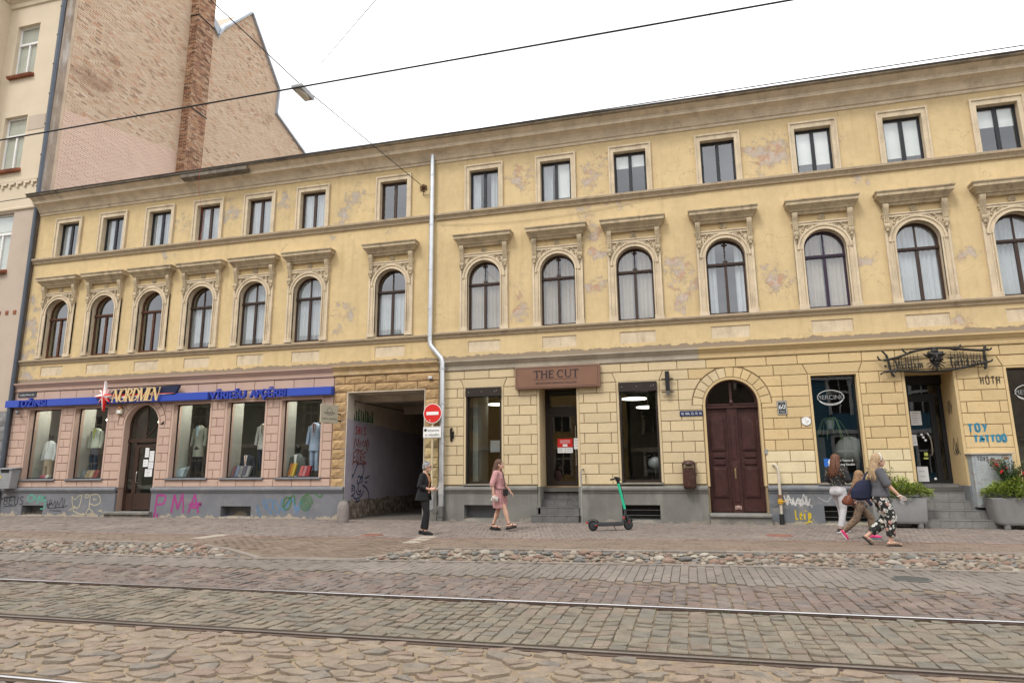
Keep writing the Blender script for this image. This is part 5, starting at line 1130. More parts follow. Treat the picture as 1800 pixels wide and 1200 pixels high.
# ---------------------------------------------------------------- serif lettering
def serif(ch, x, z, h, w, y0, y1, b, th=.13, tn=.055, sh=0.0):
    """one roman capital from strokes; returns nothing, adds to b. w = width"""
    T, N, SF = th * h, tn * h, .05 * h; eps = [0.0]
    def P(pl): eps[0] += .0003; b.prism([(x + px + sh * pz, z + pz) for px, pz in pl], y0 + eps[0], y1 - eps[0])
    def V(cx, t, z0=0.0, z1=None, foot=True, head=True):
        z1 = h if z1 is None else z1; P(R(cx - t / 2, cx + t / 2, z0, z1))
        if foot: P([(cx - t / 2 - SF * 1.6, z0), (cx + t / 2 + SF * 1.6, z0), (cx + t / 2 + SF * .4, z0 + SF), (cx - t / 2 - SF * .4, z0 + SF)])
        if head: P([(cx - t / 2 - SF * .4, z1 - SF), (cx + t / 2 + SF * .4, z1 - SF), (cx + t / 2 + SF * 1.6, z1), (cx - t / 2 - SF * 1.6, z1)])
    def Hb(x0, x1, zc): P(R(x0, x1, zc - N / 2, zc + N / 2))
    def D(xa, za, xb, zb, t): P([(xa - t / 2, za), (xa + t / 2, za), (xb + t / 2, zb), (xb - t / 2, zb)] if za < zb else [(xb - t / 2, zb), (xb + t / 2, zb), (xa + t / 2, za), (xa - t / 2, za)])
    def bowl(cx, cz, rx, rz, a0, a1, t, n=14):
        o = [(cx + rx * math.cos(math.radians(a0 + (a1 - a0) * i / n)), cz + rz * math.sin(math.radians(a0 + (a1 - a0) * i / n))) for i in range(n + 1)]
        q = [(cx + (rx - t) * math.cos(math.radians(a0 + (a1 - a0) * i / n)), cz + (rz - N) * math.sin(math.radians(a0 + (a1 - a0) * i / n))) for i in range(n + 1)]
        for i in range(n): P([q[i], o[i], o[i + 1], q[i + 1]]); eps[0] -= .0003
    l, r_ = SF * 1.7 + T / 2, w - SF * 1.7 - T / 2
    if ch == 'T': V(w / 2, T, head=False); Hb(SF, w - SF, h - N / 2); [P([(s_ - .02 * h if s_ > w / 2 else s_, h - .2 * h), (s_ if s_ > w / 2 else s_ + .02 * h, h - .2 * h), (s_ + .03 * h if s_ < w / 2 else s_, h), (s_ if s_ < w / 2 else s_ - .03 * h, h)]) for s_ in (0, w)]
    elif ch == 'H': V(l, T); V(r_, T); Hb(l, r_, h * .52)
    elif ch in 'EF': V(l, T); Hb(l, w - .02 * h, h - N / 2); Hb(l, w * .75, h * .53); [P(R(w - .05 * h, w - .015 * h, h - .2 * h, h))]; ch == 'E' and (Hb(l, w, N / 2), P(R(w - .035 * h, w, 0, .22 * h)), P(R(w * .72, w * .75 + .02 * h, h * .42, h * .64)))
    elif ch == 'C': bowl(w * .52, h / 2, w * .52, h / 2 + .01 * h, 48, 312, T); P(R(w * .84, w * .88, h * .68, h * .98))
    elif ch == 'U': V(l, T, z0=.3 * h, foot=False); V(w - SF * 1.6 - N / 2, N, z0=.3 * h, foot=False); bowl((l - T / 2 + w - SF * 1.6) / 2, .32 * h, (w - SF * 1.6 - l + T / 2) / 2, .33 * h, 180, 360, T * .7)
    elif ch == 'N': V(SF * 1.6 + N / 2, N, head=True); V(w - SF * 1.6 - N / 2, N, foot=False); D(SF * 1.6 + N / 2, h, w - SF * 1.6 - N / 2 - T * .2, 0, T * 1.1)
    elif ch == 'O': bowl(w / 2, h / 2, w / 2, h / 2 + .01 * h, 0, 360, T, 24)
    elif ch == 'R': V(l, T); bowl(l, h * .74, w * .74 - l + T / 2, h * .26, -90, 90, T); D(w * .5, h * .48, w - T * .5, 0, T); Hb(l, l + w * .2, h - N / 2); Hb(l, l + w * .2, h * .48 + N / 2)
    elif ch == 'D': V(l, T); bowl(l, h / 2, w - l, h / 2, -90, 90, T)
    elif ch == 'M': V(SF * 1.6 + N / 2, N); V(w - SF * 1.6 - T / 2, T); D(SF * 1.6 + N, h, w / 2, 0, T); D(w / 2, 0, w - SF * 1.6 - T * .6, h, N)
def serif_word(word, x, z, h, widths, gap, y0, y1, name, mt, parent, sh=0.0, th=.13, tn=.055):
    for ch in word:
        if ch == ' ': x += h * .36; continue
        b = MB(); serif(ch, x, z, h, widths[ch] * h, y0, y1, b, th, tn, sh); b.build(name, mt, parent); x += widths[ch] * h + gap
    return x
# ---------------------------------------------------------------- menswear shop sign
sg = thing('shop_sign', 'long blue fascia sign with tan NORDMEN lettering and a red and white compass star', 'shop sign', (-16.4, -.2, 3.3))
zz0, zz1 = 3.595, 3.83
for a, c in ((-22.62, -22.02), (-20.80, -14.44), (-11.62, -10.13)): MB().box(a, c, -.20, -.0, zz0, zz1).build('panel', MT['blue'], sg, bevel=.004)
MB().box(-22.02, -20.80, -.05, -.0, zz0, zz1 - .02).build('panel', MT['blue'], sg)
def heavy(word, x, z, h, width, y, parent, mt):
    b = textmb(word, x, z, h * 1.38, y, .10, 'LEFT', width, 0, .008); return b.build('lettering', mt, parent)
heavy('DŽINSI', -21.95, 3.60, .235, 1.07, -.14, sg, MT['blue2'])
heavy('VĪRIEŠU', -14.38, 3.60, .24, 1.30, -.13, sg, MT['blue2']); heavy('APĢĒRBI', -12.93, 3.60, .24, 1.26, -.13, sg, MT['blue2'])
# flag board: navy, red and white streaks widening from the star
b = MB(); b.prism([(-18.25, 3.84), (-18.05, 4.02), (-17.2, 4.045), (-15.52, 4.085), (-15.63, 3.85), (-15.66, 3.80)], -.215, -.13); b.build('flag_navy', MT['navy'], sg)
b = MB(); b.prism([(-18.3, 3.80), (-18.15, 3.875), (-15.70, 3.845), (-15.66, 3.835), (-17.2, 3.81)], -.226, -.20); b.build('flag_red', MT['red'], sg)
b = MB(); b.prism([(-18.3, 3.735), (-18.3, 3.80), (-17.0, 3.815), (-15.66, 3.833), (-16.6, 3.795), (-17.4, 3.75)], -.224, -.20); b.build('flag_white', MT['white'], sg)
cxs, czs = -18.36, 3.83
for k in range(8):
    a = math.radians(90 + 45 * k + 2); Ln = (.50 if k % 4 == 0 else .50) if k % 2 == 0 else .30
    if k == 2: Ln = .40
    if k == 6: Ln = .34
    d = Vector((math.cos(a), math.sin(a))); q = Vector((-d.y, d.x)); wv = .095 if k % 2 == 0 else .075; c0 = Vector((cxs, czs)); tip = c0 + d * Ln
    for s_, mt_ in ((1, MT['red']), (-1, MT['white'])):
        e = c0 + d * wv * .9 + q * s_ * wv * .9; y_ = -.30 if k % 2 == 0 else -.285
        b = MB(); vs = [(c0.x, y_ - .05, c0.y), (tip.x, y_, tip.y), (e.x, y_, e.y)]; b.add(vs + [(v[0], -.22, v[2]) for v in vs], [(0, 1, 2), (5, 4, 3), (0, 3, 4, 1), (1, 4, 5, 2), (2, 5, 3, 0)]); b.build('star_point', mt_, sg)
WN = dict(N=.80, O=.80, R=.74, D=.80, M=.95, E=.62)
serif_word('NORDMEN', -18.08, 3.62, .42, {k: v * .93 for k, v in WN.items()}, -.052, -.285, -.255, 'letter', MT['goldletter'], sg, .24, .155, .055)
# ---------------------------------------------------------------- small wall things on the left house
def plate(name, label, cat, x0, x1, z0, z1, y, base, ink, lines, rim=None, th=.012):
    o = thing(name, label, cat, ((x0 + x1) / 2, y, z0)); MB().box(x0, x1, y - th, y + .03, z0, z1).build('plate', base, o, bevel=.003)
    if rim is not None:
        e = .012; b = MB(); [b.box(*q) for q in ((x0 + e, x1 - e, y - th - .002, y - th, z0 + e, z0 + e * 1.7), (x0 + e, x1 - e, y - th - .002, y - th, z1 - e * 1.7, z1 - e), (x0 + e, x0 + e * 1.7, y - th - .002, y - th, z0 + e * 1.8, z1 - e * 1.8), (x1 - e * 1.7, x1 - e, y - th - .002, y - th, z0 + e * 1.8, z1 - e * 1.8))]; b.build('border', rim, o)
    for (tx, x, z, sz, w) in lines:
        b = textmb(tx, 0, z, sz, y - th - .002, .002, 'CENTER', w)
        if b.v: b.v = [(v[0] + x, v[1], v[2]) for v in b.v]; b.build('lettering', ink, o)
    return o
MT['signblack'] = mat('enamel_black', (.03, .033, .04), .35); MT['signnavy'] = mat('enamel_navy', (.02, .03, .10), .35)
plate('street_sign', 'small black street name plate at the left end above the blue sign', 'street sign', -22.30, -21.52, 3.95, 4.12, -.025, MT['signblack'], MT['white'], [('Krišjāņa Barona iela', -21.91, 4.005, .075, .62)], MT['plinth_l'])
plate('number_plate', 'long dark blue plate with white flat numbers left of the oxblood door', 'number plate', -.15, .42, 2.665, 2.80, -.02, MT['signnavy'], MT['white'], [('10, 10A, 12, 15, 16', .135, 2.70, .09, .50)])
plate('house_number', 'black enamel house number plate reading 60 right of the oxblood door', 'number plate', 2.22, 2.44, 2.64, 2.98, -.02, MT['signblack'], MT['white'], [('60', 2.33, 2.775, .16, .15), ('Krišjāņa Barona', 2.33, 2.935, .024, .15), ('iela', 2.33, 2.905, .024, .03), ('Vidzemes', 2.33, 2.72, .024, .14), ('priekšpilsēta', 2.33, 2.69, .02, .12)], MT['white'])
o = thing('survey_marker', 'round white enamel utility disc right of the house number 60', 'marker', (2.86, -.02, 2.35)); b = MB(); b.lathe((2.86, -.012, 2.46), [(0, 0), (.115, 0), (.115, -.012), (.10, -.018), (0, -.018)], 24, 'y'); b.build('disc', MT['white'], o)
b = MB(); b.lathe((2.86, -.030, 2.46), [(.105, 0), (.112, 0), (.112, -.002), (.105, -.002)], 24, 'y'); b.build('border', MT['ink'], o)
for tx, x, z, s_ in (('SP', 2.84, 2.49, .03), ('1.25', 2.88, 2.44, .045), ('6.0', 2.86, 2.395, .03)): b = textmb(tx, 0, z, s_, -.032, .002, 'CENTER'); b.v = [(v[0] + x, v[1], v[2]) for v in b.v]; b.build('lettering', MT['ink'], o)
o = thing('alarm_siren', 'cream alarm box with an orange beacon beside the menswear shop arch', 'alarm', (-17.88, -.06, 3.25)); MB().box(-18.0, -17.76, -.11, -.01, 3.25, 3.41).build('housing', MT['cream'], o, bevel=.012); MB().box(-17.95, -17.81, -.113, -.11, 3.28, 3.37).build('louvre_panel', MT['white'], o)
b = MB(); b.lathe((-17.88, -.06, 3.41), [(.075, 0), (.07, .05), (.05, .09), (.0, .10)], 12); b.build('beacon', mat('orange_lens', (.42, .14, .04), .3), o, 60)
o = thing('security_camera', 'small dark camera on a bracket below the left end of the blue sign', 'camera', (-22.1, -.1, 3.38)); b = MB(); b.tube([(-22.18, 0, 3.42), (-22.12, -.14, 3.44)], .018, 6); b.build('bracket', MT['ink'], o); b = MB(); b.tube([(-22.16, -.14, 3.46), (-21.98, -.22, 3.38)], .038, 10); b.build('housing', MT['plinth_l'], o)
# grey litter bin on the wall
MT['bingrey'] = mat('grey_bin_sheet', (.30, .31, .32), .5, metal=.2, var=.12, dirt=(.15, .14, .13), dirtamt=.35)
o = thing('wall_litter_bin', 'grey steel wall bin with a slot under its lid beside the dark pipe', 'litter bin', (-22.05, -.2, .86)); b = MB(); b.prism([(-22.26, .88), (-21.78, .88), (-21.74, 1.40), (-22.30, 1.40)], -.34, -.05); b.build('body', MT['bingrey'], o, bevel=.012)
for z in (.98, 1.08, 1.18): MB().box(-22.24, -21.80, -.346, -.34, z, z + .02).build('rib', MT['bingrey'], o)
MB().box(-22.20, -21.86, -.344, -.3, 1.40, 1.50).build('slot', MT['ink'], o)
b = MB(); b.box(-22.30, -22.20, -.34, -.05, 1.40, 1.51); b.box(-21.86, -21.74, -.34, -.05, 1.40, 1.51); b.prof([(-.38, 1.51), (-.03, 1.55), (-.03, 1.58), (-.38, 1.54)], -22.34, -21.70); b.build('lid', MT['bingrey'], o)
MB().box(-22.24, -22.16, -.349, -.341, 1.22, 1.30).build('sticker', mat('yellow_sticker', (.6, .5, .05), .6), o)
# brown bin right of the salon window
MT['binbrown'] = mat('brown_enamel_bin', (.062, .026, .02), .4, var=.2, dirt=(.25, .2, .16), dirtamt=.3, dscale=12)
o = thing('wall_litter_bin', 'dark brown round litter bin fixed to the sand wall left of the oxblood door', 'litter bin', (.0, -.18, .85)); b = MB(); b.lathe((0, -.18, .85), [(.12, 0), (.155, .02), (.165, .07), (.165, .50), (.155, .50), (.15, .05), (0, .04)], 18); b.build('body', MT['binbrown'], o, 50)
b = MB(); b.lathe((0, -.18, .85), [(.165, .58), (.172, .60), (.16, .64), (.11, .685), (0, .70)], 18); b.build('lid', MT['binbrown'], o, 50)
b = MB(); [b.box(-.165 + k * .29, -.125 + k * .29, -.20, -.16, 1.34, 1.45) for k in (0, 1)]; b.box(-.1, .1, -.05, .02, 1.0, 1.4); b.build('bracket', MT['binbrown'], o); b = MB(); b.lathe((0, -.18, .86), [(0, .50), (.14, .50), (.15, .53), (.0, .57)], 10); b.build('rubbish', mat('crumpled_litter', (.35, .27, .17), .9, var=.5, fine=60), o)
b = MB(); b.lathe((.168, -.20, 1.20), [(0, -.01), (.03, -.01), (.03, .01), (0, .01)], 10, 'x'); b.build('lock', MT['ink'], o)
# hat workshop sign on a bracket
hs = thing('hanging_sign', 'cream square hat workshop sign projecting on a bracket left of the passage', 'shop sign', (-9.95, -.5, 2.75)); A = Vector((-9.88, -.20, 0)); D_ = Vector((-.24, -.62, 0)); Ld = D_.length; D_.normalize(); Q = Vector((D_.y, -D_.x, 0)) ; Q = Q if Q.x > 0 else -Q
b = MB(); mid = A + D_ * .31; b.obox((mid.x, mid.y, 2.99), tuple(D_ * .31), tuple(Q * .018), (0, 0, .27)); b.build('board', MT['cream'], hs, bevel=.004)
b = MB(); b.tube([(-9.88, -.02, 3.0), tuple(A + Vector((0, 0, 3.0)))], .02, 6); b.tube([(-9.88, -.02, 2.80), tuple(A + Vector((0, 0, 2.80)))], .02, 6); b.build('bracket', MT['ink'], hs)
# drawing on the face seen from the street (along -D_ from the outer edge to the wall)
def onboard(pt): o_ = A + D_ * (.62 - pt[0]) + Q * .0195; return (o_.x, o_.y, 2.72 + pt[1])
def boardline(pts, w):
    L = [Vector(p_) for p_ in pts]; b = MB(); va = []; vb = []
    for i in range(len(L)): t_ = (L[min(i + 1, len(L) - 1)] - L[max(i - 1, 0)]).normalized(); n_ = Vector((-t_.y, t_.x)) * w / 2; va.append(onboard(L[i] + n_)); vb.append(onboard(L[i] - n_))
    return b.add(va + vb, [[i, i + 1, len(L) + i + 1, len(L) + i] for i in range(len(L) - 1)])
hat = [smooth_line([(.12, .30), (.20, .25), (.31, .235), (.42, .25), (.50, .30), (.42, .29), (.31, .275), (.20, .29), (.12, .30)], 5), smooth_line([(.21, .29), (.23, .38), (.29, .44), (.33, .44), (.39, .38), (.41, .29)], 5), smooth_line([(.22, .32), (.31, .30), (.40, .32)], 5)]
hb = MB()
for l in hat: q = boardline(l, .012); hb.add(q.v, q.f)
hb.build('hat_drawing', MT['ink'], hs, recalc=False)
tb = textmb('cepuru darbnīca', 0, 0, .085, 0, .0, 'LEFT', .52, .15); tb.v = [onboard((v[0] + .05, v[2] + .10)) for v in tb.v]; tb.build('lettering', MT['ink'], hs, recalc=False)
# no-entry sign on its pole
ne = thing('no_entry_sign', 'round red no entry sign with a white plate below it at the passage', 'traffic sign', (-6.87, -.28, .0))
b = MB(); b.tube([(-6.87, -.27, .80), (-6.87, -.27, 3.18)], .03, 10); b.build('pole', mat('cream_painted_pole', (.55, .46, .30), .6), ne, 60)
def disc(x, y, z, r_, th, mt_, nm, n=36): b = MB(); b.lathe((x, y, z), [(0, 0), (r_, 0), (r_, -th), (0, -th)], n, 'y'); return b.build(nm, mt_, ne, 40)
disc(-6.86, -.305, 2.92, .275, .012, MT['white'], 'rim'); disc(-6.86, -.318, 2.92, .257, .003, MT['red'], 'face'); MB().box(-7.04, -6.68, -.325, -.32, 2.875, 2.965).build('bar', MT['white'], ne); disc(-6.94, -.322, 2.73, .014, .003, MT['white'], 'sticker', 10)
MB().box(-7.13, -6.60, -.318, -.305, 2.24, 2.55).build('text_plate', MT['white'], ne, bevel=.005)
b = MB(); [b.box(*q) for q in ((-7.12, -6.61, -.320, -.318, 2.252, 2.258), (-7.12, -6.61, -.320, -.318, 2.532, 2.538))]; b.build('border', MT['ink'], ne)
for tx, x, z, w in (('Izņemot', -6.83, 2.42, .34), ('ar atļaujām', -6.86, 2.30, .42)): b = textmb(tx, 0, z, .085, -.321, .002, 'CENTER', w); b.v = [(v[0] + x, v[1], v[2]) for v in b.v]; b.build('lettering', MT['ink'], ne)
MB().box(-7.10, -7.03, -.321, -.319, 2.42, 2.49).build('emblem', MT['ink'], ne)
# stone guard by the passage, and electric cabinet beside the pipe
b = MB(); b.lathe((-9.05, -1.15, 0), [(.15, -.05), (.16, .1), (.155, .35), (.14, .48), (.09, .545), (0, .56)], 14); single(b, 'guard_stone', mat('pitted_guard_stone', (.22, .195, .18), .95, var=.3, bump=.8, bscale=25), 'short round-topped stone guard post at the left corner of the passage', 'bollard', smooth=60)
b = MB(); b.box(-9.72, -9.45, -.22, .0, -.05, .55); single(b, 'wall_guard', MT['castiron'], 'chipped stone wheel guard at the foot of the left passage jamb', 'wheel guard', bevel=.06)
o = thing('meter_box', 'grey painted meter box low on the quoin right of the passage', 'meter box', (-7.05, -.16, .05)); MB().box(-7.21, -6.78, -.12, -.05, 0, .80).build('panel', MT['plinth_r'], o, bevel=.004); MB().box(-7.12, -6.86, -.14, -.12, .28, .70).build('hatch', MT['bingrey'], o, bevel=.006)
# ---------------------------------------------------------------- salon sign
ts = thing('shop_sign', 'brown fascia board with dark THE CUT lettering over the salon door', 'shop sign', (-3.32, -.16, 3.5)); MB().box(-4.50, -2.16, -.17, -.03, 3.515, 4.12).build('board', MT['signbrown'], ts, bevel=.006)
b = MB(); [b.box(*q) for q in ((-4.45, -2.21, -.173, -.17, 3.55, 3.558), (-4.45, -2.21, -.173, -.17, 4.077, 4.085), (-4.45, -4.442, -.173, -.17, 3.56, 4.075), (-2.218, -2.21, -.173, -.17, 3.56, 4.075), (-3.98, -2.76, -.173, -.17, 3.748, 3.756))]; b.build('line_border', MT['signink'], ts)
serif_word('THE CUT', -3.97, 3.80, .205, dict(T=.85, H=.92, E=.72, C=.88, U=.92), .022, -.185, -.169, 'letter', MT['signink'], ts)
b = textmb('SKAISTUMKOPŠANAS SALONS', -3.92, 3.63, .075, -.173, .004, 'LEFT', 1.12); b.build('lettering', MT['signink'], ts)
# lamps and brackets on the right house
o = thing('wall_lamp', 'black upright wall lamp with crossbars left of the arched door', 'wall lamp', (-.41, -.1, 3.2)); MB().box(-.47, -.36, -.16, -.06, 3.34, 3.84).build('shade', MT['black'], o, bevel=.004); MB().box(-.46, -.37, -.15, -.07, 3.22, 3.34).build('glass_end', mat('smoked_glass', (.12, .11, .10), .2), o)
for z in (3.63, 3.29): MB().box(-.57, -.26, -.11, -.08, z, z + .025).build('crossbar', MT['black'], o); MB().box(-.43, -.40, -.1, .0, z - .02, z + .02).build('bracket', MT['black'], o)
o = thing('flag_holder', 'small black iron flag holder beside the zinc drainpipe', 'flag holder', (-6.38, -.1, 2.15)); b = MB(); b.tube([(-6.40, -.02, 2.16), (-6.37, -.15, 2.48)], .035, 8); b.tube([(-6.38, -.015, 2.5), (-6.37, -.16, 2.50)], .02, 6); b.build('tube', MT['ink'], o); MB().box(-6.43, -6.33, -.035, -.01, 2.22, 2.42).build('wall_plate', MT['ink'], o)
b = MB(); b.box(-7.10, -6.98, -.10, -.0, 3.93, 4.0); single(b, 'junction_box', MT['zinc'], 'small grey junction box on the orange lintel above the passage', 'junction box', bevel=.006)
# handrail by the salon steps
b = MB(); b.tube([(-2.70, -.42, 0), (-2.70, -.42, 1.25), (-2.70, -.36, 1.33)], .022, 8); b.tube([(-2.70, -.36, 1.33), (-2.70, .02, 1.36)], .022, 8); b.tube([(-2.70, -.42, .8), (-2.70, -.42, .83)], .03, 8); single(b, 'handrail', mat('grey_painted_rail', (.24, .235, .22), .6), 'thin grey steel handrail at the right of the salon steps', 'handrail', smooth=50)
# gas pipe with yellow valve
gp = thing('gas_pipe', 'cream gas riser with a yellow valve on the blue-grey plinth', 'gas pipe', (2.07, -.16, 0)); MT['creampipe'] = mat('chipped_cream_pipe', (.50, .45, .36), .6, var=.15, dirt=(.2, .12, .07), dirtamt=.5, dscale=9)
b = MB(); b.tube([(2.02, .02, 1.40), (2.02, -.08, 1.42), (2.08, -.15, 1.38), (2.10, -.17, 1.25), (2.09, -.17, .15)], .033, 10); b.build('pipe', MT['creampipe'], gp, 60); b = MB(); b.tube([(2.09, -.17, .25), (2.09, -.17, -.02)], .055, 10); b.build('sleeve', MT['ink'], gp, 50)
MT['valveyellow'] = mat('yellow_valve', (.55, .31, .02), .5, dirt=(.2, .08, .03), dirtamt=.4, dscale=9); b = MB(); b.lathe((2.09, -.17, .54), [(.04, -.06), (.06, -.05), (.06, .05), (.04, .06)], 12); b.ball((2.09, -.17, .54), (.065, .065, .055)); b.tube([(2.11, -.2, .54), (2.24, -.22, .55)], .014, 6); b.build('valve', MT['valveyellow'], gp, 50); b = MB(); [b.lathe((2.09, -.17, z), [(.045, 0), (.065, 0), (.065, .02), (.045, .02)], 10) for z in (.64, .68)]; b.build('flange', mat('rusty_flange', (.22, .09, .04), .8), gp, 50)
b = MB(); b.lathe((1.97, -.055, .50), [(0, 0), (.085, 0), (.085, -.015), (0, -.02)], 14, 'y'); single(b, 'patch_cover', MT['plinth_b'], 'round cement patch cover on the plinth left of the yellow valve', 'cover')
b = MB(); b.box(1.845, 1.90, -.04, .0, 1.68, 1.80); single(b, 'door_bell', MT['bingrey'], 'small grey bell push on the right reveal of the oxblood door', 'bell')
# ---------------------------------------------------------------- forged tattoo studio sign
ir = thing('forged_sign', 'forged iron Vadim Tattoo sign with thorny frame over the studio door', 'shop sign', (5.75, -.12, 3.55)); Y0 = -.13
def irontube(pts, r_, nm, n=6, flat=1.0, k=5): b = MB(); L = smooth_line([(p_[0], Y0 + (p_[2] if len(p_) > 2 else 0), p_[1]) for p_ in pts], k); rad = [r_ * (1 if 0 < i < len(L) - 1 else .5) for i in range(len(L))]; b.tube(L, rad, n, flat=flat); return b.build(nm, MT['iron'], ir, 60)
irontube([(4.68, 3.86), (5.0, 3.92), (5.35, 4.04), (5.7, 4.10), (6.1, 4.09), (6.5, 4.03), (6.82, 4.00), (6.93, 4.03)], .032, 'frame_bar'); irontube([(4.70, 3.58), (4.95, 3.60), (5.4, 3.56), (5.9, 3.55), (6.3, 3.60), (6.6, 3.66), (6.92, 3.73)], .032, 'frame_bar')
irontube([(4.76, 4.02), (4.80, 3.85), (4.83, 3.6), (4.90, 3.45)], .029, 'frame_bar'); irontube([(6.88, 4.12), (6.83, 3.95), (6.84, 3.7), (6.80, 3.55)], .029, 'frame_bar')
for a, c, e in (((4.66, 3.86), (4.60, 3.90), (4.58, 3.98)), ((4.75, 4.0), (4.72, 4.06), (4.68, 4.10)), ((6.86, 4.0), (6.95, 4.0), (7.0, 4.05)), ((6.85, 3.72), (6.94, 3.73), (6.99, 3.78)), ((5.22, 4.02), (5.16, 4.06), (5.13, 4.14)), ((6.25, 4.08), (6.33, 4.10), (6.38, 4.16)), ((4.72, 3.58), (4.64, 3.56), (4.60, 3.52)), ((6.15, 4.09), (6.2, 4.05), (6.3, 4.03))): irontube([a, c, e], .022, 'thorn', k=3)
for a in np.linspace(4.90, 6.80, 30):
    if 5.48 < a < 6.08: continue
    zt = 3.9 + .17 * (1 - abs(a - 5.85) / 1.1); zb = 3.60 - .03 + .06 * max(0, (a - 6.2)); irontube([(a + U(-.02, .02), zt), (a + U(-.02, .02), 3.75), (a + U(-.015, .015), zb)], .009, 'wire', 5, k=2)
for z in (3.64, 3.72, 3.80, 3.88): irontube([(4.84, z), (5.3, z + .03), (5.55, z + .04)], .009, 'wire', 5, k=2); irontube([(6.02, z + .04), (6.4, z + .03), (6.82, z + .02)], .009, 'wire', 5, k=2)
LT = {'V': [[(0, 1.3), (.1, 1.25), (.38, 0)], [(.38, 0), (.62, 1.25), (.7, 1.35)]], 'a': [[(.5, .6), (.25, .7), (.05, .4), (.15, .05), (.4, .1), (.52, .5)], [(.52, .7), (.5, .15), (.62, 0)]], 'd': [[(.5, .55), (.25, .68), (.05, .4), (.15, .05), (.4, .1), (.5, .4)], [(.48, 1.2), (.5, .15), (.62, 0)]], 'i': [[(.2, .65), (.22, .1), (.32, 0)]], 'm': [[(.05, .65), (.1, 0)], [(.1, .45), (.25, .68), (.35, .5), (.36, 0)], [(.36, .45), (.52, .68), (.62, .5), (.64, 0)]], 'T': [[(0, 1.25), (.4, 1.3), (.75, 1.2)], [(.38, 1.3), (.36, .6), (.4, 0)]], 't': [[(.25, 1.0), (.24, .2), (.38, 0)], [(.05, .7), (.45, .72)]], 'o': [[(.3, .66), (.08, .45), (.1, .12), (.32, .02), (.52, .2), (.5, .52), (.3, .66)]]}
def ironword(word, x, z, h, adv):
    for ch in word:
        b = MB()
        for st in LT[ch]: b.tube(smooth_line([(x + p_[0] * h, Y0 - .035, z + p_[1] * h) for p_ in st], 4), .0135, 6)
        b.build('letter', MT['iron'], ir, 60); x += adv * h * (1.25 if ch in 'mV' else .6 if ch == 'i' else 1)
ironword('Vadim', 4.92, 3.63, .155, .82); ironword('Tattoo', 6.06, 3.66, .15, .78)
for x, z in ((4.72, 3.72), (4.92, 3.57), (5.30, 4.04), (6.2, 4.07), (6.62, 3.66), (6.83, 3.88)): b = MB(); b.ball((x, Y0 - .02, z), .03, 8, 6); b.build('rivet', MT['iron'], ir, 60)
# horned leaf mask in the middle
b = MB(); yy = Y0 - .07
def E_(x, z, rx, ry, rz, dy=0, rot=0): b.ball((5.78 + x, yy + dy, 3.84 + z), (rx, ry, rz), 12, 8, Matrix.Rotation(rot, 3, 'Y'))
E_(0, .02, .13, .10, .17); E_(-.085, .10, .10, .06, .05, -.07, .45); E_(.085, .10, .10, .06, .05, -.07, -.45); E_(0, .0, .03, .06, .09, -.11); E_(-.03, -.05, .025, .03, .025, -.12); E_(.03, -.05, .025, .03, .025, -.12)
E_(-.10, -.03, .055, .05, .035, -.08, -.5); E_(.10, -.03, .055, .05, .035, -.08, .5); E_(0, -.12, .07, .05, .025, -.09); E_(0, -.17, .06, .05, .05, -.05); E_(0, .18, .09, .07, .06, -.02)
for s_ in (-1, 1):
    b.tube(smooth_line([(5.78 + s_ * .11, yy, 3.88), (5.78 + s_ * .19, yy - .02, 3.93), (5.78 + s_ * .25, yy, 3.97)], 3), [.055, .055, .05, .045, .03, .02, .006], 8, flat=.5)
    for k in range(4): a = math.radians(-20 - 22 * k); b.tube([(5.78 + s_ * .09 * math.cos(a), yy - .04, 3.80 + .12 * math.sin(a)), (5.78 + s_ * .18 * math.cos(a), yy - .05, 3.79 + .19 * math.sin(a)), (5.78 + s_ * .24 * math.cos(a), yy - .02, 3.79 + .26 * math.sin(a))], [.03, .03, .004], 6, flat=.5)
b.tube([(5.78, yy - .03, 3.68), (5.79, yy - .05, 3.60), (5.77, yy - .02, 3.53)], [.045, .035, .006], 8, flat=.6)
mk = b.build('mask', MT['iron'], ir, 60); md = mk.modifiers.new('weld', 'REMESH'); md.mode = 'VOXEL'; md.voxel_size = .008; md.use_smooth_shade = True
b = MB(); [b.ball((5.78 + s_ * .07, yy - .125, 3.875), (.035, .02, .014), 8, 5) for s_ in (-1, 1)]; b.build('eye', MT['ink'], ir, 60)
# ---------------------------------------------------------------- electric cabinet, planters
MT['rustcab'] = mat('rusty_pale_blue_cabinet', (.33, .36, .37), .6, var=.15, dirt=(.22, .10, .045), dirtamt=.9, dscale=5.5)
cb = thing('electric_cabinet', 'rusty pale grey electric cabinet hung beside the tattoo studio steps', 'cabinet', (6.62, -.15, .42)); MB().box(6.22, 7.02, -.28, .0, .43, 1.60).build('case', MT['rustcab'], cb, bevel=.006); MB().box(6.27, 6.97, -.296, -.281, .48, 1.55).build('door', MT['rustcab'], cb, bevel=.006); MB().box(6.18, 7.06, -.32, .01, 1.60, 1.625).build('rain_lid', mat('lid_edge', (.38, .35, .31), .7, dirt=(.1, .06, .04), dirtamt=.7), cb)
for k in range(5): MB().box(6.56, 6.80, -.303, -.296, 1.33 + k * .034, 1.35 + k * .034).build('louvre', mat('rust_brown', (.17, .075, .035), .9) if k == 0 else bpy.data.materials['rust_brown'], cb)
MB().box(6.85, 6.94, -.303, -.296, 1.49, 1.53).build('label_plate', bpy.data.materials['rust_brown'], cb)
MT['concrete'] = mat('grey_concrete_planter', (.205, .205, .20), .8, var=.08, scale=3, dirt=(.14, .14, .135), dirtamt=.5, dscale=2.5, streak=True)
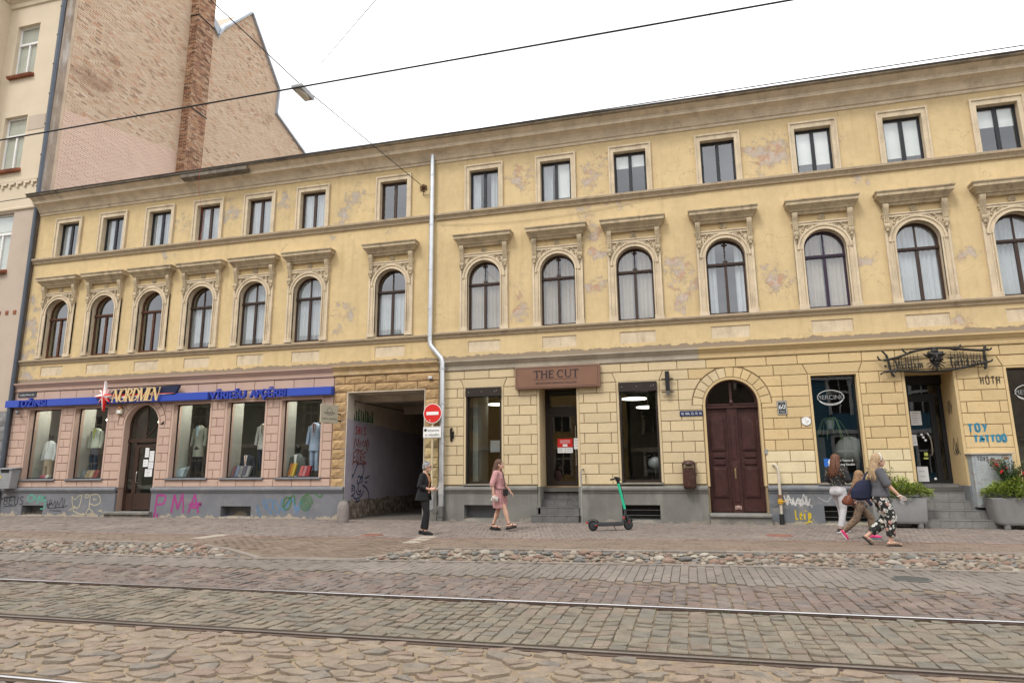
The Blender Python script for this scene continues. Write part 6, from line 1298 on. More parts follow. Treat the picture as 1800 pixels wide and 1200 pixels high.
MT['leafA'] = mat('yellow_green_leaf', (.16, .24, .04), .6, cols=[(.13, .21, .03), (.20, .29, .045), (.28, .34, .055), (.15, .23, .035), (.34, .37, .07), (.23, .28, .06)], const=False, var=.1); MT['leafB'] = mat('dark_shrub_leaf', (.05, .10, .03), .55, cols=[(.04, .085, .025), (.06, .12, .04), (.09, .15, .05), (.05, .09, .03)], const=False); MT['petal'] = mat('red_petal', (.55, .02, .03), .6); MT['soil'] = mat('planter_soil', (.05, .035, .025), .95)
def leaf(b, p_, d, l, w, r_):
    d = d.normalized(); s_ = d.cross(Vector((0, 0, 1))); s_ = s_.normalized() if s_.length > .1 else Vector((1, 0, 0)); up = s_.cross(d)
    b.add([p_, p_ + d * l * .45 + s_ * w - up * w * .3, p_ + d * l, p_ + d * l * .45 - s_ * w - up * w * .3, p_ + d * l * .5], [(0, 1, 4), (1, 2, 4), (2, 3, 4), (3, 0, 4)], r_)
def planter(x0, x1, y0, y1, z0, z1, tap, rnd_, label, plab, mark=False):
    o = thing('planter', label, 'planter', ((x0 + x1) / 2, (y0 + y1) / 2, 0), 0, 'concrete planters on the sidewalk'); cx, cy, hx, hy = (x0 + x1) / 2, (y0 + y1) / 2, (x1 - x0) / 2, (y1 - y0) / 2
    def rr_(k, z, ins=0):
        out = []
        for qx, qy, a0 in ((1, 1, 0), (-1, 1, 90), (-1, -1, 180), (1, -1, 270)):
            for j in range(4): a = math.radians(a0 + 30 * j); out.append((cx + qx * (hx * k - rnd_) + (rnd_ - ins) * math.cos(a), cy + qy * (hy * k - rnd_) + (rnd_ - ins) * math.sin(a), z))
        return out
    b = MB(); b.loft([rr_(tap - .06, z0), rr_(tap - .01, z0 + .03), rr_(tap, z0 + .07), rr_(1, z1 - .01), rr_(1, z1, .008), rr_(1, z1, .06), rr_(1, z1 - .12, .06)]); b.build('tub', MT['concrete'], o, 40)
    b = MB(); b.loft([rr_(.93, z1 - .10), rr_(.93, z1 - .06)]); b.build('soil', MT['soil'], o)
    for qx in (-1, 1):
        for qy in (-1, 1): b = MB(); b.lathe((cx + qx * hx * tap * .72, cy + qy * hy * tap * .72, 0), [(.06, .0), (.065, .01), (.065, z0 + .02), (0, z0 + .02)], 12); b.build('foot', MT['concrete'], o, 50)
    if mark: b = MB(); b.ribbon([(cx + p_[0], p_[1]) for p_ in ((-.02, .32), (.06, .25), (.12, .235), (.17, .26), (.2, .30))], .045, cy - hy * (tap + 1) / 2 - .02); b.build('scuff_mark', MT['ink'], o)
    return o, cx, cy, hx, hy
rs = random.Random(5)
def plantmass(cx, cy, hx, hy, z1, n, label, name='shrub', grp='planter shrubs', droop=.1):
    o = thing(name, label, 'shrub', (cx, cy, z1 - .08), 0, grp); b = MB()
    for k in range(n):
        th = rs.uniform(0, 2 * PI); r_ = math.sqrt(rs.random()); x, y = r_ * math.cos(th), r_ * math.sin(th); lump = .75 + .35 * math.sin(th * 3 + 1.3) * math.cos(r_ * 5 + th)
        top = .42 * lump * math.sqrt(max(0, 1 - r_ * r_ * .8)); z = z1 - droop * r_ * r_ * rs.uniform(.2, 1.6) + top * (rs.random() ** .35)
        d = Vector((x + rs.gauss(0, .5), y + rs.gauss(0, .5), rs.uniform(-.3, .8))); leaf(b, Vector((cx + x * hx * 1.13, cy + y * hy * 1.13, z)), d, rs.uniform(.035, .07), rs.uniform(.013, .023), rs.random())
    b.build('foliage', MT['leafA'], o, rnd=True, recalc=False); b = MB()
    for k in range(14): a = rs.uniform(0, 6.3); q = rs.uniform(.2, .9); b.tube([(cx, cy, z1 - .08), (cx + math.cos(a) * hx * q * .5, cy + math.sin(a) * hy * q * .5, z1 + .08), (cx + math.cos(a) * hx * q, cy + math.sin(a) * hy * q, z1 + .12)], .006, 4)
    b.build('stem', MT['soil'], o); return o
def tallbush(cx, cy, z1, h, sp, n, label):
    o = thing('flowering_bush', label, 'bush', (cx, cy, z1 - .08), 0, 'planter bushes'); b = MB(); st = MB(); fl = MB()
    for k in range(n):
        a = rs.uniform(0, 6.3); q = rs.uniform(.2, 1) * sp; hh = h * rs.uniform(.5, 1); p0, p1, p2 = Vector((cx, cy, z1 - .08)), Vector((cx + math.cos(a) * q * .5, cy + math.sin(a) * q * .5, z1 + hh * .6)), Vector((cx + math.cos(a) * q, cy + math.sin(a) * q, z1 + hh)); st.tube([p0, p1, p2], [.008, .006, .003], 5)
        for j in range(34): t_ = rs.uniform(.25, 1.05); p_ = p0.lerp(p1, t_ * 2) if t_ < .5 else p1.lerp(p2, t_ * 2 - 1); leaf(b, p_ + Vector((rs.gauss(0, .02), rs.gauss(0, .02), rs.gauss(0, .02))), Vector((rs.gauss(0, 1), rs.gauss(0, 1), rs.gauss(.2, .6))), rs.uniform(.035, .06), rs.uniform(.012, .02), rs.random())
        if k % 13 == 0:
            for j in range(5): fl.ball(p2 * .6 + p1 * .4 + Vector((rs.gauss(0, .025), -.05 + rs.gauss(0, .02), rs.gauss(0, .02))), .017, 6, 4)
    b.build('foliage', MT['leafB'], o, rnd=True, recalc=False); st.build('stem', MT['soil'], o); fl.build('blossom', MT['petal'], o); return o
_, cx, cy, hx, hy = planter(3.92, 5.05, -.86, -.30, .10, .66, .96, .05, 'grey concrete planter with straight sides behind the three walkers', '')
plantmass(cx + .12, cy, hx * 1.0, hy * 1.1, .70, 3400, 'yellow-green leafy shrub spilling over the planter behind the walkers'); tallbush(cx - .22, cy + .02, .70, .62, .30, 34, 'dark leafy bush with red blossoms in the planter behind the walkers')
_, cx, cy, hx, hy = planter(6.28, 7.62, -.92, -.30, .09, .66, .90, .10, 'grey tapered concrete planter with a dark scuff mark before the rusty cabinet', '', True)
plantmass(cx, cy, hx, hy * 1.1, .72, 3800, 'yellow-green leafy shrub in the planter before the rusty cabinet'); tallbush(cx - .15, cy + .05, .78, .72, .38, 46, 'tall dark leafy bush with red blossoms before the rusty cabinet')
# ---------------------------------------------------------------- electric kick scooter
s0 = thing('electric_scooter', 'parked electric kick scooter with a mint green stem before the salon window', 'scooter', (-1.76, -2.42, 0), math.atan2(.40, .71)); MT['scoot'] = mat('dark_grey_scooter', (.045, .047, .052), .5, var=.1); MT['rubber'] = mat('tyre_rubber', (.018, .018, .019), .85); MT['mint'] = mat('mint_green_tube', (.02, .55, .31), .35, coat=.3)
def sc_(b, nm, mt_, sm=50, bv=0, par=None): return b.build(nm, mt_, par or s0, sm, bv, local=True)
for x in (-.41, .43):
    b = MB(); b.lathe((x, 0, .115), [(.085, -.025), (.105, -.022), (.115, 0), (.105, .022), (.085, .025)], 22, 'y'); w = sc_(b, 'wheel', MT['rubber'])
    b = MB(); b.lathe((x, 0, .115), [(0, -.024), (.06, -.028), (.088, -.02), (.088, .02), (.06, .028), (0, .024)], 18, 'y'); sc_(b, 'rim', MT['scoot'], par=w)
b = MB(); b.prism([(-.28, .10), (.25, .10), (.33, .145), (.27, .175), (-.30, .175), (-.34, .14)], -.075, .075); sc_(b, 'deck', MT['scoot'], None, .012); b = MB(); b.box(-.27, .23, -.065, .065, .175, .179); sc_(b, 'grip_mat', MT['rubber'], None)
b = MB(); rg = [(-.41 + .135 * math.cos(math.radians(a)), .115 + .135 * math.sin(math.radians(a))) for a in range(20, 176, 12)]; b.loft([[(x, -.04, z), (x, .04, z), (x * 1 + (x + .41) * .08, .04, z + (z - .115) * .08), (x + (x + .41) * .08, -.04, z + (z - .115) * .08)] for x, z in rg]); sc_(b, 'mudguard', MT['scoot']); b = MB(); b.box(-.57, -.545, -.02, .02, .17, .20); sc_(b, 'tail_light', MT['red'], None)
b = MB(); b.tube([(-.34, -.055, .15), (-.41, -.055, .115)], .022, 8); b.tube([(-.34, .055, .15), (-.41, .055, .115)], .022, 8); sc_(b, 'rear_fork', MT['scoot']); b = MB(); b.box(-.39, -.34, -.081, -.076, .118, .130); sc_(b, 'reflector', MT['red'], None)
b = MB(); b.tube([(.28, 0, .15), (.33, 0, .24), (.37, 0, .38), (.36, 0, .46)], [.035, .04, .036, .034], 10, flat=.8); b.tube([(.25, 0, .14), (.36, 0, .34)], .022, 8); sc_(b, 'neck', MT['scoot']); b = MB(); b.obox((.31, -.040, .27), (.008, 0, .02), (0, .004, 0), (-.012, 0, .006)); sc_(b, 'reflector', MT['red'], None)
b = MB(); [b.tube([(.37, s_ * .04, .34), (.41, s_ * .055, .24), (.43, s_ * .055, .115)], [.024, .026, .022], 8, flat=.7) for s_ in (-1, 1)]; b.tube(smooth_line([(.39, 0, .33), (.47, 0, .27), (.53, 0, .2)], 3), .035, 8, flat=.5); sc_(b, 'front_fork', MT['scoot']); b = MB(); b.box(.405, .418, -.084, -.079, .16, .20); sc_(b, 'reflector', MT['red'], None)
b = MB(); b.tube([(.36, 0, .46), (.225, 0, 1.02)], .029, 14); sc_(b, 'stem', MT['mint']); b = MB(); b.tube([(.225, 0, 1.02), (.205, 0, 1.11)], .032, 12); b.obox((.20, 0, 1.13), (.055, 0, -.012), (0, .04, 0), (.008, 0, .032)); sc_(b, 'display', MT['black'], 50, .006)
b = MB(); b.tube(smooth_line([(.15, -.25, 1.10), (.185, -.12, 1.12), (.20, 0, 1.13), (.185, .12, 1.12), (.15, .25, 1.10)], 4), .014, 8); sc_(b, 'handlebar', MT['black']); b = MB(); [b.tube([(.15, s_ * .25, 1.10), (.17, s_ * .15, 1.115)], .02, 10) for s_ in (-1, 1)]; sc_(b, 'grip', MT['rubber'])
b = MB(); [b.tube([(.20, s_ * .13, 1.115), (.26, s_ * .16, 1.09), (.25, s_ * .24, 1.08)], .007, 6) for s_ in (-1, 1)]; sc_(b, 'brake_lever', MT['black']); b = MB(); b.tube(smooth_line([(.21, .02, 1.09), (.30, .03, .95), (.37, .03, .6), (.37, .03, .42)], 4), .006, 5); sc_(b, 'brake_cable', MT['black']); b = MB(); b.tube([(.05, -.07, .11), (.07, -.15, .01)], .009, 6); sc_(b, 'kickstand', MT['black'])
# ---------------------------------------------------------------- notices and window lettering
def sheetp(x0, x1, z0, z1, y, label, mt_='paper', lines=3, name='paper_notice', grp='paper notices on the doors'):
    o = thing(name, label, 'notice', ((x0 + x1) / 2, y, z0), 0, grp); MB().box(x0, x1, y - .003, y, z0, z1).build('sheet', MT[mt_], o)
    b = MB()
    for k in range(lines): z = z1 - (z1 - z0) * (k + 1) / (lines + 1); b.box(x0 + (x1 - x0) * .15, x1 - (x1 - x0) * rs.uniform(.15, .4), y - .004, y - .0035, z, z + .012)
    if lines: b.build('printing', mat('grey_print', (.3, .3, .33), .8) if 'grey_print' not in bpy.data.materials else bpy.data.materials['grey_print'], o, kind='stuff')
    return o
yd = .215
sheetp(-16.98, -16.83, 1.85, 2.15, yd, 'upper white sheet on the menswear shop door'); sheetp(-16.80, -16.62, 1.72, 2.05, yd, 'white sheet at the right of the uppermost one on the menswear door'); sheetp(-17.02, -16.83, 1.55, 1.78, yd, 'square sheet with small pictures on the menswear door', lines=2); sheetp(-16.81, -16.62, 1.50, 1.70, yd, 'square sheet with three figures on the menswear door', lines=2); sheetp(-16.92, -16.64, 1.24, 1.48, yd, 'lowest white sheet on the menswear door', lines=4)
yc = .775
o = sheetp(-3.53, -3.10, 1.96, 2.20, yc, 'red notice with white print on the salon door', 'red', 0); b = MB(); [b.box(-3.46, -3.17, yc - .005, yc - .004, 2.14 - .03 * k, 2.15 - .03 * k) for k in range(3)]; b.build('printing', MT['paper'], o, kind='stuff'); b = MB(); b.box(-3.38, -3.25, yc - .005, yc - .004, 1.975, 2.045); b.build('white_box', MT['paper'], o)
sheetp(-3.53, -3.32, 1.80, 1.95, yc, 'white square notice under the left half of the red one', lines=2); sheetp(-3.31, -3.10, 1.80, 1.95, yc, 'white square notice under the right half of the red one', lines=2); sheetp(-3.05, -2.98 + .16, 1.90, 2.20, yc - .09, 'white sheet near the long handle of the salon door', lines=3)
ye = .87
sheetp(5.42, 5.66, 2.35, 2.70, ye, 'upper white sheet on the tattoo studio door', lines=5); sheetp(5.30, 5.50, 1.85, 2.12, ye, 'middle white sheet on the tattoo studio door', lines=3); sheetp(5.42, 5.66, .98, 1.34, ye, 'lowest pale sheet on the tattoo studio door', lines=2)
b = MB(); [b.lathe((5.62 + dx, ye, z), [(0, 0), (.03, 0), (.03, -.003), (0, -.003)], 10, 'y') for dx, z in ((.0, 2.12), (.03, 2.05), (.07, 1.98), (.18, 1.05))]; single(b, 'door_sticker', MT['paper'], 'small white round stickers on the tattoo studio door', 'sticker')
b = MB(); b.box(5.62, 5.70, ye - .003, ye, 1.60, 1.68); b.box(5.60, 5.70, ye - .003, ye, 1.52, 1.56); single(b, 'door_sticker', mat('yellow_green_sticker', (.45, .5, .12), .6), 'small yellow-green stickers low on the tattoo studio door', 'sticker')
yw = .155
fb = thing('window_decal', 'blue square with a white letter f and studio name low in the tattoo window', 'decal', (3.4, yw, 1.35)); MB().box(3.20, 3.38, yw - .002, yw, 1.36, 1.55).build('square', mat('decal_blue', (.02, .13, .50), .5), fb); b = textmb('f', 3.285, 1.365, .24, yw - .004, .002, 'LEFT'); b.build('lettering', MT['white'], fb)
for tx, z, w in (('Vadim Tattoo &', 1.48, .44), ('Piercing Studio', 1.385, .46)): b = textmb(tx, 3.42, z, .075, yw - .002, .001, 'LEFT', w); b.build('lettering', MT['white'], fb)
def oval(x, z, label):
    o = thing('window_decal', label, 'decal', (x, yw, z - .2), 0, 'white oval window decals'); b = MB(); ring_ = [(x + .30 * math.cos(2 * PI * k / 36), z + .17 * math.sin(2 * PI * k / 36)) for k in range(37)]; b.ribbon(ring_, .012, yw - .002); r2 = [(x + .29 * math.cos(2 * PI * k / 36), z + .19 * math.sin(2 * PI * k / 36) - .01) for k in range(19, 36)]; b.ribbon(r2, .01, yw - .002); b.build('outline', MT['white'], o, recalc=False)
    b = textmb('PIERCING', 0, z - .055, .15, yw - .002, .001, 'CENTER', .62); b.v = [(v[0] + x, v[1], v[2]) for v in b.v]; b.build('lettering', MT['bingrey'], o)
oval(3.50, 3.05, 'white oval PIERCING lettering high in the tattoo window left of the walkers'); oval(7.75, 3.02, 'white oval lettering in the window at the right edge of the photograph')
# ---------------------------------------------------------------- graffiti: painted strokes lying on the walls
def spray(label, col, strokes, rect, w, y=None, x=None, group=None):
    x0, z0, x1, z1 = rect; key = 'spray_%02x%02x%02x' % tuple(int(c * 255) for c in col); m_ = bpy.data.materials.get(key) or mat(key, col, .7, var=.15, fine=80)
    b = MB()
    for k, st in enumerate(strokes):
        w_ = w * 1.3
        L = smooth_line([(x0 + p_[0] * (x1 - x0), z0 + p_[1] * (z1 - z0)) for p_ in st], 5) if len(st) > 2 else [(x0 + p_[0] * (x1 - x0), z0 + p_[1] * (z1 - z0)) for p_ in st]
        b.ribbon(L, w_ * rr.uniform(.85, 1.15), y - .0004 * k if y is not None else 0, 'xz' if x is None else 'yz', (x + .0004 * k * (1 if x < 0 else -1)) if x is not None else 0)
    return single(b, 'graffiti_tag', m_, label, 'graffiti', group, recalc=False)
GL = {'B': [[(0, 0), (0, 1)], [(0, 1), (.6, .9), (.55, .6), (.05, .5), (.7, .4), (.6, .05), (0, 0)]], 'E': [[(.7, 1), (0, .95), (.05, .5), (0, 0), (.75, .05)], [(.02, .5), (.6, .52)]], 'U': [[(0, 1), (.05, .2), (.35, 0), (.65, .2), (.7, 1)]], 'S': [[(.7, .9), (.3, 1), (.05, .75), (.6, .4), (.5, .05), (0, .1)]], 'P': [[(0, -.2), (.1, 1)], [(.05, .95), (.7, .9), (.6, .5), (.08, .45)]], 'M': [[(0, 0), (.15, 1)], [(.15, 1), (.45, .2)], [(.45, .2), (.75, 1.05)], [(.75, 1.05), (.9, 0)]], 'A': [[(0, 0), (.4, 1)], [(.4, 1), (.75, 0)], [(.0, .45), (.9, .5), (.5, .3), (.15, .35)]], 'H': [[(0, 0), (.05, 1)], [(.6, 0), (.62, 1)], [(.02, .5), (.62, .52)]], 'O': [[(.05, 0), (0, .9), (.6, 1), (.65, .1), (.05, 0)]], 'T': [[(0, .95), (.75, 1)], [(.38, 1), (.35, 0)]], 'Y': [[(0, 1), (.3, .5)], [(.65, 1), (.15, -.05)]], 'I': [[(.15, 1), (.12, 0)]], 'L': [[(0, 1), (.05, 0), (.6, .1)]], 'N': [[(0, 0), (.05, 1)], [(.05, 1), (.55, .05)], [(.55, .05), (.6, 1)]], 'K': [[(0, 0), (.05, 1)], [(.6, 1), (.1, .5), (.65, 0)]], 'e': [[(.05, .35), (.55, .4), (.35, .7), (.05, .4), (.2, .02), (.6, .1)]], 'i': [[(.1, .6), (.1, 0)]], 'p': [[(.05, -.3), (.1, .7)], [(.08, .65), (.6, .6), (.5, .15), (.1, .15)]], 'D': [[(0, 0), (.0, .9), (.55, 1), (.6, .1), (0, 0)]], 'R': [[(0, 0), (.05, 1)], [(.02, 1), (.6, .85), (.5, .55), (.05, .5), (.7, 0)]], 'C': [[(.65, .85), (.25, 1), (.02, .5), (.2, .05), (.65, .1)]]}
def word(txt, gap=.9):
    out = []; n = len(txt); 
    for i, ch in enumerate(txt):
        for st in GL.get(ch, []): out.append([((i * gap + p_[0] * .8) / (n * gap), p_[1]) for p_ in st])
    return out
def scribble(seed, n, loops=1):
    r_ = random.Random(seed); out = []
    for k in range(loops):
        out.append([((i + .5 + r_.uniform(-.45, .45)) / n, r_.uniform(.0, .35) if i % 2 else r_.uniform(.6, 1.0)) for i in range(n)])
    return out
YP = -.0575
spray('black tag reading BEUS at the far left of the grey plinth', (.02, .02, .025), word('BEUS') + [[(-.15, .7), (.5, 1.05)], [(.0, -.25), (.6, -.1)], [(1.05, .2), (1.07, .2)], [(1.12, .2), (1.15, .2)]], (-22.25, .36, -21.35, .62), .022, YP)
spray('turquoise tag between two black tags on the grey plinth', (.08, .36, .26), [[(.1, .3), (.0, .7), (.2, .95), (.35, .6), (.15, .35)], [(.4, .9), (.5, .5), (.7, .95), (.55, .1)], [(.75, .7), (.95, .75), (.9, .4), (.72, .45), (.95, .7), (1.0, -.2), (.75, -.3)]], (-21.25, .34, -20.5, .70), .03, YP)
spray('black scribbled tag right of the turquoise one', (.02, .02, .025), scribble(4, 11) + [[(.0, .3), (.3, .5), (.1, .1), (.9, .2), (1.1, .3)], [(.2, -.1), (.8, -.12)]], (-20.45, .22, -19.65, .62), .02, YP)
spray('pale yellow doodle of faces left of the menswear door', (.46, .42, .28), [[(.05, .9), (.12, .35), (.3, .3), (.36, .95)], [(.05, .9), (.15, .7), (.25, .9), (.36, .95)], [(.45, .9), (.5, 1.0), (.58, .9), (.5, .8), (.45, .9)], [(.62, .95), (.62, .2)], [(.62, .95), (.85, .98), (.95, .6), (.8, .4), (.64, .5)], [(.0, .1), (.2, .35), (.15, .1), (.5, -.1), (.6, .2), (.75, .05), (.6, -.1)], [(.72, .8), (.75, .7), (.82, .75)], [(.95, .2), (1.02, .0)], [(.9, .1), (1.05, .12)]], (-19.5, .12, -18.2, .70), .02, YP)
spray('large magenta letters PMA on the grey plinth', (.32, .045, .20), word('PMA', 1.0) + [[(.0, -.05), (.0, -.25)], [(.06, -.02), (.06, -.25)]], (-16.15, .14, -14.3, .70), .05, YP)
spray('blue scribble under a green spiral on the grey plinth', (.08, .20, .36), scribble(9, 10) + scribble(12, 7) + [[(-.03, .3), (.02, -.1)], [(-.06, .5), (-.05, .1)], [(1.02, .4), (1.0, .1)]], (-12.4, .1, -10.8, .68), .022, YP)
sp_ = [(.62 + .16 * (1 - k / 30) * math.cos(k * .75), .5 + .42 * (1 - k / 30) * math.sin(k * .75)) for k in range(28)]
spray('green spiral scrawl over the blue scribble on the grey plinth', (.06, .17, .05), [sp_, [(.05, .3), (.1, .75), (.25, .7), (.2, .25), (.08, .3), (.3, .9), (.35, .4)], [(.6, .95), (.8, 1.0), (.95, .8), (1.0, .95)]], (-11.7, .15, -10.35, .74), .026, YP - .006)
YB_ = -.0575
spray('white scrawled tag above the yellow word on the blue-grey plinth', (.55, .54, .52), scribble(21, 13) + scribble(22, 9) + [[(.0, .4), (.9, .2), (1.0, .0)]], (2.18, .40, 2.80, .72), .016, YB_)
spray('yellow word Leip with a dash on the blue-grey plinth', (.62, .46, .02), word('Leip', 1.0) + [[(.55, .85), (.57, .9)], [(.62, .85), (.64, .9)], [(.5, -.35), (.95, -.2)], [(1.02, -.02), (1.05, .0)]], (2.42, .12, 2.80, .34), .026, YB_)
spray('faint white scribble on the plinth behind the teenager', (.36, .37, .38), scribble(31, 7), (2.95, .48, 3.9, .72), .012, YB_)
spray('black letters HOTH on an ochre block', (.03, .025, .02), word('HOTH', 1.0), (6.72, 3.22, 7.16, 3.39), .016, -.0165)
spray('blue word TOY above TATTOO on the ochre blocks', (.03, .20, .32), word('TOY', 1.1), (6.33, 2.13, 6.78, 2.29), .032, -.0165)
spray('blue word TATTOO on the ochre blocks', (.03, .20, .32), word('TATTOO', .95), (6.42, 1.89, 7.10, 2.03), .032, -.0165)
XT = -9.7575
spray('red word SHIS on the lavender passage wall', (.42, .03, .03), word('SHIS', 1.0), (.70, 2.46, 1.42, 2.70), .035, None, XT)
spray('brown-red scrawl below the red word in the passage', (.22, .05, .03), [[(.0, .1), (.1, .9), (.25, .3), (.35, .95), (.4, .2)], [(.5, .8), (.5, .3)], [(.75, .8), (.6, .6), (.75, .3)], [(.8, .3), (.85, .8), (.95, .3), (1.0, .9), (1.1, .6), (1.0, -.1)], [(.1, -.05), (.3, .05), (.5, -.05), (.7, .05)]], (.62, 1.98, 1.48, 2.36), .03, None, XT)
spray('brown-red jumbled letters above the blue face in the passage', (.22, .05, .03), word('EDRE') + [[(-.1, -.6), (.0, .0), (.3, .1)], [(.2, -.1), (.6, -.15), (.7, .0)], [(.8, .1), (.9, -.1), (.8, -.2), (.75, .0)]], (.62, 1.62, 1.5, 1.92), .028, None, XT)
spray('navy line drawing of a long-nosed face on the passage wall', (.025, .04, .10), [[(.0, .55), (.15, .7), (.3, .95), (.5, 1.0), (.65, .9), (.62, .7), (.5, .55)], [(.0, .55), (-.02, .65), (.05, .72), (.1, .62)], [(.0, .55), (.05, .42), (.2, .38)], [(.35, .6), (.42, .66), (.5, .6), (.45, .48), (.35, .45), (.33, .55)], [(.5, .62), (.58, .64), (.6, .52), (.5, .46)], [(.4, .45), (.38, .3), (.45, .22), (.52, .26), (.55, .2), (.45, .14), (.35, .18), (.3, .26)], [(.2, .38), (.22, .2), (.12, .14), (-.02, .1)], [(.12, .14), (.25, .04), (.45, .06), (.6, .14), (.68, .24)], [(.6, .4), (.8, .32), (.95, .15), (.98, -.08)], [(.72, .58), (.95, .65)], [(.74, .48), (.85, .48)], [(.0, .32), (.15, .33)], [(.05, .25), (.15, .28)], [(.3, .0), (.38, -.05), (.48, .0)]], (.50, .50, 1.75, 1.58), .035, None, XT)
spray('green sprayed grass blades at the top of the lavender paint', (.03, .12, .05), [[(.08 * k + .02, .0), (.08 * k + .06 * ((k % 3) - 1), .55 + .4 * ((k * 7) % 5) / 5)] for k in range(13)], (.60, 2.86, 1.85, 3.30), .06, None, XT)
spray('small black scrawl on the left jamb of the tattoo doorway', (.05, .04, .04), scribble(41, 6) + scribble(42, 5), (.30, 2.55, .62, 2.95), .014, None, 6.1745)
spray('black stencilled marks low on the tattoo doorway reveal', (.03, .03, .03), [[(.2 * k, .1 * (k % 2)), (.2 * k + .12, .1 * (k % 2) + .2)] for k in range(5)] + scribble(44, 6), (.2, 1.6, .6, 2.1), .022, None, 6.1745)
spray('small black tag at the top of the rusty cabinet', (.03, .03, .03), word('TOYS') + [[(1.1, .2), (1.2, .8), (1.3, .2), (1.4, .8)]], (6.32, 1.46, 6.56, 1.54), .012, -.2985)

# ---------------------------------------------------------------- overhead wires and the hanging street lamp
def wire(pts, r_, label, name='overhead_wire', mt='ink', grp=None, n=6):
    b = MB(); b.tube(pts, r_, n); return single(b, name, MT[mt], label, 'wire', grp)
wire([(-40, -11, 6.03), (-9.38, -11, 6.06), (1.31, -11, 6.10), (16, -11, 6.14)], .0105, 'thick black tram contact wire crossing the sky from lower left to upper right')
wire([(-40, -1, 10.69), (-23.15, -1, 10.85), (8.26, -1, 11.12), (20, -1, 11.22)], .013, 'thin dark cable running just before the cornice of the yellow house')
LP = Vector((-7.78, -6.0, 9.62))
wire([(-7.39, -.12, 9.88), tuple(LP + Vector((0, 0, .06)))], .010, 'suspension wire from the wall rosette to the hanging street lamp'); wire([tuple(LP + Vector((0, 0, .06))), (-8.0, -8.9, 9.82), (-8.6, -17.6, 10.6), (-8.9, -23.9, 11.2)], .010, 'suspension wire from the hanging street lamp over the street')
ar = thing('wall_anchor', 'rusty iron wire anchor on the yellow wall beside the zinc pipe', 'wire anchor', (-7.39, -.05, 9.75)); MT['rustiron'] = mat('rusty_iron', (.14, .075, .04), .85, metal=.2, var=.4, scale=14)
b = MB(); [b.obox((-7.39, -.02, 9.86), (math.cos(a) * .12, 0, math.sin(a) * .12), (0, .012, 0), (-math.sin(a) * .03, 0, math.cos(a) * .03)) for a in (.6, 1.6, 2.7)]; b.build('star_plate', MT['rustiron'], ar); b = MB(); b.ball((-7.39, -.05, 9.87), (.05, .05, .05), 8, 6); b.tube([(-7.39, 0, 9.87), (-7.39, -.14, 9.88)], .018, 6); b.build('eye_bolt', MT['rustiron'], ar, 60); b = MB(); b.tube([(-7.39, -.02, 9.76), (-7.39, -.03, 9.62), (-7.15, -.06, 9.58)], .01, 5); b.build('tail_cable', MT['ink'], ar)
sl_ = thing('hanging_street_lamp', 'grey street lamp with a pale underside hanging on the span wire', 'street lamp', tuple(LP)); MT['lampgrey'] = mat('lamp_grey', (.33, .34, .35), .5)
b = MB(); b.prof([(LP.y - .30, LP.z - .12), (LP.y + .24, LP.z - .12), (LP.y + .30, LP.z - .08), (LP.y + .27, LP.z - .02), (LP.y + .1, LP.z + .01), (LP.y - .24, LP.z + .01), (LP.y - .31, LP.z - .06)], LP.x - .11, LP.x + .11); b.build('housing', MT['lampgrey'], sl_, bevel=.015); b = MB(); b.ball((LP.x, LP.y - .02, LP.z - .115), (.095, .24, .055), 14, 8); b.build('diffuser', mat('milky_diffuser', (.62, .60, .53), .35), sl_, 180); b = MB(); b.box(LP.x - .02, LP.x + .02, LP.y - .12, LP.y - .08, LP.z, LP.z + .08); b.box(LP.x - .02, LP.x + .02, LP.y + .08, LP.y + .12, LP.z, LP.z + .08); b.build('clamp', MT['lampgrey'], sl_)
MT['greywire'] = mat('grey_wire', (.30, .30, .31), .6)
wire([(-22.4, 13.46, 22.4), (-4.52, -9, 8.88), (-2.6, -11.4, 7.5)], .008, 'thin pale wire from the brick gable corner passing behind the hanging lamp', mt='greywire'); wire([(-1.0, -.6, 11.25), (-3.0, -5, 10.0), (-5.6, -9, 8.95)], .004, 'faint pale wire in the sky right of the hanging lamp', mt='greywire'); wire([(.45, -.6, 11.25), (.9, -5, 10.3), (1.2, -9, 9.3), (1.3, -12, 8.7)], .005, 'thin pale wire rising from the eave over the right part', mt='greywire')
wire(smooth_line([(-6.85, -.03, 8.62), (-5.8, -.03, 8.52), (-4.4, -.03, 8.46), (-2.5, -.03, 8.52), (-1.0, -.03, 8.66), (.6, -.03, 8.72)], 5), .005, 'thin cable sagging across the wall above the right-hand window hoods', 'wall_cable', 'course')
MT['redcord'] = mat('red_cord', (.45, .05, .04), .8); wire([(-15.05, -.68, 11.3), (-15.1, -.64, 10.6), (-15.2, -.16, 9.6), (-15.3, -.15, 8.75)], .005, 'thin red cord hanging from the eave over the fourth upper window of the left house', 'red_wire', 'redcord')

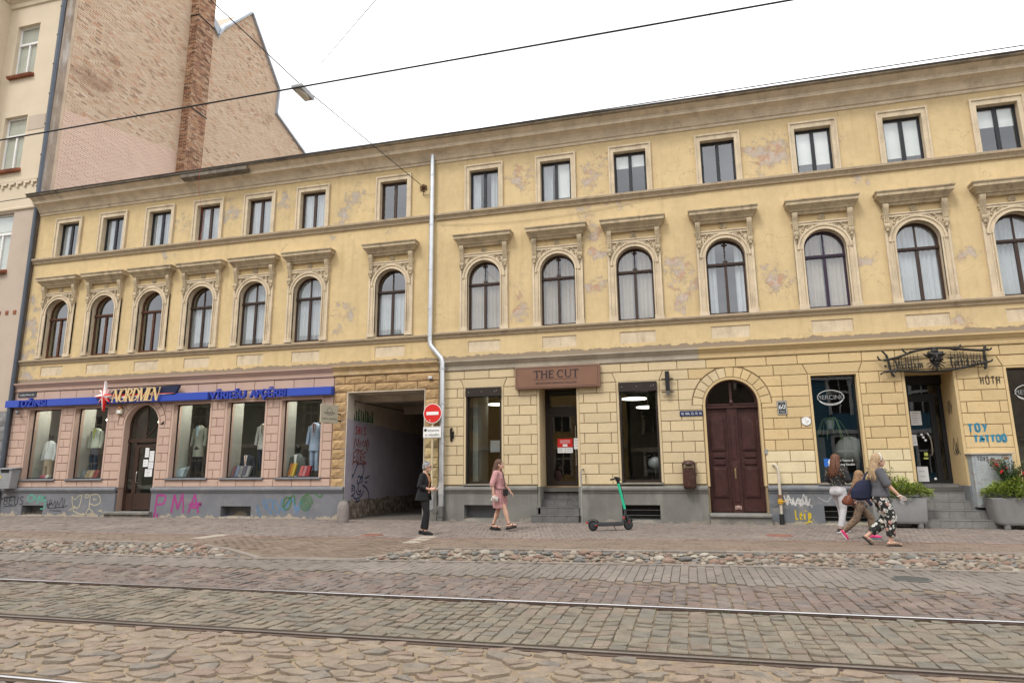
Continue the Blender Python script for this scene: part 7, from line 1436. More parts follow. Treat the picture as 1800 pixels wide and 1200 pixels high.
# ---------------------------------------------------------------- behind the shop glass
def cloth(name, col, rough=.9, var=.1): return bpy.data.materials.get(name) or mat(name, col, rough, var=var, fine=90)
def mannequin(x, y, z, label, jacket, shirt, trousers=None, jl=.78, head=None, sc_=1.0, tie=None):
    """display dummy: neck at z + 1.5 when full length"""
    o = thing('mannequin', label, 'mannequin', (x, y, z), 0, 'clothes dummies in the menswear windows'); nz_ = 1.50 if trousers else .72
    def ell(rx, ry, zz, n=14): return [(rx * math.cos(2 * PI * k / n), ry * math.sin(2 * PI * k / n), zz) for k in range(n)]
    b = MB(); b.loft([ell(.20, .13, nz_ - jl), ell(.185, .12, nz_ - jl * .7), ell(.165, .11, nz_ - .45), ell(.195, .125, nz_ - .22), ell(.19, .11, nz_ - .10), ell(.12, .08, nz_ - .03), ell(.065, .06, nz_ + .01)])
    for s_ in (-1, 1): b.tube([(s_ * .19, 0, nz_ - .10), (s_ * .245, .0, nz_ - .38), (s_ * .25, -.05, nz_ - .66)], [.065, .058, .048], 9)
    b.build('jacket', jacket, o, 60, local=True)
    b = MB(); b.prism([(-.012, nz_ - .36), (.012, nz_ - .36), (.055, nz_ - .02), (-.055, nz_ - .02)], -.137, -.10); b.build('shirt_front', shirt, o, local=True)
    if tie is not None: b = MB(); b.prism([(-.012, nz_ - .30), (.012, nz_ - .30), (.016, nz_ - .03), (-.016, nz_ - .03)], -.142, -.136); b.build('tie', tie, o, local=True)
    b = MB(); b.tube([(0, 0, nz_ - .02), (0, 0, nz_ + .06)], .05, 10); (head and b.ball((0, -.01, nz_ + .17), (.075, .09, .11)))
    if not trousers: b.tube([(0, 0, 0), (0, 0, nz_ - jl + .1)], .03, 8)
    b.build('form', head or MT['ink'], o, 60, local=True)
    if trousers:
        b = MB(); b.loft([ell(.17, .12, .64), ell(.175, .125, .75), ell(.17, .115, .88)])
        for s_ in (-1, 1): b.tube([(s_ * .085, 0, .74), (s_ * .09, -.01, .42), (s_ * .09, 0, .04)], [.088, .075, .065], 10)
        b.build('trousers', trousers, o, 60, local=True)
    return o
white_, navy_, blk = cloth('white_shirt', (.7, .7, .7)), cloth('navy_suit', (.03, .035, .06)), MT['black']
mannequin(-21.36, .62, .97, 'dummy in a white pullover and beige trousers in the first menswear window', cloth('white_knit', (.62, .66, .66)), white_, cloth('beige_chino', (.36, .29, .20)), .62, blk)
mannequin(-19.42, .62, 1.36, 'dummy in a pale green jacket half hidden in the second menswear window', cloth('pale_green_jacket', (.42, .46, .38)), cloth('lime_shirt', (.45, .5, .15)), cloth('dark_jeans', (.03, .04, .07)), .66)
mannequin(-15.42, .78, 1.36, 'dummy in a grey-green overcoat and blue shirt in the third menswear window', cloth('grey_green_coat', (.27, .285, .235)), cloth('light_blue_shirt', (.45, .60, .72)), cloth('black_trousers', (.02, .02, .024)), 1.0)
mannequin(-13.02, .80, 1.36, 'dummy in a pale grey suit jacket and dark trousers in the fourth menswear window', cloth('pale_grey_suit', (.42, .42, .40)), cloth('cream_shirt', (.6, .56, .45)), navy_, .80, None, 1, blk)
mannequin(-13.40, .60, 1.17, 'dark bust with an orange tie low in the fourth menswear window', cloth('ink_blazer', (.03, .03, .045)), white_, None, .70, None, 1, cloth('orange_tie', (.5, .16, .03)))
mannequin(-11.18, .80, 1.34, 'dummy in a light blue suit in the fifth menswear window', cloth('light_blue_suit', (.34, .43, .58)), cloth('pink_shirt', (.62, .40, .40)), cloth('light_blue_trousers', (.34, .43, .58)), .86, None, 1, cloth('dark_bow', (.03, .03, .04)))
mannequin(-11.62, .58, 1.17, 'bust in a dark grey blazer low in the fifth menswear window', cloth('dark_grey_blazer', (.12, .135, .13)), white_, None, .72, blk)
def goods(x, y, z, w, h, n, cols, label):
    for k in range(n):
        c = cols[k % len(cols)]; b = MB(); b.obox((x + k * w * 1.08, y, z + h / 2), (w / 2, 0, 0), (0, .05, .0), (.10 * h, .03, h / 2)); single(b, 'folded_shirt', cloth('cloth_%02d%02d%02d' % tuple(int(q * 99) for q in c), c), label[k % len(label)], 'shirt', 'folded shirts in the menswear windows', bevel=.012)
goods(-11.76, .42, 1.165, .07, .44, 3, [(.42, .17, .06), (.60, .28, .05), (.62, .46, .08)], ['rust coloured folded shirt, left of three low in the fifth menswear window', 'orange folded shirt between the rust one and the yellow one', 'yellow folded shirt, right of three low in the fifth menswear window'])
goods(-11.36, .42, 1.165, .11, .36, 3, [(.55, .12, .12), (.50, .20, .22), (.36, .04, .05)], ['bright red folded shirt under the light blue suit', 'pink-red folded shirt between two red ones', 'deep red folded shirt, rightmost in the fifth menswear window'])
goods(-13.74, .42, 1.165, .12, .38, 5, [(.30, .16, .17), (.20, .24, .36), (.22, .22, .22), (.12, .10, .14), (.30, .29, .30)], ['dusty red folded shirt in the fourth menswear window', 'blue folded shirt in the fourth menswear window', 'grey folded shirt in the fourth menswear window', 'dark plum folded shirt in the fourth menswear window', 'pale grey folded shirt in the fourth menswear window'])
b = MB(); b.obox((-15.75, .45, 1.33), (.20, 0, .04), (0, .10, .02), (.07, .0, .17)); single(b, 'folded_shirt', cloth('pale_blue_print', (.45, .56, .62), .9, .4), 'pale blue printed shirt laid out in the third menswear window', 'shirt', 'folded shirts in the menswear windows', bevel=.02)
b = MB(); b.ball((-16.05, .6, 1.30), (.17, .1, .14)); b.tube(smooth_line([(-16.15, .6, 1.4), (-16.05, .6, 1.52), (-15.95, .6, 1.4)], 4), .012, 6); single(b, 'handbag', cloth('dark_leather', (.04, .03, .025), .5), 'dark leather bag standing in the third menswear window', 'bag', smooth=60)
goods(-21.35, .42, 1.165, .12, .16, 3, [(.20, .04, .06), (.30, .08, .12), (.5, .48, .46)], ['dark red folded shirt in the first menswear window', 'wine red folded shirt beside the dark red one', 'pale folded shirt in the first menswear window'])
goods(-19.65, .5, 1.165, .16, .30, 4, [(.18, .22, .26), (.35, .27, .17), (.38, .30, .20), (.25, .06, .06)], ['blue-grey folded shirt in the second menswear window', 'tan box-like folded shirt in the second menswear window', 'beige folded shirt in the second menswear window', 'red folded shirt in the second menswear window'])
for x, lb in ((-12.08, 'left of the rust coloured shirt'), (-11.72, 'right of the yellow shirt'), (-11.52, 'left of the bright red shirt'), (-13.48, 'before the grey shirt in the fourth menswear window'), (-13.32, 'before the plum shirt in the fourth menswear window')): b = MB(); b.box(x - .045, x + .045, .34, .345, 1.165, 1.235); single(b, 'price_card', MT['paper'], 'small white price card ' + lb, 'price card', 'price cards in the menswear windows')
for x, y, z, r_, lb in ((-1.44, 2, 3.37, .36, 'higher disc pendant lamp glowing in the right salon window'), (-1.06, 1.9, 3.10, .33, 'lower disc pendant lamp glowing in the right salon window'), (-5.50, 1.6, 3.30, .30, 'disc pendant lamp glowing in the left salon window')):
    o = thing('pendant_lamp', lb, 'pendant lamp', (x, y, z), 0, 'disc pendants in the salon'); b = MB(); b.lathe((x, y, z), [(0, -.01), (r_, -.01), (r_, .02), (0, .03)], 28); b.build('disc', lampw, o, 40); b = MB(); b.tube([(x, y, z + .02), (x, y, 3.75)], .006, 5); b.build('cord', MT['ink'], o)
b = MB(); b.box(-5.45, -5.0, .62, .64, 1.85, 2.18); o = single(b, 'display_board', MT['bingrey'], 'grey lettered board hanging in the left salon window', 'board')
o = thing('salon_chair', 'salon chair with a pale rounded backrest in the right salon window', 'chair', (-.95, 1.0, .86)); b = MB(); b.ball((-.86, 1.0, 1.50), (.22, .12, .17)); b.build('backrest', MT['bingrey'], o, 180); b = MB(); b.box(-1.15, -.7, .85, 1.2, 1.25, 1.35); b.tube([(-.95, 1.0, .86), (-.95, 1.0, 1.26)], .04, 8); b.tube([(-1.12, .9, 1.3), (-1.16, .9, 1.66), (-1.0, .9, 1.70)], .03, 8); b.build('seat', MT['ink'], o, 50)
b = MB(); b.ball((4.0, 1.0, 1.75), (.36, .36, .36), 24, 16); single(b, 'paper_lantern', cloth('paper_globe', (.26, .27, .26)), 'large pale paper globe behind the tattoo studio window', 'lantern', smooth=180)
o = thing('spider_plant', 'hanging spider plant in a pale pot behind the tattoo studio window', 'plant', (3.55, .8, 2.3)); b = MB(); b.lathe((3.55, .8, 2.3), [(.08, 0), (.13, .22), (.11, .22), (0, .18)], 14); b.build('pot', MT['bingrey'], o, 50); b = MB()
for k in range(14): a = rr.uniform(0, 6.3); l = rr.uniform(.2, .48); b.ribbon([(3.55 + math.cos(a) * l * t_, 2.5 + .18 * math.sin(t_ * 2.6) - l * t_ * t_ * 1.5) for t_ in (0, .25, .5, .75, 1)], .016, .8 + .25 * math.sin(a))
b.build('leaf_spray', cloth('striped_leaf', (.10, .16, .07)), o, recalc=False)

# ---------------------------------------------------------------- the other side of the street (behind the camera; seen in the window panes)
def opposite(x0, x1, h, mt_, label, nwin, storeys, roofh, wframe):
    o = thing('street_house', label, 'building', ((x0 + x1) / 2, -27, 0), 0, 'houses across the street'); b = MB(); b.box(x0, x1, -32, -24, -.2, h); b.build('wall', mt_, o); b = MB(); b.prof([(-23.7, h), (-28, h + roofh), (-32.3, h)], x0 - .2, x1 + .2); b.build('roof', MT['roof'], o)
    W_ = MB(); G_ = MB(); pw = (x1 - x0) / nwin
    for s_ in range(storeys):
        for k in range(nwin):
            cx_ = x0 + pw * (k + .5); z = 1.1 + s_ * h / storeys; hh = h / storeys * .58; G_.box(cx_ - .5, cx_ + .5, -24.02, -23.985, z, z + hh); W_.box(cx_ - .68, cx_ - .5, -24.02, -23.93, z - .1, z + hh + .15); W_.box(cx_ + .5, cx_ + .68, -24.02, -23.93, z - .1, z + hh + .15); W_.box(cx_ - .5, cx_ + .5, -24.02, -23.935, z + hh, z + hh + .15); W_.box(cx_ - .5, cx_ + .5, -24.02, -23.94, z + hh * .6, z + hh * .66); W_.box(cx_ - .03, cx_ + .03, -24.02, -23.945, z, z + hh)
    for z in (h - .35, h / storeys - .1): W_.box(x0, x1, -24.02, -23.8, z, z + .25)
    W_.build('window_frame', wframe, o, kind='stuff'); G_.build('window_glass', MT['room_dark'], o, kind='stuff')
opposite(-21, -3.6, 8.4, mat('orange_ochre_house', (.52, .33, .11), .9), 'orange-ochre house across the street mirrored in the salon windows', 6, 3, 2.2, MT['trim'])
opposite(-3.4, 5.0, 7.6, mat('dark_brown_house', (.16, .12, .085), .9), 'dark brown house added across the street to darken the right salon window', 3, 3, 2.0, MT['cornice']); opposite(5.2, 17, 6.8, mat('blue_board_house', (.085, .21, .30), .8), 'blue boarded house across the street mirrored in the tattoo studio windows', 5, 2, 2.6, MT['white'])  # unseen brown house added to block the sky mirrored in the salon glass
opposite(-40, -21.2, 9.8, mat('dull_green_house', (.13, .15, .10), .9), 'dull green house added across the street to darken the menswear windows', 6, 3, 2.4, MT['cornice']); opposite(-62, -40.2, 9, MT['beige'], 'beige house across the street far to the left', 7, 3, 2.5, MT['trim']); opposite(17.2, 40, 8.5, MT['cornice'], 'brownish house across the street far to the right', 7, 3, 2.2, MT['trim'])  # unseen green house added in the gap, darkening the menswear reflections
MT['treeleaf'] = mat('street_tree_leaf', (.07, .13, .03), .6, cols=[(.05, .10, .02), (.08, .15, .03), (.11, .18, .04)], const=False); MT['bark'] = mat('tree_bark', (.10, .08, .06), .95, var=.3, bump=.6)
def tree(x, y, h, r_, n, label):
    o = thing('street_tree', label, 'tree', (x, y, -.1), 0, 'trees across the street'); b = MB(); b.tube([(x, y, -.2), (x + .05, y, h * .3), (x - .05, y, h * .75)], [.22, .16, .06], 9)
    for k in range(7): a = k * .9; b.tube([(x, y, h * (.3 + .05 * k)), (x + math.cos(a) * r_ * .4, y + math.sin(a) * r_ * .4, h * (.45 + .05 * k)), (x + math.cos(a) * r_ * .75, y + math.sin(a) * r_ * .75, h * (.52 + .06 * k))], [.09, .06, .02], 6)
    b.build('trunk', MT['bark'], o, 60); b = MB(); cl = [(Vector((x + rs.gauss(0, r_ * .45), y + rs.gauss(0, r_ * .45), h * rs.uniform(.42, .98))), r_ * rs.uniform(.25, .45)) for _ in range(26)]
    for k in range(n): c, q = rs.choice(cl); leaf(b, c + Vector((rs.gauss(0, q * .5), rs.gauss(0, q * .5), rs.gauss(0, q * .45))), Vector((rs.gauss(0, 1), rs.gauss(0, 1), rs.gauss(0, .6))), rs.uniform(.14, .24), rs.uniform(.05, .08), rs.random())
    b.build('crown', MT['treeleaf'], o, rnd=True, recalc=False)
tree(-1.6, -21.6, 8.0, 2.4, 2600, 'leafy street tree across the street mirrored in the right salon window'); tree(-27, -21.5, 9.5, 3.0, 2600, 'leafy street tree across the street mirrored in the menswear windows'); tree(-35, -21.8, 9.0, 2.8, 2200, 'second leafy street tree farther left across the street')
# ---------------------------------------------------------------- people (local: facing +x, z up, right side towards -y; built at 1.60 m and scaled)
MT['skin'] = mat('skin', (.56, .34, .25), .55, var=.05, scale=9); MT['lip'] = mat('lips', (.42, .14, .12), .5); MT['eye'] = mat('eye_dark', (.03, .022, .018), .2); MT['eyewhite'] = mat('eye_white', (.7, .68, .66), .3)
V3 = Vector
def gar(b, name, mt_, root, voxel=.010, it=3, fac=.5):
    o = b.build(name, mt_, root, 180, local=True); r_ = o.modifiers.new('one_skin', 'REMESH'); r_.mode = 'VOXEL'; r_.voxel_size = voxel; r_.use_smooth_shade = True
    if it: s_ = o.modifiers.new('soften', 'SMOOTH'); s_.iterations = it; s_.factor = fac
    return o
def ell(c, rx, ry, n=14, tilt=0.0): return [(c[0] + rx * math.cos(2 * PI * k / n) * math.cos(tilt), c[1] + ry * math.sin(2 * PI * k / n), c[2] - rx * math.cos(2 * PI * k / n) * math.sin(tilt)) for k in range(n)]
def hand(b, w, d, side, curl, spread=.010, sc_=1.0):
    """palm, four bent fingers of different lengths and a thumb; d along the hand, side towards the thumb, curl = bend per joint in radians"""
    w, d, side = V3(w), V3(d).normalized(), V3(side); side = (side - d * side.dot(d)).normalized(); n = d.cross(side).normalized(); q = sc_
    b.tube([w - d * .02, w + d * .02, w + d * .055 * q, w + d * .085 * q], [.021 * q, .028 * q, .036 * q, .032 * q], 10, True, .48, up=tuple(n))
    for k, (off, l1, l2) in enumerate(((.028, .036, .034), (.0095, .041, .040), (-.0095, .038, .037), (-.027, .030, .028))):
        p0 = w + d * .075 * q + side * off * q; a = curl * (1 + .12 * k); d1 = d * math.cos(a * .6) + n * math.sin(a * .6) + side * off * .8; d2 = d * math.cos(a * 1.5) + n * math.sin(a * 1.5); d3 = d * math.cos(a * 2.3) + n * math.sin(a * 2.3)
        b.tube([p0, p0 + d1 * l1 * q, p0 + d1 * l1 * q + d2 * l2 * .6 * q, p0 + d1 * l1 * q + d2 * l2 * .6 * q + d3 * l2 * .6 * q], [.0095 * q, .0088 * q, .0080 * q, .0068 * q], 7, True)
    t0 = w + d * .025 * q + side * .026 * q; t1 = t0 + (d * .7 + side * .7 + n * .3).normalized() * .036 * q; t2 = t1 + (d * .9 + side * .25 + n * .45).normalized() * .032 * q; b.tube([t0, t1, t2], [.0125 * q, .0100 * q, .0082 * q], 7, True)
def person(label, loc, rotz, scale, P, group=None):
    """P: joints. Returns (root, joints)"""
    o = thing('person', label, 'person', loc, rotz, group); o.scale = (scale,) * 3
    J = dict(pel=(0, 0, .86), waist=(.0, 0, 1.0), chest=(.0, 0, 1.17), neck=(-.015, 0, 1.335), head=(.025, 0, 1.482)); J.update(P); J = {k: V3(v) if hasattr(v, '__len__') and len(v) == 3 and not isinstance(v, str) else v for k, v in J.items()}
    hs_ = J.get('bulk', 1.0); b = MB(); p_, wa, ch, nk, hd = J['pel'], J['waist'], J['chest'], J['neck'], J['head']
    b.loft([ell(p_ + V3((0, 0, -.085)), .085 * hs_, .12 * hs_), ell(p_, .11 * hs_, .155 * hs_), ell(wa, .085 * hs_, .118 * hs_), ell(ch, .10 * hs_, .135 * hs_), ell(ch.lerp(nk, .55), .09, .14), ell(ch.lerp(nk, .85), .062, .10), ell(nk + V3((0, 0, .01)), .05, .055)])
    b.ball(ch + V3((.045, .06, .0)), (.06, .058, .06)); b.ball(ch + V3((.045, -.06, .0)), (.06, .058, .06)); b.ball(p_ + V3((-.05, .065, -.02)), (.09, .085, .10)); b.ball(p_ + V3((-.05, -.065, -.02)), (.09, .085, .10))
    b.tube([nk + V3((0, 0, -.03)), nk + V3((.01, 0, .04)), hd + V3((-.015, 0, -.07))], [.052, .046, .046], 12)
    yaw = J.get('yaw', 0.0); pit = J.get('pit', 0.0); RM = Matrix.Rotation(yaw, 3, 'Z') @ Matrix.Rotation(pit, 3, 'Y'); J['RM'] = RM
    def hp(x, y, z): return hd + RM @ V3((x, y, z))
    J['hp'] = hp
    b.ball(hd + RM @ V3((-.012, 0, .02)), (.096, .074, .098), 18, 12, RM); b.ball(hp(.022, 0, -.045), (.062, .056, .068), 14, 10, RM); b.ball(hp(.055, 0, -.088), (.030, .034, .024), 12, 8, RM); b.ball(hp(.072, 0, -.03), (.02, .03, .035), 10, 8, RM)
    b.tube([hp(.083, 0, .015), hp(.098, 0, -.012), hp(.108, 0, -.030)], [.008, .011, .012], 8, True); b.ball(hp(.088, 0, -.058), (.012, .022, .010), 10, 6, RM)
    for s_ in (-1, 1): b.ball(hp(.0, s_ * .073, -.01), (.022, .010, .032), 8, 6, RM); b.ball(hp(.075, s_ * .03, .028), (.014, .022, .008), 8, 6, RM)
    for s_, k in ((-1, 'R'), (1, 'L')):
        sh = ch.lerp(nk, .78) + V3((0, s_ * .155, 0)); J['sh' + k] = sh; e, w = J['el' + k], J['wr' + k]
        b.tube([ch.lerp(nk, .7) + V3((0, s_ * .08, 0)), sh, sh.lerp(e, .5), e], [.055, .052, .044, .036], 10, True); b.tube([e, e.lerp(w, .35), w], [.037, .036, .024], 10, True)
        hd_ = J.get('hd' + k, (w - e)); hand(b, w, hd_, J.get('th' + k, (1, 0, 0)), J.get('cu' + k, .35))
        hip = p_ + V3((0, s_ * .083, -.03)); J['hip' + k] = hip; kn, an = J['kn' + k], J['an' + k]; toe = V3(J.get('toe' + k, (1, 0, -.12))).normalized(); J['t' + k] = toe
        b.tube([hip, hip.lerp(kn, .5), kn], [.082 * hs_, .070 * hs_, .052], 12, True); b.tube([kn, kn.lerp(an, .35), kn.lerp(an, .8), an], [.052, .054, .036, .034], 12, True)
        up = V3((0, 0, 1)); b.tube([an + V3((0, 0, -.035)) - toe * .035, an + V3((0, 0, -.035)) + toe * .06, an + V3((0, 0, -.05)) + toe * .15], [.034, .036, .026], 10, True, .85)
    gar(b, 'body', MT['skin'], o, J.get('vox', .0075), 2)
    b = MB(); [b.ball(hp(.077, s_ * .031, .006), (.010, .012, .008), 8, 6, RM) for s_ in (-1, 1)]; b.build('eyeball', MT['eyewhite'], o, 180, local=True)
    b = MB(); [b.ball(hp(.084, s_ * .031, .006), (.005, .0065, .0065), 8, 6, RM) for s_ in (-1, 1)]; b.build('iris', MT['eye'], o, 180, local=True)
    b = MB(); b.tube([hp(.092, -.018, -.058), hp(.099, 0, -.057), hp(.092, .018, -.058)], [.003, .006, .003], 6, True); b.build('lips', MT['lip'], o, 180, local=True)
    b = MB(); [b.tube([hp(.086, s_ * .015, .030), hp(.087, s_ * .03, .035), hp(.078, s_ * .048, .030)], .0032, 5) for s_ in (-1, 1)]; b.build('eyebrow', J.get('hairmat', MT['eye']), o, 180, local=True)
    return o, J
def legs(b, J, r0, r1, r2, cut=1.0, seat=1.0):
    p_ = J['pel']; b.loft([ell(p_ + V3((-.01, 0, -.10)), .10 * seat, .14 * seat), ell(p_ + V3((-.01, 0, 0)), .125 * seat, .168 * seat), ell(p_.lerp(J['waist'], .75), .10 * seat, .132 * seat)])
    for k in 'RL':
        h, kn, an = J['hip' + k], J['kn' + k], J['an' + k]; en = kn.lerp(an, cut); b.tube([h, h.lerp(kn, .5), kn, kn.lerp(en, .45), en], [r0, r0 * .93, r1, (r1 + r2) / 2 * 1.03, r2], 14)
        b.ball(p_ + V3((-.055, -.065 if k == 'R' else .065, -.03)), (.088 * seat, .088 * seat, .10))
def top(b, J, k=1.06, hem=.0, bust=1.0):
    p_, wa, ch, nk = J['pel'], J['waist'], J['chest'], J['neck']; h = J.get('bulk', 1.0)
    b.loft([ell(p_.lerp(wa, hem), .125 * k * h, .165 * k * h), ell(wa, .098 * k * h, .130 * k * h), ell(ch, .113 * k * h, .146 * k), ell(ch.lerp(nk, .5), .10 * k, .150 * k), ell(ch.lerp(nk, .80), .075 * k, .125 * k), ell(ch.lerp(nk, .95), .058, .075)])
    for s_ in (-1, 1): b.ball(ch + V3((.045, s_ * .06, 0)), (.071, .068, .068))
def sleeve(b, J, k, f, r0, r1):
    sh, e, w = J['sh' + k], J['el' + k], J['wr' + k]; nk_ = J['chest'].lerp(J['neck'], .72)
    if f <= 1: end = sh.lerp(e, f); b.tube([nk_.lerp(sh, .5), sh, sh.lerp(end, .5), end], [.06, r0, (r0 + r1) / 2, r1], 12)
    else: en = e.lerp(w, f - 1); b.tube([nk_.lerp(sh, .5), sh, sh.lerp(e, .5), e, e.lerp(en, .5), en], [.06, r0, r0 * .92, (r0 + r1) / 2, r1 * 1.04, r1], 12)
def shoe(root, J, k, mt_, sole_mt, h=.02, lo=0.0, name='shoe', full=True, strap=None):
    an, t = J['an' + k], J['t' + k]; c = an + V3((0, 0, -.042)); side = V3((-t.y, t.x, 0)).normalized(); up = t.cross(side); up = up if up.z > 0 else -up; b = MB()
    pts = [(-.075, .026), (-.06, .034), (.0, .033), (.07, .042), (.12, .043), (.155, .034), (.17, .016)]
    lay = lambda dz, e=0: [c + t * (x + (e if x > 0 else -e)) + side * (y + e) + up * dz for x, y in pts] + [c + t * (x + (e if x > 0 else -e)) - side * (y + e) + up * dz for x, y in pts[::-1]]
    b.loft([lay(-.03 - h, .003), lay(-.03, .004)]); b.build('sole', sole_mt, root, local=True, bevel=.004)
    b = MB()
    if full: b.tube([c - t * .052 + up * .0, c - t * .02 + up * .01, c + t * .05 + up * .0, c + t * .12 - up * .008, c + t * .15 - up * .010], [.042, .047, .049, .044, .034], 12, True, .95, up=tuple(up)); gar(b, name, mt_, root, .008, 2)
    else:
        for x, w in (strap or ((.10, .045), (.0, .036))): b.tube([c + t * x + side * w - up * .03, c + t * x + side * w * .8 + up * .012, c + t * x + up * .028, c + t * x - side * w * .8 + up * .012, c + t * x - side * w - up * .03], .011, 8, flat=.6)
        b.build(name, mt_, root, 180, local=True)
def hair_cap(b, J, k=1.0, back=.0):
    hp, RM = J['hp'], J['RM']; b.ball(hp(-.022, 0, .032), (.098 * k, .083 * k, .098 * k), 18, 12, RM); b.ball(hp(-.05, 0, -.02 - back), (.066 * k, .074 * k, .075), 14, 10, RM)
def locks(b, J, seed, n, length, spread=.07, fwd=.0, x0=-.03):
    r_ = random.Random(seed); hp, RM = J['hp'], J['RM']
    for k in range(n):
        a = math.radians(r_.uniform(75, 285)); u = r_.random(); s0 = hp(x0 + .075 * math.cos(a) * .9, .078 * math.sin(a), .06 + .03 * r_.random()); s1 = hp(x0 - .015 + .088 * math.cos(a), .088 * math.sin(a), -.03); l = length * r_.uniform(.8, 1.05)
        e1 = s1 + V3((-.025 + fwd * .3, .02 * math.sin(a), -l * .45)); e2 = s1 + V3((-.02 + fwd + r_.gauss(0, .015), spread * math.sin(a) + r_.gauss(0, .012), -l))
        b.tube(smooth_line([hp(x0 + .03 * math.cos(a), .03 * math.sin(a), .105), s0, s1, e1, e2], 3), [.012] * 4 + [.017] * 5 + [.015] * 3 + [.005], 6, flat=.6)
def hairmat(name, col): return mat(name, col, .5, var=.35, scale=30, fine=180, bump=.4, bscale=120, bdist=.004)
def printmat(name, base, kind):
    m, t, b, o = newmat(name); g = NG(t); p = g.pos()
    vo = g.n('ShaderNodeTexVoronoi'); t.links.new(g.map(p, (1, 1, 1)), vo.inputs['Vector']); vo.inputs['Scale'].default_value = {'floral': 15, 'leopard': 25, 'dogs': 26}[kind]
    d = g.math('ADD', vo.outputs['Distance'], g.math('MULTIPLY', g.math('SUBTRACT', g.noise(p, 60, 3), .5), .55)); sc2 = g.n('ShaderNodeSeparateColor'); t.links.new(vo.outputs['Color'], sc2.inputs[0])
    if kind == 'floral':
        c = g.mix(g.ramp(d, .44, .49, 1, 0), base, g.mix(g.ramp(sc2.outputs[0], .72, .76), (.62, .62, .58), (.50, .28, .24))); c = g.mix(g.ramp(d, .13, .17, 1, 0), c, (.05, .05, .04)); c = g.mix(g.math('MULTIPLY', g.ramp(g.noise(p, 34, 4), .60, .64), .8), c, (.14, .17, .09))
    elif kind == 'leopard': c = g.mix(g.ramp(d, .26, .34, 1, 0), base, (.045, .032, .022)); c = g.mix(g.ramp(d, .06, .12, 1, 0), c, (.17, .11, .07))
    else: c = g.mix(g.math('MULTIPLY', g.ramp(d, .24, .29, 1, 0), g.ramp(sc2.outputs[1], .35, .4)), base, (.42, .33, .22))
    c = g.mix(g.ramp(g.noise(p, 7, 4), .35, .7, 0, .25), c, (0.02, 0.02, 0.02)); t.links.new(c, b.inputs['Base Color']); b.inputs['Roughness'].default_value = .9; t.links.new(g.bump(g.noise(g.map(p, (1, 1, .4)), 16, 4), .35, .02), b.inputs['Normal']); return m
def fabric(name, col, rough=.9): return mat(name, col, rough, var=.10, scale=8, fine=150, bump=.5, bscale=16, bdist=.02)
# woman in black looking up from her phone
MT['blacksuit'] = fabric('black_suit_cloth', (.014, .014, .016)); MT['tantop'] = fabric('tan_top', (.40, .19, .10)); MT['greyhair'] = hairmat('grey_hair', (.25, .25, .26))
w1, J = person('woman with short grey hair in a black suit holding a phone before the passage', (-5.54, -4.04, 0), 0, .956, dict(chest=(.015, 0, 1.17), neck=(.01, 0, 1.335), head=(.06, 0, 1.478), pit=.10, elR=(-.04, -.225, 1.05), wrR=(.17, -.12, .985), hdR=(.9, .35, .12), thR=(0, .5, 1), elL=(-.02, .22, 1.05), wrL=(.20, .07, .965), hdL=(.9, -.3, .15), thL=(0, -.6, 1), cuR=.5, cuL=.4, knR=(.10, -.085, .47), anR=(.075, -.08, .085), knL=(.02, .085, .46), anL=(-.07, .08, .085), hairmat=MT['greyhair']))
b = MB(); legs(b, J, .088, .07, .058, .90); gar(b, 'trousers', MT['blacksuit'], w1, .011)
b = MB(); top(b, J, 1.0, .25); gar(b, 'camisole', MT['tantop'], w1, .011)
b = MB(); c_, n_, wz = J['chest'], J['neck'], J['waist']
def coat_ring(ctr, rx, ry, open_, n=16): return [(ctr[0] + rx * math.cos(a), ctr[1] + ry * math.sin(a), ctr[2]) for a in [math.radians(open_ + (360 - 2 * open_) * k / n) for k in range(n + 1)]]
def open_coat(b, rings, th=.016):
    n = len(rings[0]); vs = []; fs = []
    for R_ in rings:
        c0 = sum((V3(q) for q in R_), V3((0, 0, 0))) / n; vs += [V3(q) for q in R_] + [V3(q) - (V3(q) - c0).normalized() * th for q in R_]
    m2 = 2 * n
    for k in range(len(rings) - 1):
        for i in range(n - 1): a = k * m2 + i; fs += [[a, a + 1, a + m2 + 1, a + m2], [a + n, a + n + m2, a + n + m2 + 1, a + n + 1]]
        fs += [[k * m2, k * m2 + m2, k * m2 + m2 + n, k * m2 + n], [k * m2 + n - 1, k * m2 + 2 * n - 1, k * m2 + m2 + 2 * n - 1, k * m2 + m2 + n - 1]]
    for k in (0, len(rings) - 1): fs += [[k * m2 + i, k * m2 + n + i, k * m2 + n + i + 1, k * m2 + i + 1] for i in range(n - 1)]
    b.add(vs, fs)
open_coat(b, [coat_ring((-.02, 0, .74), .19, .205, 34), coat_ring((-.015, 0, .88), .165, .195, 30), coat_ring((0, 0, 1.0), .135, .165, 26), coat_ring((.01, 0, 1.15), .145, .168, 28), coat_ring((.005, 0, 1.25), .125, .165, 32), coat_ring((.0, 0, 1.315), .085, .115, 40), coat_ring((-.005, 0, 1.345), .066, .075, 60)], .022); sleeve(b, J, 'R', 1.62, .066, .052); sleeve(b, J, 'L', 1.62, .066, .052); gar(b, 'blazer', MT['blacksuit'], w1, .010, 2)
b = MB(); hair_cap(b, J, .985); hp = J['hp']; r_ = random.Random(3)
for k in range(60): a = r_.uniform(-1.1, 1.1); e_ = r_.uniform(.1, 1.9); q = (-.025 + .088 * math.cos(e_), .075 * math.sin(a), .035 + .088 * math.sin(e_)); b.tube([hp(*q), hp(q[0] - .045, q[1] * 1.05, q[2] + .006)], [.012, .003], 5)
gar(b, 'hair', MT['greyhair'], w1, .008, 1)
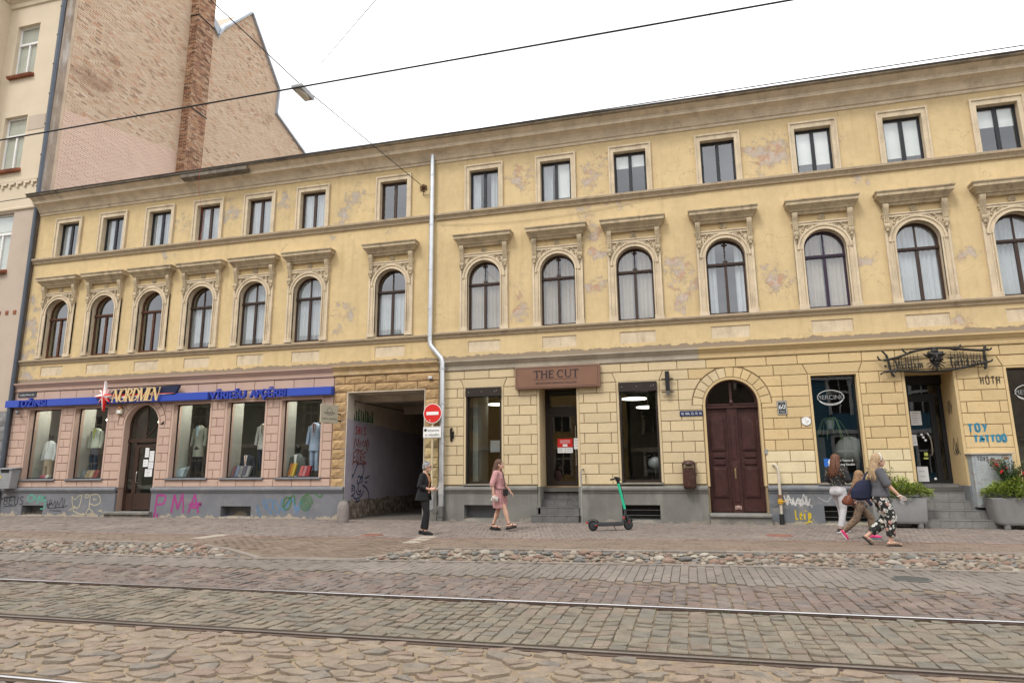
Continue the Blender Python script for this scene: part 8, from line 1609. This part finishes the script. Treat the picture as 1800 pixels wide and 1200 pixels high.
b = MB(); [b.lathe(tuple(hp(.094, s_ * .032, .004)), [(.020, -.001), (.024, -.001), (.024, .002), (.020, .002), (.020, -.001)], 12, 'x') for s_ in (-1, 1)]; [b.tube([hp(.09, s_ * .055, .008), hp(0, s_ * .08, .005)], .0025, 5) for s_ in (-1, 1)]; b.build('glasses', MT['ink'], w1, local=True)
for k in 'RL': shoe(w1, J, k, MT['blacksuit'], MT['ink'], .012, name='loafer')
ph = thing('phone', 'pale phone held in both hands by the woman in black', 'phone', (-5.24, -4.06, .93)); b = MB(); b.obox((-5.215, -4.07, .965), (.055, .0, .045), (0, .036, 0), (-.003, 0, .004)); b.build('case', MT['paper'], ph, bevel=.003)
# young woman in a pink dress
MT['pinkdress'] = fabric('dusty_pink_dress', (.50, .265, .265)); MT['brownhair'] = hairmat('long_brown_hair', (.105, .055, .033)); MT['blackleather'] = mat('black_leather', (.015, .014, .014), .45)
w2, J = person('young woman with long brown hair in a dusty pink dress striding past the salon', (-4.22, -2.85, 0), 0, .985, dict(pel=(0, 0, .865), elR=(-.09, -.215, 1.05), wrR=(-.05, -.225, .82), cuR=.7, thR=(1, 0, 0), elL=(.05, .22, 1.05), wrL=(.22, .21, .87), cuL=.35, thL=(0, -1, .3), knR=(.16, -.07, .50), anR=(.26, -.07, .155), toeR=(1, 0, .22), knL=(-.02, .07, .48), anL=(-.15, .07, .13), toeL=(1, 0, -.08), hairmat=MT['brownhair']))
b = MB(); top(b, J, 1.05, .2); b.loft([ell((.03, 0, .50), .16, .165), ell((.03, 0, .62), .17, .178), ell((.01, 0, .75), .165, .19), ell((-.01, 0, .86), .145, .185), ell((0, 0, .97), .11, .15), ell((0, 0, 1.04), .105, .14)])
for k in 'RL': sleeve(b, J, k, 1.25, .075, .055)
gar(b, 'dress', MT['pinkdress'], w2, .010, 3); b = MB()
for k in range(9): a = math.radians(-75 + 19 * k); b.tube([(.0 + .135 * math.cos(a), .165 * math.sin(a), .98), (.01 + .17 * math.cos(a), .195 * math.sin(a), .80), (.03 + .178 * math.cos(a), .182 * math.sin(a), .60)], [.004, .009, .004], 6)
b.build('pleat', MT['pinkdress'], w2, 180, local=True)
b = MB(); hair_cap(b, J, 1.03); gar(b, 'hair', MT['brownhair'], w2, .009, 2); b = MB(); locks(b, J, 5, 46, .36, .05, -.05); b.build('hair_strands', MT['brownhair'], w2, 180, local=True); b = MB(); b.ball(J['hp'](.012, -.084, -.02), (.008, .008, .012), 8, 6); b.build('earphone', MT['white'], w2, 180, local=True)
for k in 'RL': shoe(w2, J, k, MT['blackleather'], MT['blackleather'], .045, name='sandal_strap', full=False, strap=((.10, .043), (-.035, .036)));
b = MB()
for k in 'RL': a = J['an' + k]; b.tube([a + V3((.036 * math.cos(t_), .036 * math.sin(t_), .005)) for t_ in np.linspace(0, 6.28, 13)], .008, 6)
b.build('ankle_strap', MT['blackleather'], w2, 180, local=True)
bg_ = thing('crossbody_bag', 'small black bag on a strap across the woman in the pink dress', 'bag', (-4.05, -2.95, .78)); K = lambda v: V3((-4.22, -2.85, 0)) + V3(v) * .985
b = MB(); b.obox(tuple(K((.19, -.10, .86))), (.045, .03, 0), (-.02, .04, 0), (0, 0, .075)); b.build('pouch', MT['blackleather'], bg_, bevel=.015); b = MB(); b.tube(smooth_line([K((.19, -.11, .93)), K((.165, -.09, 1.08)), K((.13, -.02, 1.2)), K((.07, .06, 1.33)), K((-.03, .09, 1.355)), K((-.10, .04, 1.25)), K((-.10, -.08, 1.05)), K((.0, -.20, .95)), K((.15, -.14, .92))], 4), .009, 6); b.build('strap', MT['blackleather'], bg_, 180)
ms = thing('face_mask', 'crumpled white patterned face mask in the hand of the woman in pink', 'mask', (-4.29, -3.08, .66)); b = MB(); b.obox(tuple(K((-.025, -.24, .715))), (.075, .01, -.02), (0, .015, .0), (.02, 0, .05)); b.build('cloth', printmat('mask_print', (.65, .64, .6), 'leopard'), ms, bevel=.01)
# teenager seen from behind
MT['dogblouse'] = printmat('black_print_blouse', (.016, .016, .018), 'dogs'); MT['palegrey'] = fabric('pale_grey_jersey', (.44, .43, .44)); MT['reddishhair'] = hairmat('auburn_hair', (.125, .052, .028))
w3, J = person('teenage girl seen from behind with auburn hair, black print blouse and pale grey trousers', (3.00, -2.2, 0), .75, 1.0, dict(elR=(.02, -.235, 1.06), wrR=(.19, -.10, 1.06), hdR=(.5, .8, .1), thR=(0, 0, 1), elL=(.02, .235, 1.06), wrL=(.19, .10, 1.04), hdL=(.5, -.8, .1), thL=(0, 0, 1), knR=(-.02, -.085, .47), anR=(-.16, -.08, .10), toeR=(1, 0, -.10), knL=(.13, .08, .49), anL=(.17, .08, .095), toeL=(1, 0, .02), yaw=.1, hairmat=MT['reddishhair']))
b = MB(); legs(b, J, .094, .068, .055, .93, 1.06); gar(b, 'trousers', MT['palegrey'], w3, .011)
b = MB(); top(b, J, 1.12, .75); [sleeve(b, J, k, 1.2, .082, .062) for k in 'RL']; gar(b, 'blouse', MT['dogblouse'], w3, .011)
b = MB(); hair_cap(b, J, 1.07); gar(b, 'hair', MT['reddishhair'], w3, .009, 2); b = MB(); locks(b, J, 8, 60, .33, .06); b.build('hair_strands', MT['reddishhair'], w3, 180, local=True)
MT['rubberwhite'] = mat('white_rubber', (.62, .62, .60), .6)
for k in 'RL': shoe(w3, J, k, MT['blackleather'], MT['rubberwhite'], .02, name='sneaker')
# child with a small brown backpack
MT['leopard'] = printmat('leopard_cotton', (.20, .135, .09), 'leopard'); MT['greytop'] = fabric('light_grey_jacket', (.30, .30, .315)); MT['fairhair'] = hairmat('dark_blond_hair', (.26, .155, .08)); MT['pinkshoe'] = mat('pink_sneaker', (.62, .05, .17), .6); MT['tealshoe'] = mat('teal_sneaker', (.10, .28, .30), .6)
w4, J = person('girl with sunglasses, grey jacket and leopard print trousers taking a long step', (3.08, -3.52, 0), 0, .79, dict(pel=(0, 0, .82), waist=(.02, 0, .98), chest=(.04, 0, 1.15), neck=(.045, 0, 1.325), head=(.08, 0, 1.48), elR=(-.06, -.21, 1.04), wrR=(.10, -.20, .90), elL=(.12, .2, 1.06), wrL=(.26, .15, .95), knR=(-.12, -.085, .46), anR=(-.42, -.08, .18), toeR=(.55, 0, -.83), knL=(.24, .085, .49), anL=(.25, .08, .10), toeL=(1, 0, -.02), bulk=.95, hairmat=MT['fairhair']))
b = MB(); legs(b, J, .094, .086, .066, .92, 1.0); gar(b, 'trousers', MT['leopard'], w4, .012)
b = MB(); top(b, J, 1.12, .3); [sleeve(b, J, k, 1.7, .072, .048) for k in 'RL']; gar(b, 'jacket', MT['greytop'], w4, .011)
b = MB(); hair_cap(b, J, 1.06); gar(b, 'hair', MT['fairhair'], w4, .009, 2); b = MB(); locks(b, J, 15, 56, .36, .05, -.04); b.build('hair_strands', MT['fairhair'], w4, 180, local=True)
hp = J['hp']; b = MB(); [b.ball(hp(.092, s_ * .034, .006), (.008, .030, .022), 10, 8) for s_ in (-1, 1)]; [b.tube([hp(.088, s_ * .06, .012), hp(-.0, s_ * .088, .012)], .005, 5) for s_ in (-1, 1)]; b.build('sunglasses', MT['black'], w4, 180, local=True)
shoe(w4, J, 'R', MT['pinkshoe'], MT['rubberwhite'], .02, name='sneaker'); shoe(w4, J, 'L', MT['pinkshoe'], MT['tealshoe'], .02, name='sneaker')
bp = thing('backpack', 'small brown leather backpack hanging low on the girl in leopard trousers', 'backpack', (2.83, -3.60, .62)); MT['tanleather'] = mat('brown_leather', (.15, .042, .02), .5, var=.2, bump=.3); K = lambda v: V3((3.08, -3.52, 0)) + V3(v) * .79
b = MB(); b.loft([ell(K((-.25, -.10, .79)), .055, .09), ell(K((-.27, -.10, .82)), .085, .125), ell(K((-.25, -.10, .95)), .085, .12), ell(K((-.21, -.10, 1.02)), .06, .09)]); b.ball(K((-.345, -.10, .87)), (.04, .075, .055)); b.build('pack', MT['tanleather'], bp, 60, bevel=.012); 
for s_ in (-.13, .09): b = MB(); b.tube(smooth_line([K((-.21, s_, 1.0)), K((-.14, s_, 1.15)), K((-.02, s_ * 1.1, 1.345)), K((.12, s_ * 1.2, 1.24)), K((.10, s_ * 1.6, 1.06)), K((-.16, s_ * 1.4, .88))], 4), .011, 6); b.build('strap', MT['tanleather'], bp, 180)
# woman in floral trousers
MT['floral'] = printmat('black_floral_cotton', (.014, .014, .016), 'floral'); MT['greytee'] = fabric('charcoal_grey_jersey', (.095, .095, .105)); MT['blond'] = hairmat('blond_hair', (.36, .25, .145)); MT['navycloth'] = fabric('navy_canvas', (.016, .02, .045))
w5, J = person('woman with long blond hair and white headband in a grey top and black floral trousers', (3.20, -4.60, 0), 0, .968, dict(pel=(.0, 0, .85), chest=(.0, 0, 1.16), bulk=1.16, elR=(.07, -.235, 1.06), wrR=(.235, -.235, .87), hdR=(.6, 0, -.8), cuR=.75, thR=(1, .3, .3), elL=(-.10, .24, 1.07), wrL=(-.02, .24, .90), knR=(.10, -.09, .48), anR=(.06, -.085, .085), toeR=(1, 0, 0), knL=(.06, .09, .43), anL=(-.27, .085, .16), toeL=(.6, 0, -.62), yaw=-.05, hairmat=MT['blond']))
b = MB(); legs(b, J, .112, .104, .072, .80, 1.14); gar(b, 'trousers', MT['floral'], w5, .012)
b = MB(); top(b, J, 1.13, .0); [sleeve(b, J, k, 1.08, .084, .068) for k in 'RL']; gar(b, 'jersey_top', MT['greytee'], w5, .012)
b = MB(); hair_cap(b, J, 1.05); gar(b, 'hair', MT['blond'], w5, .009, 2); b = MB(); locks(b, J, 25, 52, .34, .045, -.03); b.build('hair_strands', MT['blond'], w5, 180, local=True)
hp = J['hp']; b = MB(); b.tube(smooth_line([hp(.03, -.083, .0), hp(.038, -.078, .06), hp(.03, -.045, .115), hp(.025, 0, .132), hp(.03, .045, .115), hp(.038, .078, .06), hp(.03, .083, 0)], 4), .013, 7, flat=.5); b.build('headband', MT['paper'], w5, 180, local=True)
b = MB(); a = J['wrR']; b.tube([a + V3((.03 * math.cos(t_), .03 * math.sin(t_), .012 * math.cos(t_))) for t_ in np.linspace(0, 6.28, 13)], .007, 6); b.build('bracelet', MT['paper'], w5, 180, local=True)
MT['patternsandal'] = printmat('patterned_sandal', (.30, .24, .18), 'leopard')
for k in 'RL': shoe(w5, J, k, MT['patternsandal'], MT['ink'], .022, name='sandal', full=False, strap=((.03, .043), (.055, .045), (.08, .046), (.105, .045), (.13, .04)))
K = lambda v: V3((3.20, -4.60, 0)) + V3(v) * .968; tb_ = thing('shoulder_bag', 'slouchy navy canvas shoulder bag behind the woman in floral trousers', 'bag', (2.92, -4.5, .75)); b = MB(); b.loft([ell(K((-.29, .04, .78)), .10, .06), ell(K((-.31, .04, .82)), .17, .10), ell(K((-.30, .04, .95)), .18, .10), ell(K((-.26, .04, 1.06)), .14, .08), ell(K((-.22, .04, 1.14)), .08, .05)]); gar(b, 'bag_body', MT['navycloth'], tb_, .012)
bpy.data.objects[tb_.children[0].name].location = -V3(tb_.location)
b = MB(); b.tube(smooth_line([K((-.26, .06, 1.10)), K((-.17, .13, 1.25)), K((-.02, .15, 1.345)), K((.07, .15, 1.26)), K((-.02, .20, 1.1)), K((-.22, .10, 1.08))], 4), .022, 8, flat=.5); b.build('strap', MT['navycloth'], tb_, 180); b = MB(); b.tube(smooth_line([K((-.24, -.01, .80)), K((-.20, -.02, .74)), K((-.17, -.01, .70))], 3), .03, 8); b.build('bag_corner', MT['navycloth'], tb_, 180)
pz = thing('phone', 'grey phone in the hanging hand of the woman in floral trousers', 'phone', tuple(K((.28, -.25, .74)))); b = MB(); b.obox(tuple(K((.285, -.262, .795))), (.03, 0, .055), (0, .005, 0), (.028, 0, -.018)); b.build('case', MT['bingrey'], pz, bevel=.003)
